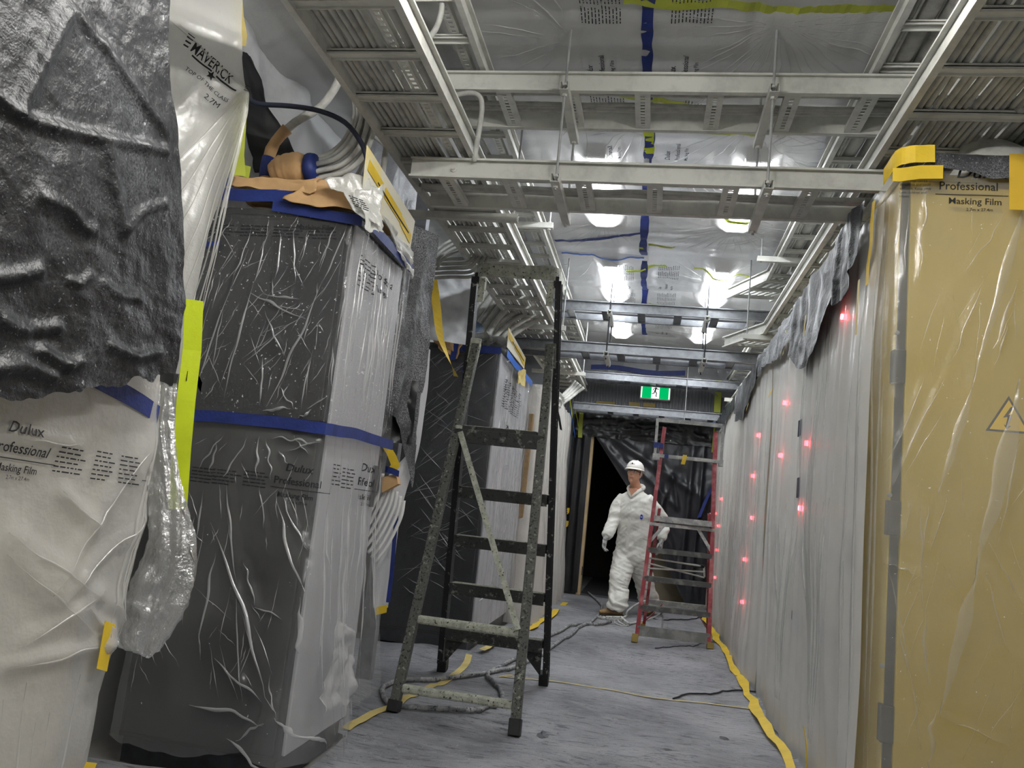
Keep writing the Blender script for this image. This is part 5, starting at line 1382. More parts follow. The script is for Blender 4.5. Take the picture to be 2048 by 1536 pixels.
lap('dusted grey sheet on the middle of the right row top', 5.2, 6.9, 2.60, [0.18, 0.16, 0.24, 0.18], DUSTBLK2, 153)
lap('dusted black sheet with drooping flap over the farther right cabinets', 6.8, 8.6, 2.57, [0.22, 0.36, 0.40, 0.26, 0.16], DUSTBLK2, 154)
lap('dark sheet over the top of the last right cabinets', 8.5, 11.0, 2.54, [0.14, 0.2, 0.24, 0.16, 0.12], DUSTBLK, 155)
for (a, c, w, mat, lb) in (((1718, 560), (1712, 670), .03, YELP, 'thin yellow tape on the film beside the first black lap'), ((1612, 630), (1602, 720), .03, YELP, 'thin yellow tape down the torn tail of the grey black sheet'), ((1572, 660), (1566, 710), .03, YELP, 'thin yellow tape at the top of the farther film'), ((1545, 778), (1538, 792), .10, YEL, 'small square of yellow tape under the drooping flap'), ((1497, 806), (1492, 822), .06, YELP, 'small yellow tape at the top of the last right cabinets')):
    p = [at(*a, X=RX - 0.085), (at(*a, X=RX - 0.085) + at(*c, X=RX - 0.085)) / 2, at(*c, X=RX - 0.085)]
    tape('masking_tape', lb, p, w, (0, 1, 0), (-1, 0, 0), mat)
# long yellow tape at the foot of the row, on the floor
p = [(RX - 0.10 + 0.018 * float(vn(i * .8, 3, 5)), 10.4 - i * 0.18, 0.045 + 0.012 * float(vn(i * .7, 8, 6))) for i in range(44)]
tape('masking_tape', 'long yellow tape along the floor at the foot of the right row', p, 0.06, (1, 0, 0.35), (-0.35, 0, 1), YEL, ws=[0.055 + 0.02 * float(vn(i * 0.9, 4, 7)) for i in range(44)])
p = curve([at(x, y, X=RX - 0.085) for x, y in ((1608, 1452), (1613, 1490), (1614, 1536), (1612, 1580))], 10)
tape('masking_tape', 'crumpled vertical yellow tape low on the near film of the right row', p, 0.03, (0, 1, 0), (-1, 0, 0), YEL, wob=0.01)
# dark drop strip behind the floor tape
# white masked cable entry on top of the ochre cabinet and its cables
MASK = spattered('white_sprayed_film_wrap', lin(214, 214, 208), lin(180, 180, 176), 0.45, 0.7, 14, 0.6, bump=0.6)
m = MB(); c_ = [(1.30, 3.42, 2.66), (1.29, 3.42, 2.74), (1.27, 3.44, 2.80), (1.24, 3.47, 2.86), (1.20, 3.52, 2.93)]
m.tube(c_, [0.22, 0.18, 0.12, 0.075, 0.06], 16)
setp(obj('cable_wrap', m, MASK, smooth=True), 'white sprayed film wrapped round the cable entry on the ochre cabinet', 'wrap')
m = MB(); c_ = [(1.62, 3.42, 2.66), (1.62, 3.42, 2.80), (1.62, 3.44, 2.9), (1.60, 3.48, 3.05)]
m.tube(c_, [0.26, 0.22, 0.14, 0.10], 16)
setp(obj('cable_wrap', m, MASK, smooth=True), 'second white wrap on the ochre cabinet at the right picture edge', 'wrap')
for i in range(6):
    pts = [(1.20 + .012 * (i % 3), 3.5 + .014 * (i // 3), 2.9), (1.14 - .01 * i, 3.55, 2.98), (1.06 - .02 * i, 3.68 + .03 * i, 2.99 - 0.01 * i), (1.0 - .012 * i, 3.85 + .04 * i, 2.9), (0.99, 4.05 + .04 * i, 2.88)]
    cable_thing('white cable looping from the ochre cabinet entry into the right tray', pts, 0.013, group='loops from the ochre cabinet entry')
for i, (x, y) in enumerate(((1866, 195), (1840, 180), (2010, 200), (2040, 215))):
    pts = [(1.22 + .03 * i, 3.5, 2.9), tuple(at(x + 40, y + 60, Y=3.4)), tuple(at(x, y, Y=3.1))]
    cable_thing(['fat white cable rising from the ochre cabinet entry', 'thin white cable rising from the ochre cabinet entry', 'first white cable rising near the right picture edge', 'second white cable rising near the right picture edge'][i], pts, [0.018, 0.009, 0.022, 0.02][i])
for i in range(4):
    pts = [(0.98 + .03 * i, 3.9, 2.86), (1.0 + .03 * i, 3.95, 2.76), (1.06 + .03 * i, 4.0, 2.68), (1.14 + .03 * i, 4.05, 2.60)]
    cable_thing('white cable dropping from the right tray into the first cream cabinet', pts, 0.016, group='drops into the first cream cabinet')
# ================================================================== floor covering
def drop_mat():
    t = NT('grey_drop_sheet')
    p = t.n('BsdfPrincipled'); p.inputs['Roughness'].default_value = 0.42
    mp = t.n('Mapping'); mp.inputs['Scale'].default_value = (1.0, 2.6, 1.0); t.l(t.pos(), mp.inputs['Vector'])
    v = mp.outputs[0]
    base = t.mixc(t.ramp(t.noise(1.1, 5, 0.6), 0.35, 0.65), lin(124, 126, 131), lin(182, 183, 188))
    dust = t.ramp(t.noise(5.5, 6, 0.7, v), 0.50, 0.72)
    c = t.mixc(t.math('MULTIPLY', dust, 0.55), base, lin(190, 191, 194))
    # scuffs and dark footmarks, then paint flecks
    sc = t.ramp(t.noise(13, 6, 0.8, v), 0.56, 0.62); area = t.ramp(t.noise(0.9, 2, 0.5), 0.42, 0.6)
    c = t.mixc(t.math('MULTIPLY', t.math('MULTIPLY', sc, area), 0.8), c, lin(44, 46, 50))
    m2 = t.n('Mapping'); m2.inputs['Scale'].default_value = (0.8, 5.0, 1.0); m2.inputs['Rotation'].default_value = (0, 0, 0.12); t.l(t.pos(), m2.inputs['Vector'])
    st = t.ramp(t.noise(7.5, 6, 0.75, m2.outputs[0]), 0.54, 0.63)
    c = t.mixc(t.math('MULTIPLY', st, 0.75), c, lin(58, 60, 66))  # dirt stripes, with the shaded lines of cross ripples painted into the colour
    c = t.mixc(t.math('MULTIPLY', t.ramp(t.noise(55, 4, 0.7, v), 0.62, 0.65), 0.9), c, lin(50, 52, 56))
    c = t.mixc(t.ramp(t.noise(85, 2, 0.5), 0.72, 0.74), c, lin(222, 222, 218))
    t.l(c, p.inputs['Base Color'])
    t.l(t.bump(t.noise(16, 6, 0.7, m2.outputs[0]), 0.8, 0.02), p.inputs['Normal'])
    t.l(p.outputs[0], t.out.inputs[0]); return t.m
DROP = drop_mat()

def floor_z(X, Y):
    X = np.asarray(X, float); Y = np.asarray(Y, float)
    fade = np.clip((11.3 - Y) / 0.4, 0, 1)
    # tight cross ripples, growing where the sheet is slack, and big lazy folds
    w = 0.35 + 0.65 * np.clip(vn(X * 1.3, Y * 0.9, 201) + 0.35, 0, 1)
    rip = 0.0085 * fbm(X * 1.6 + 0.25 * Y, Y * 9.0 + X * 2.0, 203, 3, True) * w
    big = 0.024 * np.clip(fbm(X * 0.9 + Y * 0.3, Y * 2.0 - X * 0.8, 205, 3), -0.6, 1.2)
    left = 0.05 * np.exp(-((X + 1.6) / 0.18) ** 2) * (0.5 + 0.5 * vn(Y * 3, X * 0, 207))
    right = 0.02 * np.exp(-((X - 0.97) / 0.07) ** 2)
    return 0.012 + (rip + big) * fade + left + right

ys_ = np.concatenate([np.linspace(-3.4, 2.6, 60), np.linspace(2.62, 11.42, 640)])
UX, GY = np.meshgrid(np.linspace(0, 1, 180), ys_)
# the sheet is tucked along the feet of the cabinets and runs into the gaps between them
XL = np.interp(ys_, [-3.4, .3, 1.84, 1.90, 3.04, 3.10, 3.83, 3.9, 6.26, 6.33, 8.03, 8.16, 11.5], [-1.30, -1.30, -1.30, -2.2, -2.2, -1.315, -1.315, -2.25, -2.25, -1.27, -1.25, -1.17, -1.17])
GX = XL[:, None] + (0.875 - XL[:, None]) * UX
setp(grid_obj('drop_sheet', np.stack([GX, GY, floor_z(GX, GY)], -1), DROP), 'grey plastic drop sheet covering the floor, rippled and paint flecked', 'drop sheet')

def fp(px, py, off=0.004):
    p = at(px, py, Z=0.015); p[2] = float(floor_z(p[0], p[1])) + off; return p
def follow(pts, n, off):
    c = curve(pts, n)
    return [np.array([p[0], p[1], float(floor_z(p[0], p[1])) + off]) for p in c]

tape('masking_tape', 'wide yellow tape running diagonally across the floor under the near ladder', follow([fp(690, 1468), fp(780, 1418), fp(860, 1378), fp(925, 1335), fp(938, 1312)], 40, 0.006), 0.055, (0.75, -0.25, 0), (0, 0, 1), YELP)
tape('masking_tape', 'short yellow tape piece at the foot of the second charcoal cabinet', follow([fp(962, 1308), fp(978, 1298), fp(992, 1290)], 8, 0.03), 0.07, (0.6, -0.5, 0), (0, 0, 1), YELP)
tape('masking_tape', 'long thin yellow tape crossing the floor in front of the red ladder', follow([fp(1000, 1350), fp(1090, 1362), fp(1200, 1378), fp(1330, 1398), (0.5, 5.72, 0), fp(1520, 1424)], 60, 0.006), 0.018, (0.1, 1, 0), (0, 0, 1), YELP)
tape('masking_tape', 'tiny yellow tape scrap on the floor under the near ladder', follow([fp(998, 1352), fp(1012, 1350), fp(1025, 1350)], 8, 0.008), 0.03, (0.1, 1, 0), (0, 0, 1), YELP)
CORD = plain('black_cord', lin(30, 30, 34), 0.5)
setp(obj('cord', MB().tube([tuple(p) for p in follow([fp(1346, 1398), fp(1380, 1390), fp(1420, 1390), fp(1458, 1382), fp(1490, 1384), fp(1512, 1388)], 40, 0.009)], 0.006, 7), CORD, smooth=True), 'black cord lying on the floor beside the thin yellow tape', 'cord')
setp(obj('cord', MB().tube([tuple(p) for p in follow([fp(1310, 1300), fp(1350, 1298), fp(1390, 1295), fp(1415, 1287), fp(1448, 1292)], 40, 0.007)], 0.004, 7), CORD, smooth=True), 'thin dark cord on the floor under the red ladder', 'cord')
STAIN = plain('dark_dried_paint', lin(38, 40, 46), 0.5)
rr_ = random.Random(71)
for k, (px, py, a, lb) in enumerate(((1085, 1468, .035, 'dark paint blot on the floor sheet right of the near ladder foot'), (1335, 1505, .025, 'dark paint blot on the floor sheet at the bottom centre'), (1448, 1475, .03, 'dark paint smear on the floor sheet near the yellow edge tape'))):
    c_ = fp(px, py, 0.002); n = 18; poly = []
    for i in range(n):
        t_ = 2 * math.pi * i / n; q = a * (0.75 + 0.5 * rr_.random()); x, y = c_[0] + q * math.cos(t_), c_[1] + q * 1.3 * math.sin(t_); poly.append((x, y, float(floor_z(x, y)) + 0.0015))
    cc_ = (c_[0], c_[1], float(floor_z(c_[0], c_[1])) + 0.004)
    setp(obj('paint_blot', MB().add(poly + [cc_], [(i, (i + 1) % n, n) for i in range(n)]), STAIN), lb, 'paint blot')

# ================================================================== spattered platform ladder
SPAT = spattered('paint_spattered_aluminium', lin(84, 86, 80), lin(166, 168, 154), 0.57, 0.68, 38, 0.6, lin(28, 29, 30), 0.57, 75, bump=0.5)
SPATL = spattered('pale_spattered_aluminium', lin(150, 152, 138), lin(188, 190, 176), 0.4, 0.6, 26, 0.6, lin(44, 44, 42), 0.62, 80, bump=0.5)
SPATB = spattered('black_fibreglass_with_paint', lin(26, 27, 29), lin(150, 152, 146), 0.60, 0.66, 22, 0.55, lin(200, 200, 194), 0.70, 70, bump=0.4)
SPATD = spattered('dark_tread_with_paint', lin(48, 50, 48), lin(128, 130, 120), 0.56, 0.66, 20, 0.65, lin(26, 27, 28), 0.58, 46, bump=0.5)
ld = thing('platform_ladder', 'tall paint-spattered platform ladder standing at the left of the corridor', 'ladder', (-0.93, 4.9, 0))
V = lambda *a: Vector(a)
fl_, fr_ = V(-1.24, 4.31, 0), V(-0.58, 4.30, 0)
bl_, br_ = V(-1.29, 5.57, 0), V(-0.59, 5.59, 0)
ml, mr = V(-1.155, 4.93, 2.18), V(-0.675, 4.93, 2.18)       # where the two frames meet
tl, tr = V(-1.175, 4.84, 2.58), V(-0.665, 4.84, 2.58)       # guard rail level
def lerp_z(a, b, z): return a.lerp(b, (z - a.z) / (b.z - a.z))
def foot_z(v): v.z = max(float(floor_z(v.x + i * .03, v.y + j * .03)) for i in (-1, 0, 1) for j in (-1, 0, 1)) - 0.002
for q_ in (fl_, fr_, bl_, br_): foot_z(q_)
obj('foot', MB().bar(fl_, lerp_z(fl_, ml, 0.09), 0.062, 0.075, (0, 1, 0)), BLACKM, ld, bevel=0.004)
obj('foot', MB().bar(fr_, lerp_z(fr_, mr, 0.09), 0.062, 0.075, (0, 1, 0)), BLACKM, ld, bevel=0.004)
obj('foot', MB().bar(bl_, lerp_z(bl_, tl, 0.09), 0.062, 0.075, (0, 1, 0)), BLACKM, ld, bevel=0.004)
obj('foot', MB().bar(br_, lerp_z(br_, tr, 0.09), 0.062, 0.075, (0, 1, 0)), BLACKM, ld, bevel=0.004)
obj('support_stile', MB().bar(lerp_z(fl_, ml, 0.06), ml, 0.05, 0.062, (0, 1, 0)), SPAT, ld, bevel=0.004)
obj('support_stile', MB().bar(lerp_z(fr_, mr, 0.06), mr, 0.05, 0.062, (0, 1, 0)), SPAT, ld, bevel=0.004)
for a, b_ in ((bl_, tl), (br_, tr)):
    o = (1 if a is bl_ else -1)
    d0, d1 = lerp_z(a, b_, 0.06), b_
    m = MB().bar(d0, d1, 0.010, 0.080, (0, 1, 0))
    for s in (-1, 1): m.bar(d0 + V(-o * .016, s * .036, 0), d1 + V(-o * .016, s * .036, 0), 0.034, 0.009, (0, 1, 0))
    obj('tread_stile', m, SPATB, ld)
dirL = lambda z: (lerp_z(bl_, tl, z), lerp_z(br_, tr, z))
for k, z in enumerate((0.31, 0.62, 0.94, 1.26)):
    a, b_ = dirL(z)
    m = MB().box(a.x + 0.008, b_.x - 0.008, a.y - 0.045, a.y + 0.045, z - 0.004, z)
    m.box(a.x + 0.008, b_.x - 0.008, a.y - 0.049, a.y - 0.045, z - 0.075, z).box(a.x + 0.008, b_.x - 0.008, a.y + 0.045, a.y + 0.049, z - 0.06, z)
    o = obj('tread', m, SPATD, ld)
    m = MB()
    for i in range(5): m.box(a.x + 0.02, b_.x - 0.02, a.y - 0.036 + i * 0.018, a.y - 0.030 + i * 0.018, z, z + 0.003)
    obj('tread_grip', m, SPATL, o)
# gusset plates on the lowest tread
a, b_ = dirL(0.25); c_, d_ = dirL(0.07)
obj('gusset', MB().prism([tuple(a + V(.012, -.05, 0)), tuple(a + V(.15, -.05, 0)), tuple(c_ + V(.02, -.05, 0))], (0, .006, 0)), SPATD, ld)
obj('gusset', MB().prism([tuple(b_ + V(-.012, -.05, 0)), tuple(b_ + V(-.17, -.05, 0)), tuple(d_ + V(-.02, -.05, 0))], (0, .006, 0)), SPATD, ld)
for z in (0.15, 0.50):
    a, b_ = lerp_z(fl_, ml, z), lerp_z(fr_, mr, z)
    obj('support_bar', MB().bar(a + V(.02, 0, 0), b_ - V(.02, 0, 0), 0.045, 0.045), SPATL, ld, bevel=0.012)
obj('diagonal_brace', MB().bar(lerp_z(fl_, ml, 1.58) + V(.03, -.035, 0), lerp_z(fr_, mr, 0.52) + V(-.03, -.04, 0), 0.006, 0.034, (1, 0, 0)), SPATL, ld)
# platform
pa, pb = lerp_z(fl_, ml, 1.63), lerp_z(fr_, mr, 1.63); qa, qb = dirL(1.63)
m = MB().box(pa.x + .03, pb.x - .03, pa.y - .03, qa.y + .04, 1.615, 1.622)
m.box(pa.x + .03, pb.x - .03, pa.y - .036, pa.y - .03, 1.57, 1.622).box(pa.x + .03, pb.x - .03, qa.y + .04, qa.y + .046, 1.57, 1.622)
pf = obj('platform', m, SPATD, ld)
m = MB()
for i in range(9): m.box(pa.x + .04, pb.x - .04, pa.y - .02 + i * .045, pa.y - .008 + i * .045, 1.622, 1.627)
obj('platform_ribs', m, SPATL, pf)
obj('platform_beam', MB().box(pa.x - .01, pb.x + .02, pa.y - .05, pa.y - .036, 1.515, 1.60), SPATD, ld, bevel=0.004)
obj('platform_bracket', MB().box(pa.x - .005, pa.x + .035, pa.y - .045, pa.y + .02, 1.54, 1.62), SPATL, ld, bevel=0.004)
obj('hinge_plate', MB().bar(ml + V(-.012, -.03, -.14), ml + V(.0, -.03, .02), 0.07, 0.012, (0, 1, 0)), SPATL, ld, bevel=0.004)
obj('hinge_plate', MB().bar(mr + V(.012, -.03, -.14), mr + V(.0, -.03, .02), 0.07, 0.012, (0, 1, 0)), SPAT, ld, bevel=0.004)
# guard rail: flat bar with rounded corners running round the head
rail = []
for cx, cy, a0 in ((tl.x + .05, tl.y - .0, math.pi), (tr.x - .05, tr.y - .0, -math.pi / 2)):
    for i in range(7):
        a = a0 + (math.pi / 2) * i / 6; rail.append((cx + .055 * math.cos(a), cy + .02 + .055 * math.sin(a), 2.625))
rail = [(tl.x - .005, tl.y + .28, 2.615)] + rail + [(tr.x + .005, tr.y + .28, 2.615)]
sdv = [(0, 0, 1)] * len(rail); nr = []
for i in range(len(rail)):
    d = (V(*rail[min(i + 1, len(rail) - 1)]) - V(*rail[max(i - 1, 0)])).normalized(); nr.append(tuple(d.cross(V(0, 0, 1))))
m = MB().ribbon(rail, 0.085, sdv, nr, 0.012)
obj('guard_rail', m, SPATL, ld)
for s, t_ in ((tl, 1), (tr, -1)):
    obj('guard_post', MB().bar(s + V(0, 0.0, -.03), s + V(0, 0.0, .03), 0.03, 0.06, (0, 1, 0)), SPATB, ld)
    obj('rivet_plate', MB().box(s.x + t_ * .012, s.x + t_ * .055, s.y - .02, s.y - .012, 2.42, 2.58), SPATL, ld, bevel=0.003)

# ================================================================== red fibreglass ladder
REDF = spattered('red_fibreglass', lin(140, 44, 52), lin(184, 112, 112), 0.46, 0.66, 8, 0.5, lin(212, 200, 196), 0.71, 60, bump=0.25)
ALU = spattered('worn_aluminium', lin(150, 152, 150), lin(196, 196, 190), 0.45, 0.65, 12, 0.5, lin(70, 70, 68), 0.66, 60, bump=0.3)
ALUD = spattered('dark_worn_tread', lin(78, 80, 78), lin(120, 120, 116), 0.5, 0.66, 12, 0.55, lin(190, 190, 184), 0.72, 60, bump=0.3)
rl = thing('platform_ladder', 'red fibreglass platform ladder standing at the right, in front of the worker', 'ladder', (0.35, 8.3, 0))
fl_, fr_ = V(-0.02, 7.91, 0), V(0.68, 7.99, 0)
bl_, br_ = V(0.05, 8.85, 0), V(0.74, 8.95, 0)
for q_ in (fl_, fr_, bl_, br_): foot_z(q_)
tl, tr = V(0.10, 8.30, 2.14), V(0.64, 8.37, 2.14)
ml, mr = V(0.115, 8.40, 1.28), V(0.635, 8.47, 1.28)
for a, b_ in ((fl_, tl), (fr_, tr)):
    o = 1 if a is fl_ else -1
    d0, d1 = lerp_z(a, b_, 0.07), lerp_z(a, b_, 2.10)
    m = MB().bar(d0, d1, 0.010, 0.075, (0, 1, 0))
    for s in (-1, 1): m.bar(d0 + V(o * .016, s * .034, 0), d1 + V(o * .016, s * .034, 0), 0.034, 0.008, (0, 1, 0))
    obj('tread_stile', m, REDF, rl)
    obj('foot', MB().bar(a, lerp_z(a, b_, 0.085), 0.06, 0.085, (0, 1, 0)), plain('worn_yellow_rubber', lin(150, 128, 66), 0.7, var=0.2), rl, bevel=0.004)
for a, b_ in ((bl_, ml), (br_, mr)):
    o = 1 if a is bl_ else -1
    d0 = lerp_z(a, b_, 0.07)
    m = MB().bar(d0, b_, 0.010, 0.055, (0, 1, 0))
    for s in (-1, 1): m.bar(d0 + V(o * .012, s * .025, 0), b_ + V(o * .012, s * .025, 0), 0.026, 0.007, (0, 1, 0))
    obj('support_stile', m, REDF, rl)
    obj('foot', MB().bar(a, lerp_z(a, b_, 0.08), 0.05, 0.065, (0, 1, 0)), plain('worn_yellow_rubber', lin(150, 128, 66), 0.7), rl, bevel=0.004)
dR = lambda z: (lerp_z(fl_, tl, z), lerp_z(fr_, tr, z))
for z in (0.35, 0.62, 0.89):
    a, b_ = dR(z)
    m = MB().add([], [])
    m.bar(a + V(.01, 0, 0), b_ - V(.01, 0, 0), 0.085, 0.005)
    m.bar(a + V(.01, -.042, -.022), b_ + V(-.01, -.042, -.022), 0.005, 0.045); m.bar(a + V(.01, .042, -.02), b_ + V(-.01, .042, -.02), 0.005, 0.04)
    obj('tread', m, ALUD, rl)
a, b_ = dR(0.12)
obj('bottom_rail', MB().bar(a + V(.01, -.03, 0), b_ + V(-.01, -.03, 0), 0.008, 0.095), spattered('dull_steel_bar', lin(120, 122, 118), lin(150, 150, 146), .45, .6, 9, .6), rl)
# red knee braces of both frames
a, b_ = dR(0.33)
for p0, p1 in ((lerp_z(bl_, ml, 0.08), lerp_z(bl_, ml, 0.30) + V(.17, .0, 0)), (lerp_z(br_, mr, 0.06), lerp_z(br_, mr, 0.30) - V(.16, 0, 0))):
    obj('knee_brace', MB().bar(p0, p1, 0.008, 0.05, (0, 1, 0)), REDF, rl)
a, b_ = lerp_z(bl_, ml, 0.31), lerp_z(br_, mr, 0.31)
obj('rear_rail', MB().bar(a, b_, 0.03, 0.05), ALU, rl)
# platform
a, b_ = dR(1.16)
m = MB().box(a.x + .02, b_.x - .02, a.y + .0, a.y + .36, 1.15, 1.157).box(a.x + .03, b_.x - .03, a.y - .04, a.y - .03, 1.15, 1.205).box(a.x + .02, b_.x - .02, a.y + .36, a.y + .37, 1.12, 1.157).box(a.x + .02, b_.x - .02, a.y - .03, a.y + .0, 1.15, 1.157)
obj('platform', m, ALU, rl)
obj('platform_beam', MB().bar(a + V(-.01, -.045, -.04), b_ + V(.01, -.045, -.04), 0.012, 0.03), ALU, rl)
for p0, p1 in ((dR(0.95)[0] + V(.02, -.02, 0), a + V(.14, -.03, -.03)), (dR(0.92)[1] + V(-.02, -.02, 0), b_ + V(-.16, -.03, -.03))):
    obj('platform_brace', MB().bar(p0, p1, 0.03, 0.012, (0, 1, 0)), ALU, rl)
# spreader struts seen between the treads
SW = plain('pale_spreader_bar', lin(206, 206, 200), 0.5, var=0.08)
a, b_ = dR(0.74); c_, d_ = dR(0.62)
m1 = dR(0.78); m2 = dR(0.70)
obj('spreader_bar', MB().tube([m1[0] + V(.03, .05, .01), m1[1] + V(-.06, .30, -.03)], 0.008, 8), SW, rl)
obj('spreader_bar', MB().tube([m2[0] + V(.03, .05, .04), m2[1] + V(-.05, .36, -.06)], 0.008, 8), SW, rl)
obj('spreader_bar', MB().tube([m2[0] + V(.01, .05, -.01), m2[1] + V(-.05, .30, .0)], 0.008, 8), SW, rl)
obj('spreader_grip', MB().tube([m1[1] + V(-.20, .25, -.025), m1[1] + V(-.06, .30, -.03)], 0.016, 10), BLACKM, rl)
obj('spreader_link', MB().tube([m1[1] + V(-.06, .30, -.03), m2[1] + V(-.05, .33, -.05)], 0.010, 8), SW, rl)
# guard frame: mid rail, uprights, curved top rail
z1, z2 = 1.80, 2.16
gl, gr = dR(1.80)
obj('mid_rail', MB().bar(gl + V(-.035, -.05, 0), gr + V(.045, -.05, 0), 0.02, 0.035), ALU, rl, bevel=0.003)
for s, t_ in ((gl, -1), (gr, 1)):
    x = s.x + t_ * .045
    obj('guard_post', MB().box(x - .014, x + .014, s.y - .06, s.y - .03, z1 - .03, z2), ALU, rl, bevel=0.003)
    obj('clamp', MB().box(x - .022, x + .03 * (t_ < 0) + .02, s.y - .07, s.y + .02, z1 - .045, z1 + .02), ALU, rl, bevel=0.004)
    obj('guard_post', MB().bar((x, s.y - .05, z2 - .02), (x, s.y + .22, z2 - .03), 0.028, 0.03), ALU, rl, bevel=0.003)
rail = []
xl, xr, yy = gl.x - .045, gr.x + .045, gl.y - .05
for cx, a0 in ((xl + .07, math.pi), (xr - .07, -math.pi / 2)):
    for i in range(7):
        a = a0 + (math.pi / 2) * i / 6; rail.append((cx + .07 * math.cos(a), yy + .05 + .07 * math.sin(a) + (0.07 if cx > .3 else 0), z2))
nr = []
for i in range(len(rail)):
    d = (V(*rail[min(i + 1, len(rail) - 1)]) - V(*rail[max(i - 1, 0)])).normalized(); nr.append(tuple(d.cross(V(0, 0, 1))))
obj('top_rail', MB().ribbon(rail, 0.04, [(0, 0, 1)] * len(rail), nr, 0.014), ALU, rl)
mmm = lambda z: gl.x - .045
tape('masking_tape', 'blue and white tape wrapped round the left guard post of the red ladder', [(gl.x - .065, gl.y - .065, 1.90), (gl.x - .02, gl.y - .066, 1.905), (gl.x + .03, gl.y - .06, 1.90)], 0.055, (0, .0, 1), (0, -1, 0), BLUE, wob=0.006)
tape('masking_tape', 'blue tape on the mid rail of the red ladder', [(gl.x + .05, gl.y - .065, 1.80), (gl.x + .09, gl.y - .063, 1.80)], 0.04, (0, 0, 1), (0, -1, 0), BLUE)
tape('masking_tape', 'small yellow tape tag hanging from the mid rail of the red ladder', [(gl.x + .25, gl.y - .06, 1.83), (gl.x + .245, gl.y - .065, 1.78), (gl.x + .235, gl.y - .062, 1.735)], 0.04, (1, 0, 0), (0, -1, 0), YEL)
tape('masking_tape', 'blue tape on the curved top rail of the red ladder', [(xr - .13, yy + .035, 2.16), (xr - .09, yy + .037, 2.16)], 0.05, (0, 0, 1), (0, -1, 0), BLUEL)

# ================================================================== hose and spray gun
HOSE = spattered('paint_crusted_hose', lin(112, 114, 118), lin(176, 176, 174), 0.42, 0.62, 18, 0.6, lin(40, 42, 46), 0.6, 50, bump=0.4)
hp = [fp(1176, 1187), fp(1196, 1205), fp(1203, 1222), fp(1180, 1246), fp(1158, 1258), fp(1118, 1288), fp(1060, 1325), fp(985, 1345), fp(880, 1358), fp(800, 1368), fp(763, 1392), fp(785, 1418), fp(850, 1430), fp(930, 1433), fp(985, 1422), fp(1004, 1402), fp(992, 1370), fp(975, 1350), fp(1000, 1335), fp(1060, 1305), fp(1110, 1268), fp(1150, 1253), fp(1195, 1250), fp(1222, 1245)]
hz = follow(hp, 200, 0.019)
setp(obj('spray_hose', MB().tube([tuple(p) for p in hz], 0.0145, 9), HOSE, smooth=True), 'long paint-crusted hose looped on the floor under the near ladder', 'hose')
g0 = fp(1222, 1246, 0.05)
GUN = spattered('paint_caked_gun', lin(206, 206, 202), lin(150, 150, 148), 0.48, 0.62, 30, 0.6, lin(70, 70, 72), 0.64, 60, bump=0.6)
gn = thing('spray_gun', 'paint-caked white airless spray gun lying on the floor by the boot', 'spray gun', tuple(g0))
G = lambda x, y, z: (g0[0] + x, g0[1] + y, g0[2] + z)
obj('body', MB().bar(G(-.06, 0, .0), G(.12, .01, .02), 0.035, 0.045), GUN, gn, bevel=0.008)
obj('handle', MB().bar(G(.10, 0, .015), G(.19, -.07, -.03), 0.032, 0.045), GUN, gn, bevel=0.008)
obj('trigger', MB().tube([G(.07, -.01, 0), G(.09, -.05, -.02), G(.15, -.09, -.035)], 0.008, 8), GUN, gn, smooth=True)
obj('trigger_guard', MB().tube(curve([G(.03, -.01, -.01), G(.05, -.08, -.03), G(.12, -.12, -.04), G(.19, -.08, -.035)], 12), 0.006, 8), GUN, gn, smooth=True)
obj('nozzle', MB().tube([G(-.06, 0, 0), G(-.09, 0, 0), G(-.12, 0, -.002)], [0.016, 0.020, 0.012], 10), GUN, gn)
obj('tip_guard', MB().tube(curve([G(-.11, -.03, .02), G(-.15, 0, .0), G(-.11, .03, -.02)], 10), 0.007, 8), GUN, gn, smooth=True)
obj('inlet', MB().tube([G(.11, .01, .02), G(.16, .03, .045)], 0.012, 10), GUN, gn)
c_ = curve([G(.16, .03, .045), tuple(at(1256, 1222, Y=9.0)), tuple(at(1275, 1208, Y=9.05)), tuple(at(1292, 1202, Y=9.1)), tuple(at(1315, 1206, Y=9.15)), tuple(at(1330, 1218, Y=9.25)), tuple(fp(1322, 1228, .012)), tuple(fp(1300, 1240, .012)), tuple(fp(1262, 1249, .012)), tuple(fp(1240, 1250, .012))], 70)
setp(obj('spray_hose', MB().tube([tuple(p) for p in c_], 0.0115, 9), spattered('pale_whip_hose', lin(188, 188, 184), lin(150, 150, 148), .5, .65, 14, .6), smooth=True), 'pale whip hose arching up from the spray gun behind the red ladder', 'hose')
setp(obj('cord', MB().tube([tuple(p) for p in follow([fp(1305, 1238), fp(1340, 1240), fp(1370, 1239), fp(1400, 1234), fp(1420, 1233)], 30, 0.008)], 0.007, 7), CORD, smooth=True), 'dark cord on the floor behind the red ladder', 'cord')
# ================================================================== end wall dressing
b, L = path_base([(-1.12, YB - 0.07), (0.96, YB - 0.07)], 2.56, soft=0.02)
BSH = plain('glossy_black_plastic', lin(24, 25, 28), 0.32, var=0.2, vs=5, bump=0.9, bs=5)
fl = [(.9 + .1 * math.cos(i), .18 + .08 * math.sin(i * 2), 1.1 + .12 * math.cos(i * 3), .16 + .1 * math.sin(i * 5), .02, .015) for i in range(10)]
s_ = Sheet(b, L, 0.34, fl, fn=lambda s, t: 0.015 * fbm(s * 5, t * 7, 211, 4, True) + 0.012 * np.sin(s * 22) * t)
setp(s_.build('dust_sheet', BSH, 130, 26), 'shiny crumpled black plastic strip above the doorway, under the lowest cross tray', 'plastic sheet')
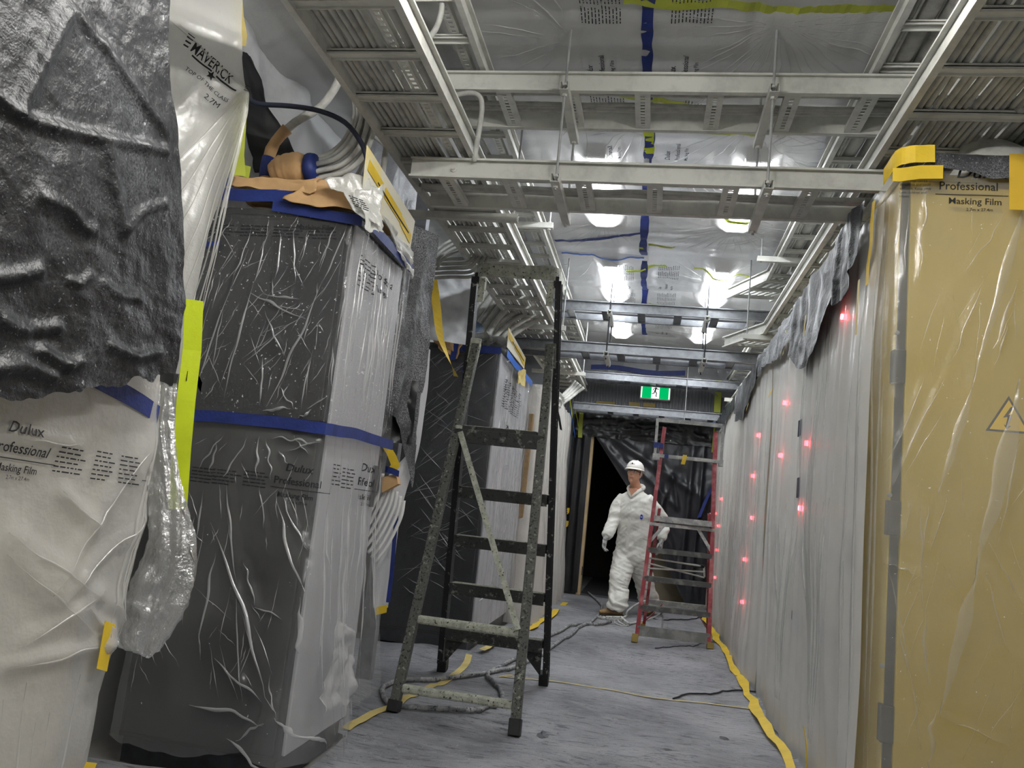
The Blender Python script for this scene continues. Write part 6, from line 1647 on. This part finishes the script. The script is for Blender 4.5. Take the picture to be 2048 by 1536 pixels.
# black sheet over the doorway, pulled aside at lower left so its edge runs diagonally
b, L = path_base([(-0.83, YB - 0.045), (0.93, YB - 0.045)], 2.27, soft=0.02)
def ledge(v):
    return np.interp(v, [0, 0.06, 0.25, 0.5, 0.75, 1.0], [0.0, 0.10, 0.42, 0.86, 1.12, 1.46])
fl = [(0.1, 0.08, 1.2, 1.2, .05, .03), (0.3, 0.05, 1.55, 0.75, .06, .04), (0.9, 0.1, 1.1, 1.4, .05, .04), (1.15, .5, 1.25, .95, .03, .03), (1.15, .5, 1.02, .95, .03, .03), (1.4, .2, 1.35, 1.9, .04, .04), (1.55, .1, 1.5, 2., .03, .03), (0.5, .3, 1.2, .9, .04, .02), (1.1, 1.2, 1.4, 2.0, .05, .03)]
s_ = Sheet(b, L, 2.24, fl, fn=lambda s, t: 0.03 * fbm(s * 1.8, t * 1.4, 221) + 0.01 * fbm(s * 7, t * 3, 222), e=(ledge, None, None, None))
setp(s_.build('dust_sheet', plain('matt_black_plastic', lin(38, 39, 44), 0.36, var=0.3, vs=3, bump=0.6, bs=5), 120, 110), 'black plastic sheet over the doorway behind the worker, pulled aside along a diagonal edge', 'plastic sheet')
b, L = path_base([(-1.13, YB - 0.06), (-0.86, YB - 0.06)], 2.26, soft=0.02)
s_ = Sheet(b, L, 2.22, [(.08, 0, .06, 2.2, .03, .02), (.18, 0, .2, 2.2, .03, .02)], fn=lambda s, t: .01 * fbm(s * 4, t * 2, 231))
setp(s_.build('dust_sheet', BLKPL, 30, 60), 'black plastic covering the wall left of the pale door jamb', 'plastic sheet')
CARD = plain('beige_board', lin(150, 140, 118), 0.75, var=0.06, vs=3)
setp(obj('board', MB().prism([(0.02, 12.0, 0.0), (1.0, 12.0, 0.0), (1.0, 12.12, 0.95), (0.02, 12.12, 0.95)], (0, 0.02, 0.0)), CARD), 'beige board leaning beyond the doorway behind the worker', 'board')
setp(obj('floor_mat', MB().box(-0.85, 0.96, YB + 0.21, 14.9, -0.02, 0.004), plain('dark_floor', lin(58, 58, 60), 0.6)), 'dark floor covering in the room beyond the doorway', 'mat')
setp(obj('timber_block', MB().box(0.02, 0.12, 11.62, 11.70, 0.004, 0.30), plain('orange_timber', lin(190, 120, 50), 0.6)), 'orange timber post seen between the legs of the worker', 'post')
for (q, lb, w, mat) in ((((1433, 850), (1431, 870), (1428, 905)), 'olive tape strip hanging at the right of the shiny black strip', .07, LIMED), (((1437, 760), (1436, 790), (1434, 825)), 'olive tape down the cladding right of the exit sign', .09, LIMED), (((1163, 825), (1161, 850), (1160, 875)), 'olive tape at the left end of the shiny black strip', .06, LIMED)):
    tape('masking_tape', lb, [at(x, y, Y=YB - 0.11) for x, y in q], w, (1, 0, 0), (0, -1, 0), mat)
for k, (x0, x1) in enumerate(((1192, 1230), (1258, 1280), (1286, 1310))):
    a, c = at(x0, 806 + k * 1.5, Y=YB - 0.03), at(x1, 808 + k * 1.5, Y=YB - 0.03)
    tape('masking_tape', ['longest', 'middle', 'right-hand'][k] + ' of three dull yellow tape pieces on the cladding under the exit sign', [a, (a + c) / 2, c], 0.06, (0, 0, 1), (0, -1, 0), plain('dull_yellow_tape', lin(150, 130, 70), 0.6, var=0.1))
tape('masking_tape', 'dark blue tape on the folds of the doorway sheet at right', [at(x, y, Y=YB - 0.13) for x, y in ((1424, 975), (1410, 1005), (1398, 1035))], 0.05, (1, 0, .3), (0, -1, 0), BLUE)

# exit sign ---------------------------------------------------------------
ex0, ex1, ez0, ez1 = -0.21, 0.19, 2.835, 3.035
ye = YB - 0.14
es = thing('exit_sign', 'lit green running man exit sign on the end wall', 'sign', (0, YB - 0.08, ez0))
obj('housing', MB().box(ex0 - 0.012, ex1 + 0.012, ye + 0.012, YB - 0.0, ez0 - 0.016, ez1 + 0.01), WHITE, es, bevel=0.006)
obj('hanger', MB().box(-0.03, 0.01, ye + 0.05, ye + 0.07, ez1, 3.4), STEELD, es)
EXG, EXW = glow('lit_green_panel', (0.0, 0.42, 0.11, 1), 1.0), glow('lit_white_panel', (0.95, 1.0, 0.96, 1), 1.0)
w3 = (ex1 - ex0)
obj('green_panel', MB().box(ex0 + .015, ex0 + w3 * .36, ye, ye + 0.012, ez0, ez1), EXG, es)
obj('green_panel', MB().box(ex0 + w3 * .64, ex1 - .015, ye, ye + 0.012, ez0, ez1), EXG, es)
obj('white_panel', MB().box(ex0 + w3 * .36, ex0 + w3 * .64, ye, ye + 0.012, ez0, ez1), EXW, es)
obj('side_glow', MB().box(ex0, ex0 + .015, ye, ye + 0.012, ez0, ez1), EXW, es)
obj('side_glow', MB().box(ex1 - .015, ex1, ye, ye + 0.012, ez0, ez1), EXW, es)
mx, mz = (ex0 + ex1) / 2, (ez0 + ez1) / 2
fig = MB(); yf = ye - 0.001
def limb(p, q, w): 
    fig.bar((mx + p[0], yf, mz + p[1]), (mx + q[0], yf, mz + q[1]), w, 0.002, (0, 1, 0))
n = 12; fig.add([(mx + .017 + .012 * math.cos(2 * math.pi * i / n), yf - .001, mz + .072 + .012 * math.sin(2 * math.pi * i / n)) for i in range(n)], [tuple(range(n))])
for p, q, w in (((.008, .052), (-.008, .0), .020), ((.008, .05), (-.022, .038), .010), ((-.022, .038), (-.034, .012), .009), ((.010, .05), (.028, .028), .010), ((.028, .028), (.046, .036), .009), ((-.008, .004), (.018, -.03), .013), ((.018, -.03), (.010, -.072), .011), ((.010, -.072), (.024, -.074), .009), ((-.008, .002), (-.022, -.034), .013), ((-.022, -.034), (-.052, -.036), .010)): limb(p, q, w)
obj('running_figure', fig, plain('sign_dark_green', lin(6, 60, 34), 0.6), es)

# ================================================================== worker
SKIN = plain('skin', lin(206, 152, 124), 0.5, var=0.08, vs=14)
SUIT = spattered('white_coverall_fabric', lin(226, 225, 218), lin(206, 205, 198), 0.5, 0.7, 8, 0.75, lin(150, 150, 152), 0.72, 40, bump=0.15)
FWD = Vector((-0.40, -0.917, 0.0)).normalized()     # the way the chest faces
RT = Vector((-FWD.y * -1, 0, 0))
SIDE = Vector((FWD.y, -FWD.x, 0)).normalized()      # towards his right hand (left in the picture)
UP = Vector((0, 0, 1))

def ring_loft(mb, rings, n=20, mi=0):
    """rings: (centre, half width, half depth, axis) stacked; closed shell"""
    k = len(mb.v)
    for c, a, d, ax, ay in rings:
        for j in range(n):
            t_ = 2 * math.pi * j / n
            mb.v.append(tuple(Vector(c) + Vector(ax) * (a * math.cos(t_)) + Vector(ay) * (d * math.sin(t_))))
    for i in range(len(rings) - 1):
        for j in range(n):
            j2 = (j + 1) % n
            mb.f.append((k + i * n + j, k + i * n + j2, k + (i + 1) * n + j2, k + (i + 1) * n + j)); mb.m.append(mi)
    mb.f.append(tuple(k + j for j in reversed(range(n)))); mb.m.append(mi)
    mb.f.append(tuple(k + (len(rings) - 1) * n + j for j in range(n))); mb.m.append(mi)

def fuse(name, mb, mat, parent, vox, smooth=6, wrinkle=None):
    """merge overlapping closed shells into one continuous skin"""
    me = bpy.data.meshes.new('tmp'); me.from_pydata(mb.v, [], mb.f)
    bm = bmesh.new(); bm.from_mesh(me); bmesh.ops.recalc_face_normals(bm, faces=bm.faces); bm.to_mesh(me); bm.free()
    o = bpy.data.objects.new('tmp', me); COL.objects.link(o)
    r_ = o.modifiers.new('r', 'REMESH'); r_.mode = 'VOXEL'; r_.voxel_size = vox; r_.use_smooth_shade = True
    s_ = o.modifiers.new('s', 'SMOOTH'); s_.iterations = smooth; s_.factor = 0.5
    dg = bpy.context.evaluated_depsgraph_get(); dg.update()
    m2 = bpy.data.meshes.new_from_object(o.evaluated_get(dg))
    bpy.data.objects.remove(o); bpy.data.meshes.remove(me)
    m2.name = name
    if wrinkle:
        N_ = len(m2.vertices); co = np.zeros(N_ * 3); m2.vertices.foreach_get('co', co); co = co.reshape(-1, 3)
        no = np.zeros(N_ * 3); m2.vertices.foreach_get('normal', no); no = no.reshape(-1, 3)
        co = co + no * wrinkle(co)[:, None]; m2.vertices.foreach_set('co', co.ravel())
    m2.materials.clear(); m2.materials.append(mat)
    m2.polygons.foreach_set('use_smooth', [True] * len(m2.polygons)); m2.update()
    return link(name, m2, parent)

# joints, read off at his depth
hipC = Vector(at(1265, 1108, Y=9.88)); chest = Vector(at(1271, 1020, Y=9.85)); neckB = Vector(at(1272, 981, Y=9.86))
headC = Vector(at(1269, 948, Y=9.80))
shR = neckB + SIDE * 0.175 + Vector((0, 0, -0.095)); shL = neckB - SIDE * 0.175 + Vector((0, 0, -0.095))
haR = Vector(at(1209, 1082, Y=9.58)); haL = Vector(at(1322, 1088, Y=9.86))
elR = Vector(at(1226, 1043, Y=9.80)); elL = Vector(at(1327, 1045, Y=9.98))
hR = hipC + SIDE * 0.095; hL = hipC - SIDE * 0.095
ftR = Vector((-0.245, 9.52, 0.10)); ftL = Vector((0.13, 10.18, 0.10))
knR = hR.lerp(ftR, 0.5) + FWD * 0.05; knL = hL.lerp(ftL, 0.5) + FWD * 0.03
person = thing('person', 'person in white coverall, white hard hat and glasses standing behind the red ladder', 'person', (hipC.x, hipC.y, 0))

# body: one continuous skin from head to ankles
HF = Vector((-0.33, -0.93, 0.12)).normalized()      # face direction
HS = HF.cross(UP).normalized() * 1.0                # towards his left? fixed below
if HS.dot(SIDE) < 0: HS = -HS
HU = HS.cross(HF) if HS.cross(HF).z > 0 else HF.cross(HS)
H = lambda s, f, u: headC + HS * s + HF * f + HU * u
m = MB()
ring_loft(m, [(H(0, .004, -.118), .022, .020, HS, HF), (H(0, .020, -.105), .044, .050, HS, HF), (H(0, .012, -.075), .060, .076, HS, HF), (H(0, .004, -.035), .070, .090, HS, HF), (H(0, 0, 0.01), .075, .096, HS, HF), (H(0, -.004, .05), .076, .098, HS, HF), (H(0, -.006, .085), .066, .084, HS, HF), (H(0, -.006, .112), .036, .046, HS, HF)], 22)
ring_loft(m, [(H(0, .088, .026), .008, .010, HS, HF), (H(0, .100, .0), .011, .012, HS, HF), (H(0, .108, -.020), .015, .014, HS, HF), (H(0, .094, -.030), .012, .010, HS, HF)], 12)      # nose
ring_loft(m, [(H(0, .066, -.088), .020, .018, HS, HF), (H(0, .074, -.100), .018, .014, HS, HF), (H(0, .068, -.110), .012, .010, HS, HF)], 12)         # chin
ring_loft(m, [(H(-.030, .084, -.052), .004, .004, HF, HU), (H(-.014, .094, -.050), .006, .006, HF, HU), (H(.014, .094, -.050), .006, .006, HF, HU), (H(.030, .084, -.052), .004, .004, HF, HU)], 8)   # upper lip
ring_loft(m, [(H(-.026, .082, -.064), .004, .004, HF, HU), (H(0, .092, -.065), .007, .006, HF, HU), (H(.026, .082, -.064), .004, .004, HF, HU)], 8)
ring_loft(m, [(H(-.05, .074, .030), .008, .008, HF, HU), (H(0, .088, .032), .010, .008, HF, HU), (H(.05, .074, .030), .008, .008, HF, HU)], 8)     # brow
for s in (-1, 1):
    ring_loft(m, [(H(s * .070, -.012, -.030), .006, .012, HS, HF), (H(s * .080, -.016, -.010), .009, .020, HS, HF), (H(s * .084, -.018, .016), .010, .022, HS, HF), (H(s * .076, -.014, .034), .006, .012, HS, HF)], 10)
m.tube([H(0, -.02, -.07), neckB + UP * .03, neckB - UP * .05], [.058, .062, .075], 16)
def torso(g):
    return [(hipC - UP * .10, .13 * g, .10 * g, SIDE, FWD), (hipC, .165 * g, .115 * g, SIDE, FWD), (hipC.lerp(chest, .45), .150 * g, .115 * g, SIDE, FWD), (chest, .170 * g, .120 * g, SIDE, FWD), (chest.lerp(neckB, .55), .175 * g, .105 * g, SIDE, FWD), (neckB - UP * .035, .13 * g, .075 * g, SIDE, FWD), (neckB + UP * .01, .06 * g, .06 * g, SIDE, FWD)]
ring_loft(m, torso(0.92), 20)
for a, b_, c in ((shR, elR, haR), (shL, elL, haL)): m.tube(curve([a, b_, b_.lerp(c, .78)], 10), list(np.linspace(.052, .030, 11)), 12)
for a, b_, c in ((hR, knR, ftR), (hL, knL, ftL)): m.tube(curve([a, b_, c], 10), list(np.linspace(.075, .045, 11)), 12)
fuse('body', m, SKIN, person, 0.006, 4)
EYEW = plain('eye_white', lin(228, 224, 218), 0.3); IRIS = plain('eye_iris', lin(58, 52, 46), 0.3); LIP = plain('lips', lin(150, 82, 76), 0.5); HAIR = plain('grey_brown_hair', lin(96, 84, 74), 0.8)
for s in (-1, 1):
    e_ = MB(); e_.tube([H(s * .031, .068, .012), H(s * .031, .082, .012), H(s * .031, .086, .012)], [.013, .011, .004], 12); eo = obj('eye', e_, EYEW, person, smooth=True)
    obj('iris', MB().tube([H(s * .031 + .002, .084, .014), H(s * .031 + .002, .0885, .014)], .0055, 10), IRIS, eo)
obj('mouth', MB().tube([H(-.026, .088, -.057), H(0, .099, -.0565), H(.026, .088, -.057)], [.002, .0045, .002], 8, flat=.7), LIP, person, smooth=True)
for s in (-1, 1): obj('sideburn', MB().bar(H(s * .073, .010, .035), H(s * .070, .012, -.012), .010, .026, tuple(HF)), HAIR, person)
obj('hair', MB().tube([H(-.068, -.055, .02), H(-.05, -.085, .0), H(0, -.098, -.01), H(.05, -.085, 0), H(.068, -.055, .02)], [.02, .026, .028, .026, .02], 10), HAIR, person, smooth=True)

# coverall: loose, one shell, with creases
def suit_wr(co):
    z = co[:, 2]; u = co[:, 0] * 0.9 - co[:, 1] * 0.4
    d = 0.0075 * fbm(u * 5 + z * 3, z * 9 - u * 7, 301, 2, True)
    d += -0.011 * np.exp(-((z - 1.13) / 0.03) ** 2) + 0.012 * np.exp(-((z - 1.20) / 0.04) ** 2)
    d += 0.010 * fbm(u * 6 - z * 3, z * 20 + u * 8, 303, 2, True) * np.clip((1.15 - z) * 1.5, 0.25, 1) * 0.8
    d += 0.010 * np.sin(z * 60 + 6 * vn(u * 8, z * 5, 5)) * np.clip((0.42 - z) * 5, 0, 1)
    return d * 0.9
m = MB()
ring_loft(m, [(hipC - UP * .13, .15, .13, SIDE, FWD), (hipC - UP * .06, .215, .165, SIDE, FWD), (hipC + UP * .05, .215, .165, SIDE, FWD), (hipC.lerp(chest, .40), .200, .155, SIDE, FWD), (hipC.lerp(chest, .75), .208, .155, SIDE, FWD), (chest, .212, .152, SIDE, FWD), (chest.lerp(neckB, .45), .215, .132, SIDE, FWD), (neckB - UP * .055, .175, .095, SIDE, FWD), (neckB - UP * .02, .10, .082, SIDE, FWD), (neckB + UP * .005, .082, .078, SIDE, FWD)], 26)
for a, b_, c in ((shR, elR, haR), (shL, elL, haL)):
    e = b_.lerp(c, .80)
    m.tube(curve([a + (neckB - a) * .15, a.lerp(b_, .35) + (a - neckB) * .06, b_, b_.lerp(c, .45), e], 20), [.07 + 0 * i for i in range(1)] + list(np.interp(np.linspace(0, 1, 20), [0, .2, .5, .75, .9, 1], [.072, .078, .072, .070, .062, .047])), 16)
for a, b_, c in ((hR, knR, ftR), (hL, knL, ftL)):
    m.tube(curve([a, a.lerp(b_, .5), b_, b_.lerp(c, .5), c + UP * .06, c + UP * .015], 25), list(np.interp(np.linspace(0, 1, 26), [0, .2, .4, .6, .8, .93, 1], [.135, .128, .112, .108, .112, .108, .082])), 18)
fuse('coverall', m, SUIT, person, 0.0085, 5, suit_wr)
# hood lying back and open collar
m = MB(); pts = []
for i in range(15):
    a = math.pi * (-0.12 + 1.24 * i / 14); pts.append(neckB + UP * (.028 + .030 * math.sin(a)) + SIDE * (.092 * math.cos(a)) - FWD * (.080 * math.sin(a) - .012))
m.tube(pts, [.018 + .016 * math.sin(math.pi * i / 14) for i in range(15)], 10)
obj('hood', m, SUIT, person, smooth=True)
zf = lambda s, z, f: chest + SIDE * s + UP * z + FWD * f
v0 = neckB + FWD * .128 - UP * .095
obj('collar', MB().tube([pts[0], pts[0].lerp(v0, .6) + FWD * .012, v0], [.020, .017, .010], 8).tube([pts[-1], pts[-1].lerp(v0, .6) + FWD * .012, v0], [.020, .017, .010], 8), SUIT, person, smooth=True)
obj('open_neck', MB().add([tuple(neckB + SIDE * .062 + FWD * .082 + UP * .015), tuple(neckB - SIDE * .062 + FWD * .082 + UP * .015), tuple(v0 + FWD * .004)] + [tuple(neckB + FWD * .05 + UP * .04)], [(0, 1, 2), (0, 3, 1)]), SKIN, person)
# round blue badge on the left breast with white mark
bc = Vector(at(1283, 1034, Y=9.68))
bd = MB(); n = 20
ring = [bc + SIDE * (.019 * math.cos(2 * math.pi * i / n)) + UP * (.030 * math.sin(2 * math.pi * i / n)) for i in range(n)]
bd.prism([tuple(p) for p in ring], tuple(FWD * .004))
bo = obj('badge', bd, plain('badge_blue', lin(24, 52, 150), 0.5), person)
obj('badge_mark', MB().bar(tuple(bc + SIDE * .012 + FWD * .0055), tuple(bc - SIDE * .012 + FWD * .0055), .008, .002, tuple(FWD)), WHITE, bo)
obj('zip_flap', MB().ribbon([tuple(neckB + FWD * .112 - UP * .10), tuple(chest + FWD * .150), tuple(hipC.lerp(chest, .75) + FWD * .154), tuple(hipC.lerp(chest, .4) + FWD * .155), tuple(hipC + FWD * .163 + UP * .05)], .035, tuple(SIDE), tuple(FWD), .006), SUIT, person)

# hard hat
HAT = plain('white_hard_hat', lin(236, 234, 226), 0.35, var=0.02)
m = MB(); n, k_ = 28, 9
hc = H(0, -.006, .052)
rings = []
for i in range(k_ + 1):
    t_ = math.pi / 2 * i / k_
    rings.append((hc + HU * (.112 * math.sin(t_)), max(.004, .106 * math.cos(t_) ** .8), max(.005, .130 * math.cos(t_) ** .8), HS, HF))
ring_loft(m, rings, n)
hat = obj('hard_hat', m, HAT, person, smooth=True)
m = MB(); o1 = []; o2 = []
for i in range(n):
    t_ = 2 * math.pi * i / n; f = math.sin(t_)
    ex = .012 + .040 * max(0, f) ** 2
    o1.append(hc + HS * (.104 * math.cos(t_)) + HF * (.128 * f) + HU * .006)
    o2.append(hc + HS * ((.108 + ex * .6) * math.cos(t_)) + HF * ((.130 + ex) * f) - HU * (.006 + .012 * max(0, f)))
vs = [tuple(p) for p in o1] + [tuple(p) for p in o2] + [tuple(p - HU * .005) for p in o2] + [tuple(p - HU * .006) for p in o1]
m.add(vs, [(a * n + i, a * n + (i + 1) % n, ((a + 1) % 4) * n + (i + 1) % n, ((a + 1) % 4) * n + i) for a in range(4) for i in range(n)])
obj('brim', m, HAT, hat, smooth=True)
m = MB()
for s in (-.022, .022): m.tube([hc + HS * s + HF * .118 + HU * .045, hc + HS * s + HF * .07 + HU * .095, hc + HS * s + HU * .113, hc + HS * s - HF * .08 + HU * .09], .007, 8)
obj('ridge', m, HAT, hat, smooth=True)
obj('emblem', MB().tube([hc + HF * .112 + HU * .054, hc + HF * .121 + HU * .057], [.012, .010], 12), STEELD, hat)
obj('chin_strap', MB().ribbon([tuple(H(-.088, .01, .045)), tuple(H(-.086, .0, .0)), tuple(H(-.07, -.01, -.045))], .012, tuple(HF), tuple(-HS), .002), HAT, hat)
obj('chin_strap', MB().ribbon([tuple(H(.088, .01, .045)), tuple(H(.086, .0, .0)), tuple(H(.07, -.01, -.045))], .012, tuple(HF), tuple(HS), .002), HAT, hat)
# glasses
LENS = bpy.data.materials.new('clear_lens'); LENS.use_nodes = True
nt = LENS.node_tree; nt.nodes.clear(); o_ = nt.nodes.new('ShaderNodeOutputMaterial'); mx_ = nt.nodes.new('ShaderNodeMixShader'); mx_.inputs[0].default_value = 0.12
t1, t2 = nt.nodes.new('ShaderNodeBsdfTransparent'), nt.nodes.new('ShaderNodeBsdfGlossy'); t2.inputs['Roughness'].default_value = 0.05; t1.inputs[0].default_value = (.85, .86, .88, 1)
nt.links.new(t1.outputs[0], mx_.inputs[1]); nt.links.new(t2.outputs[0], mx_.inputs[2]); nt.links.new(mx_.outputs[0], o_.inputs[0])
gf = MB()
gf.tube([H(-.076, .0, .020), H(-.066, .082, .020)], .004, 6).tube([H(.076, .0, .020), H(.066, .082, .020)], .004, 6)
gf.tube(curve([H(-.066, .082, .026), H(-.034, .102, .028), H(0, .107, .024), H(.034, .102, .028), H(.066, .082, .026)], 16), .0045, 6)
go = obj('glasses', gf, BLACKM, person, smooth=True)
for s in (-1, 1):
    c = [H(s * .062, .084, .024), H(s * .010, .106, .024), H(s * .014, .106, -.004), H(s * .034, .100, -.016), H(s * .058, .084, -.004)]
    obj('lens', MB().add([tuple(p) for p in c], [(0, 1, 2, 3, 4)]), LENS, go)

# gloves: palm, four bent fingers, thumb
GLV = spattered('grey_work_glove', lin(176, 176, 174), lin(110, 110, 110), 0.45, 0.6, 24, 0.7, lin(60, 60, 60), 0.62, 50)
def glove(wr, d, out, label, cuff=None):
    """wr wrist, d finger direction, out = direction of the thumb side; fingers curl towards the palm"""
    d = Vector(d).normalized(); out = Vector(out); out = (out - d * out.dot(d)).normalized(); pal = d.cross(out).normalized()
    if pal.dot(hipC - wr) < 0: pal = -pal
    m = MB()
    if cuff is not None: m.tube([cuff, cuff.lerp(wr, .6), wr], [.040, .036, .032], 14)
    ring_loft(m, [(wr - d * .03, .030, .034, pal, out), (wr, .026, .032, pal, out), (wr + d * .035, .020, .040, pal, out), (wr + d * .075, .019, .045, pal, out), (wr + d * .095, .015, .042, pal, out)], 14)
    for i, (o, L) in enumerate(((.033, .078), (.011, .088), (-.011, .082), (-.032, .064))):
        b0 = wr + d * (.088 - .006 * (i == 3)) + out * o
        m.tube([b0 - d * .01, b0 + d * L * .4 + pal * .006, b0 + d * L * .72 + pal * (.020 + .004 * i), b0 + d * L * .92 + pal * (.036 + .005 * i)], [.0105, .0105, .0098, .0085], 10)
    tb = wr + d * .028 + out * .034
    m.tube([tb - out * .012, tb + out * .016 + d * .022 + pal * .006, tb + out * .022 + d * .050 + pal * .014, tb + out * .018 + d * .070 + pal * .022], [.014, .0125, .0115, .009], 10)
    return fuse('glove', m, GLV, person, 0.0035, 3)
glove(elR.lerp(haR, .88), (haR - elR).normalized() + Vector((.05, -.05, -.6)), FWD, 'r', elR.lerp(haR, .66))
glove(elL.lerp(haL, .88), (haL - elL).normalized() + Vector((-.05, .0, -.5)), FWD, 'l', elL.lerp(haL, .66))

# boots
BOOT = plain('tan_work_boot', lin(146, 118, 76), 0.65, var=0.2, vs=12); SOLE = plain('dark_sole', lin(60, 52, 44), 0.7)
def boot(heel, d):
    d = Vector((d[0], d[1], 0)).normalized(); s = Vector((-d.y, d.x, 0)); h = Vector((heel[0], heel[1], 0)); h.z = float(floor_z(h.x, h.y)) + 0.006
    m = MB()
    ring_loft(m, [(h + d * .02 + UP * .19, .048, .050, s, d), (h + d * .025 + UP * .12, .046, .058, s, d), (h + d * .035 + UP * .075, .044, .072, s, d), (h + d * .04 + UP * .028, .042, .080, s, d)], 16)
    ring_loft(m, [(h + d * .03 + UP * .055, .040, .036, s, UP), (h + d * .10 + UP * .058, .044, .040, s, UP), (h + d * .16 + UP * .052, .049, .034, s, UP), (h + d * .21 + UP * .046, .047, .028, s, UP), (h + d * .245 + UP * .040, .030, .018, s, UP)], 16)
    bo = fuse('boot', m, BOOT, person, 0.006, 4)
    o = []
    for t_, w in ((-.045, .034), (-.02, .044), (.06, .040), (.12, .046), (.18, .052), (.225, .046), (.258, .026)): o.append((t_, w))
    poly = [tuple(h + d * a + s * w) for a, w in o] + [tuple(h + d * a - s * w) for a, w in reversed(o)]
    obj('sole', MB().prism(poly, (0, 0, .028)), SOLE, bo)
    lm = MB()
    for i in range(4): 
        c = h + d * (.085 + .016 * i) + UP * (.108 - .006 * i - .004 * i * i * .5)
        lm.tube([c + s * .026, c + UP * .006, c - s * .026], .004, 6)
    obj('laces', lm, plain('boot_laces', lin(90, 78, 58), .8), bo)
boot((-0.215, 9.56), (-0.93, -0.36)); boot((0.135, 10.22), (-0.15, -0.98))
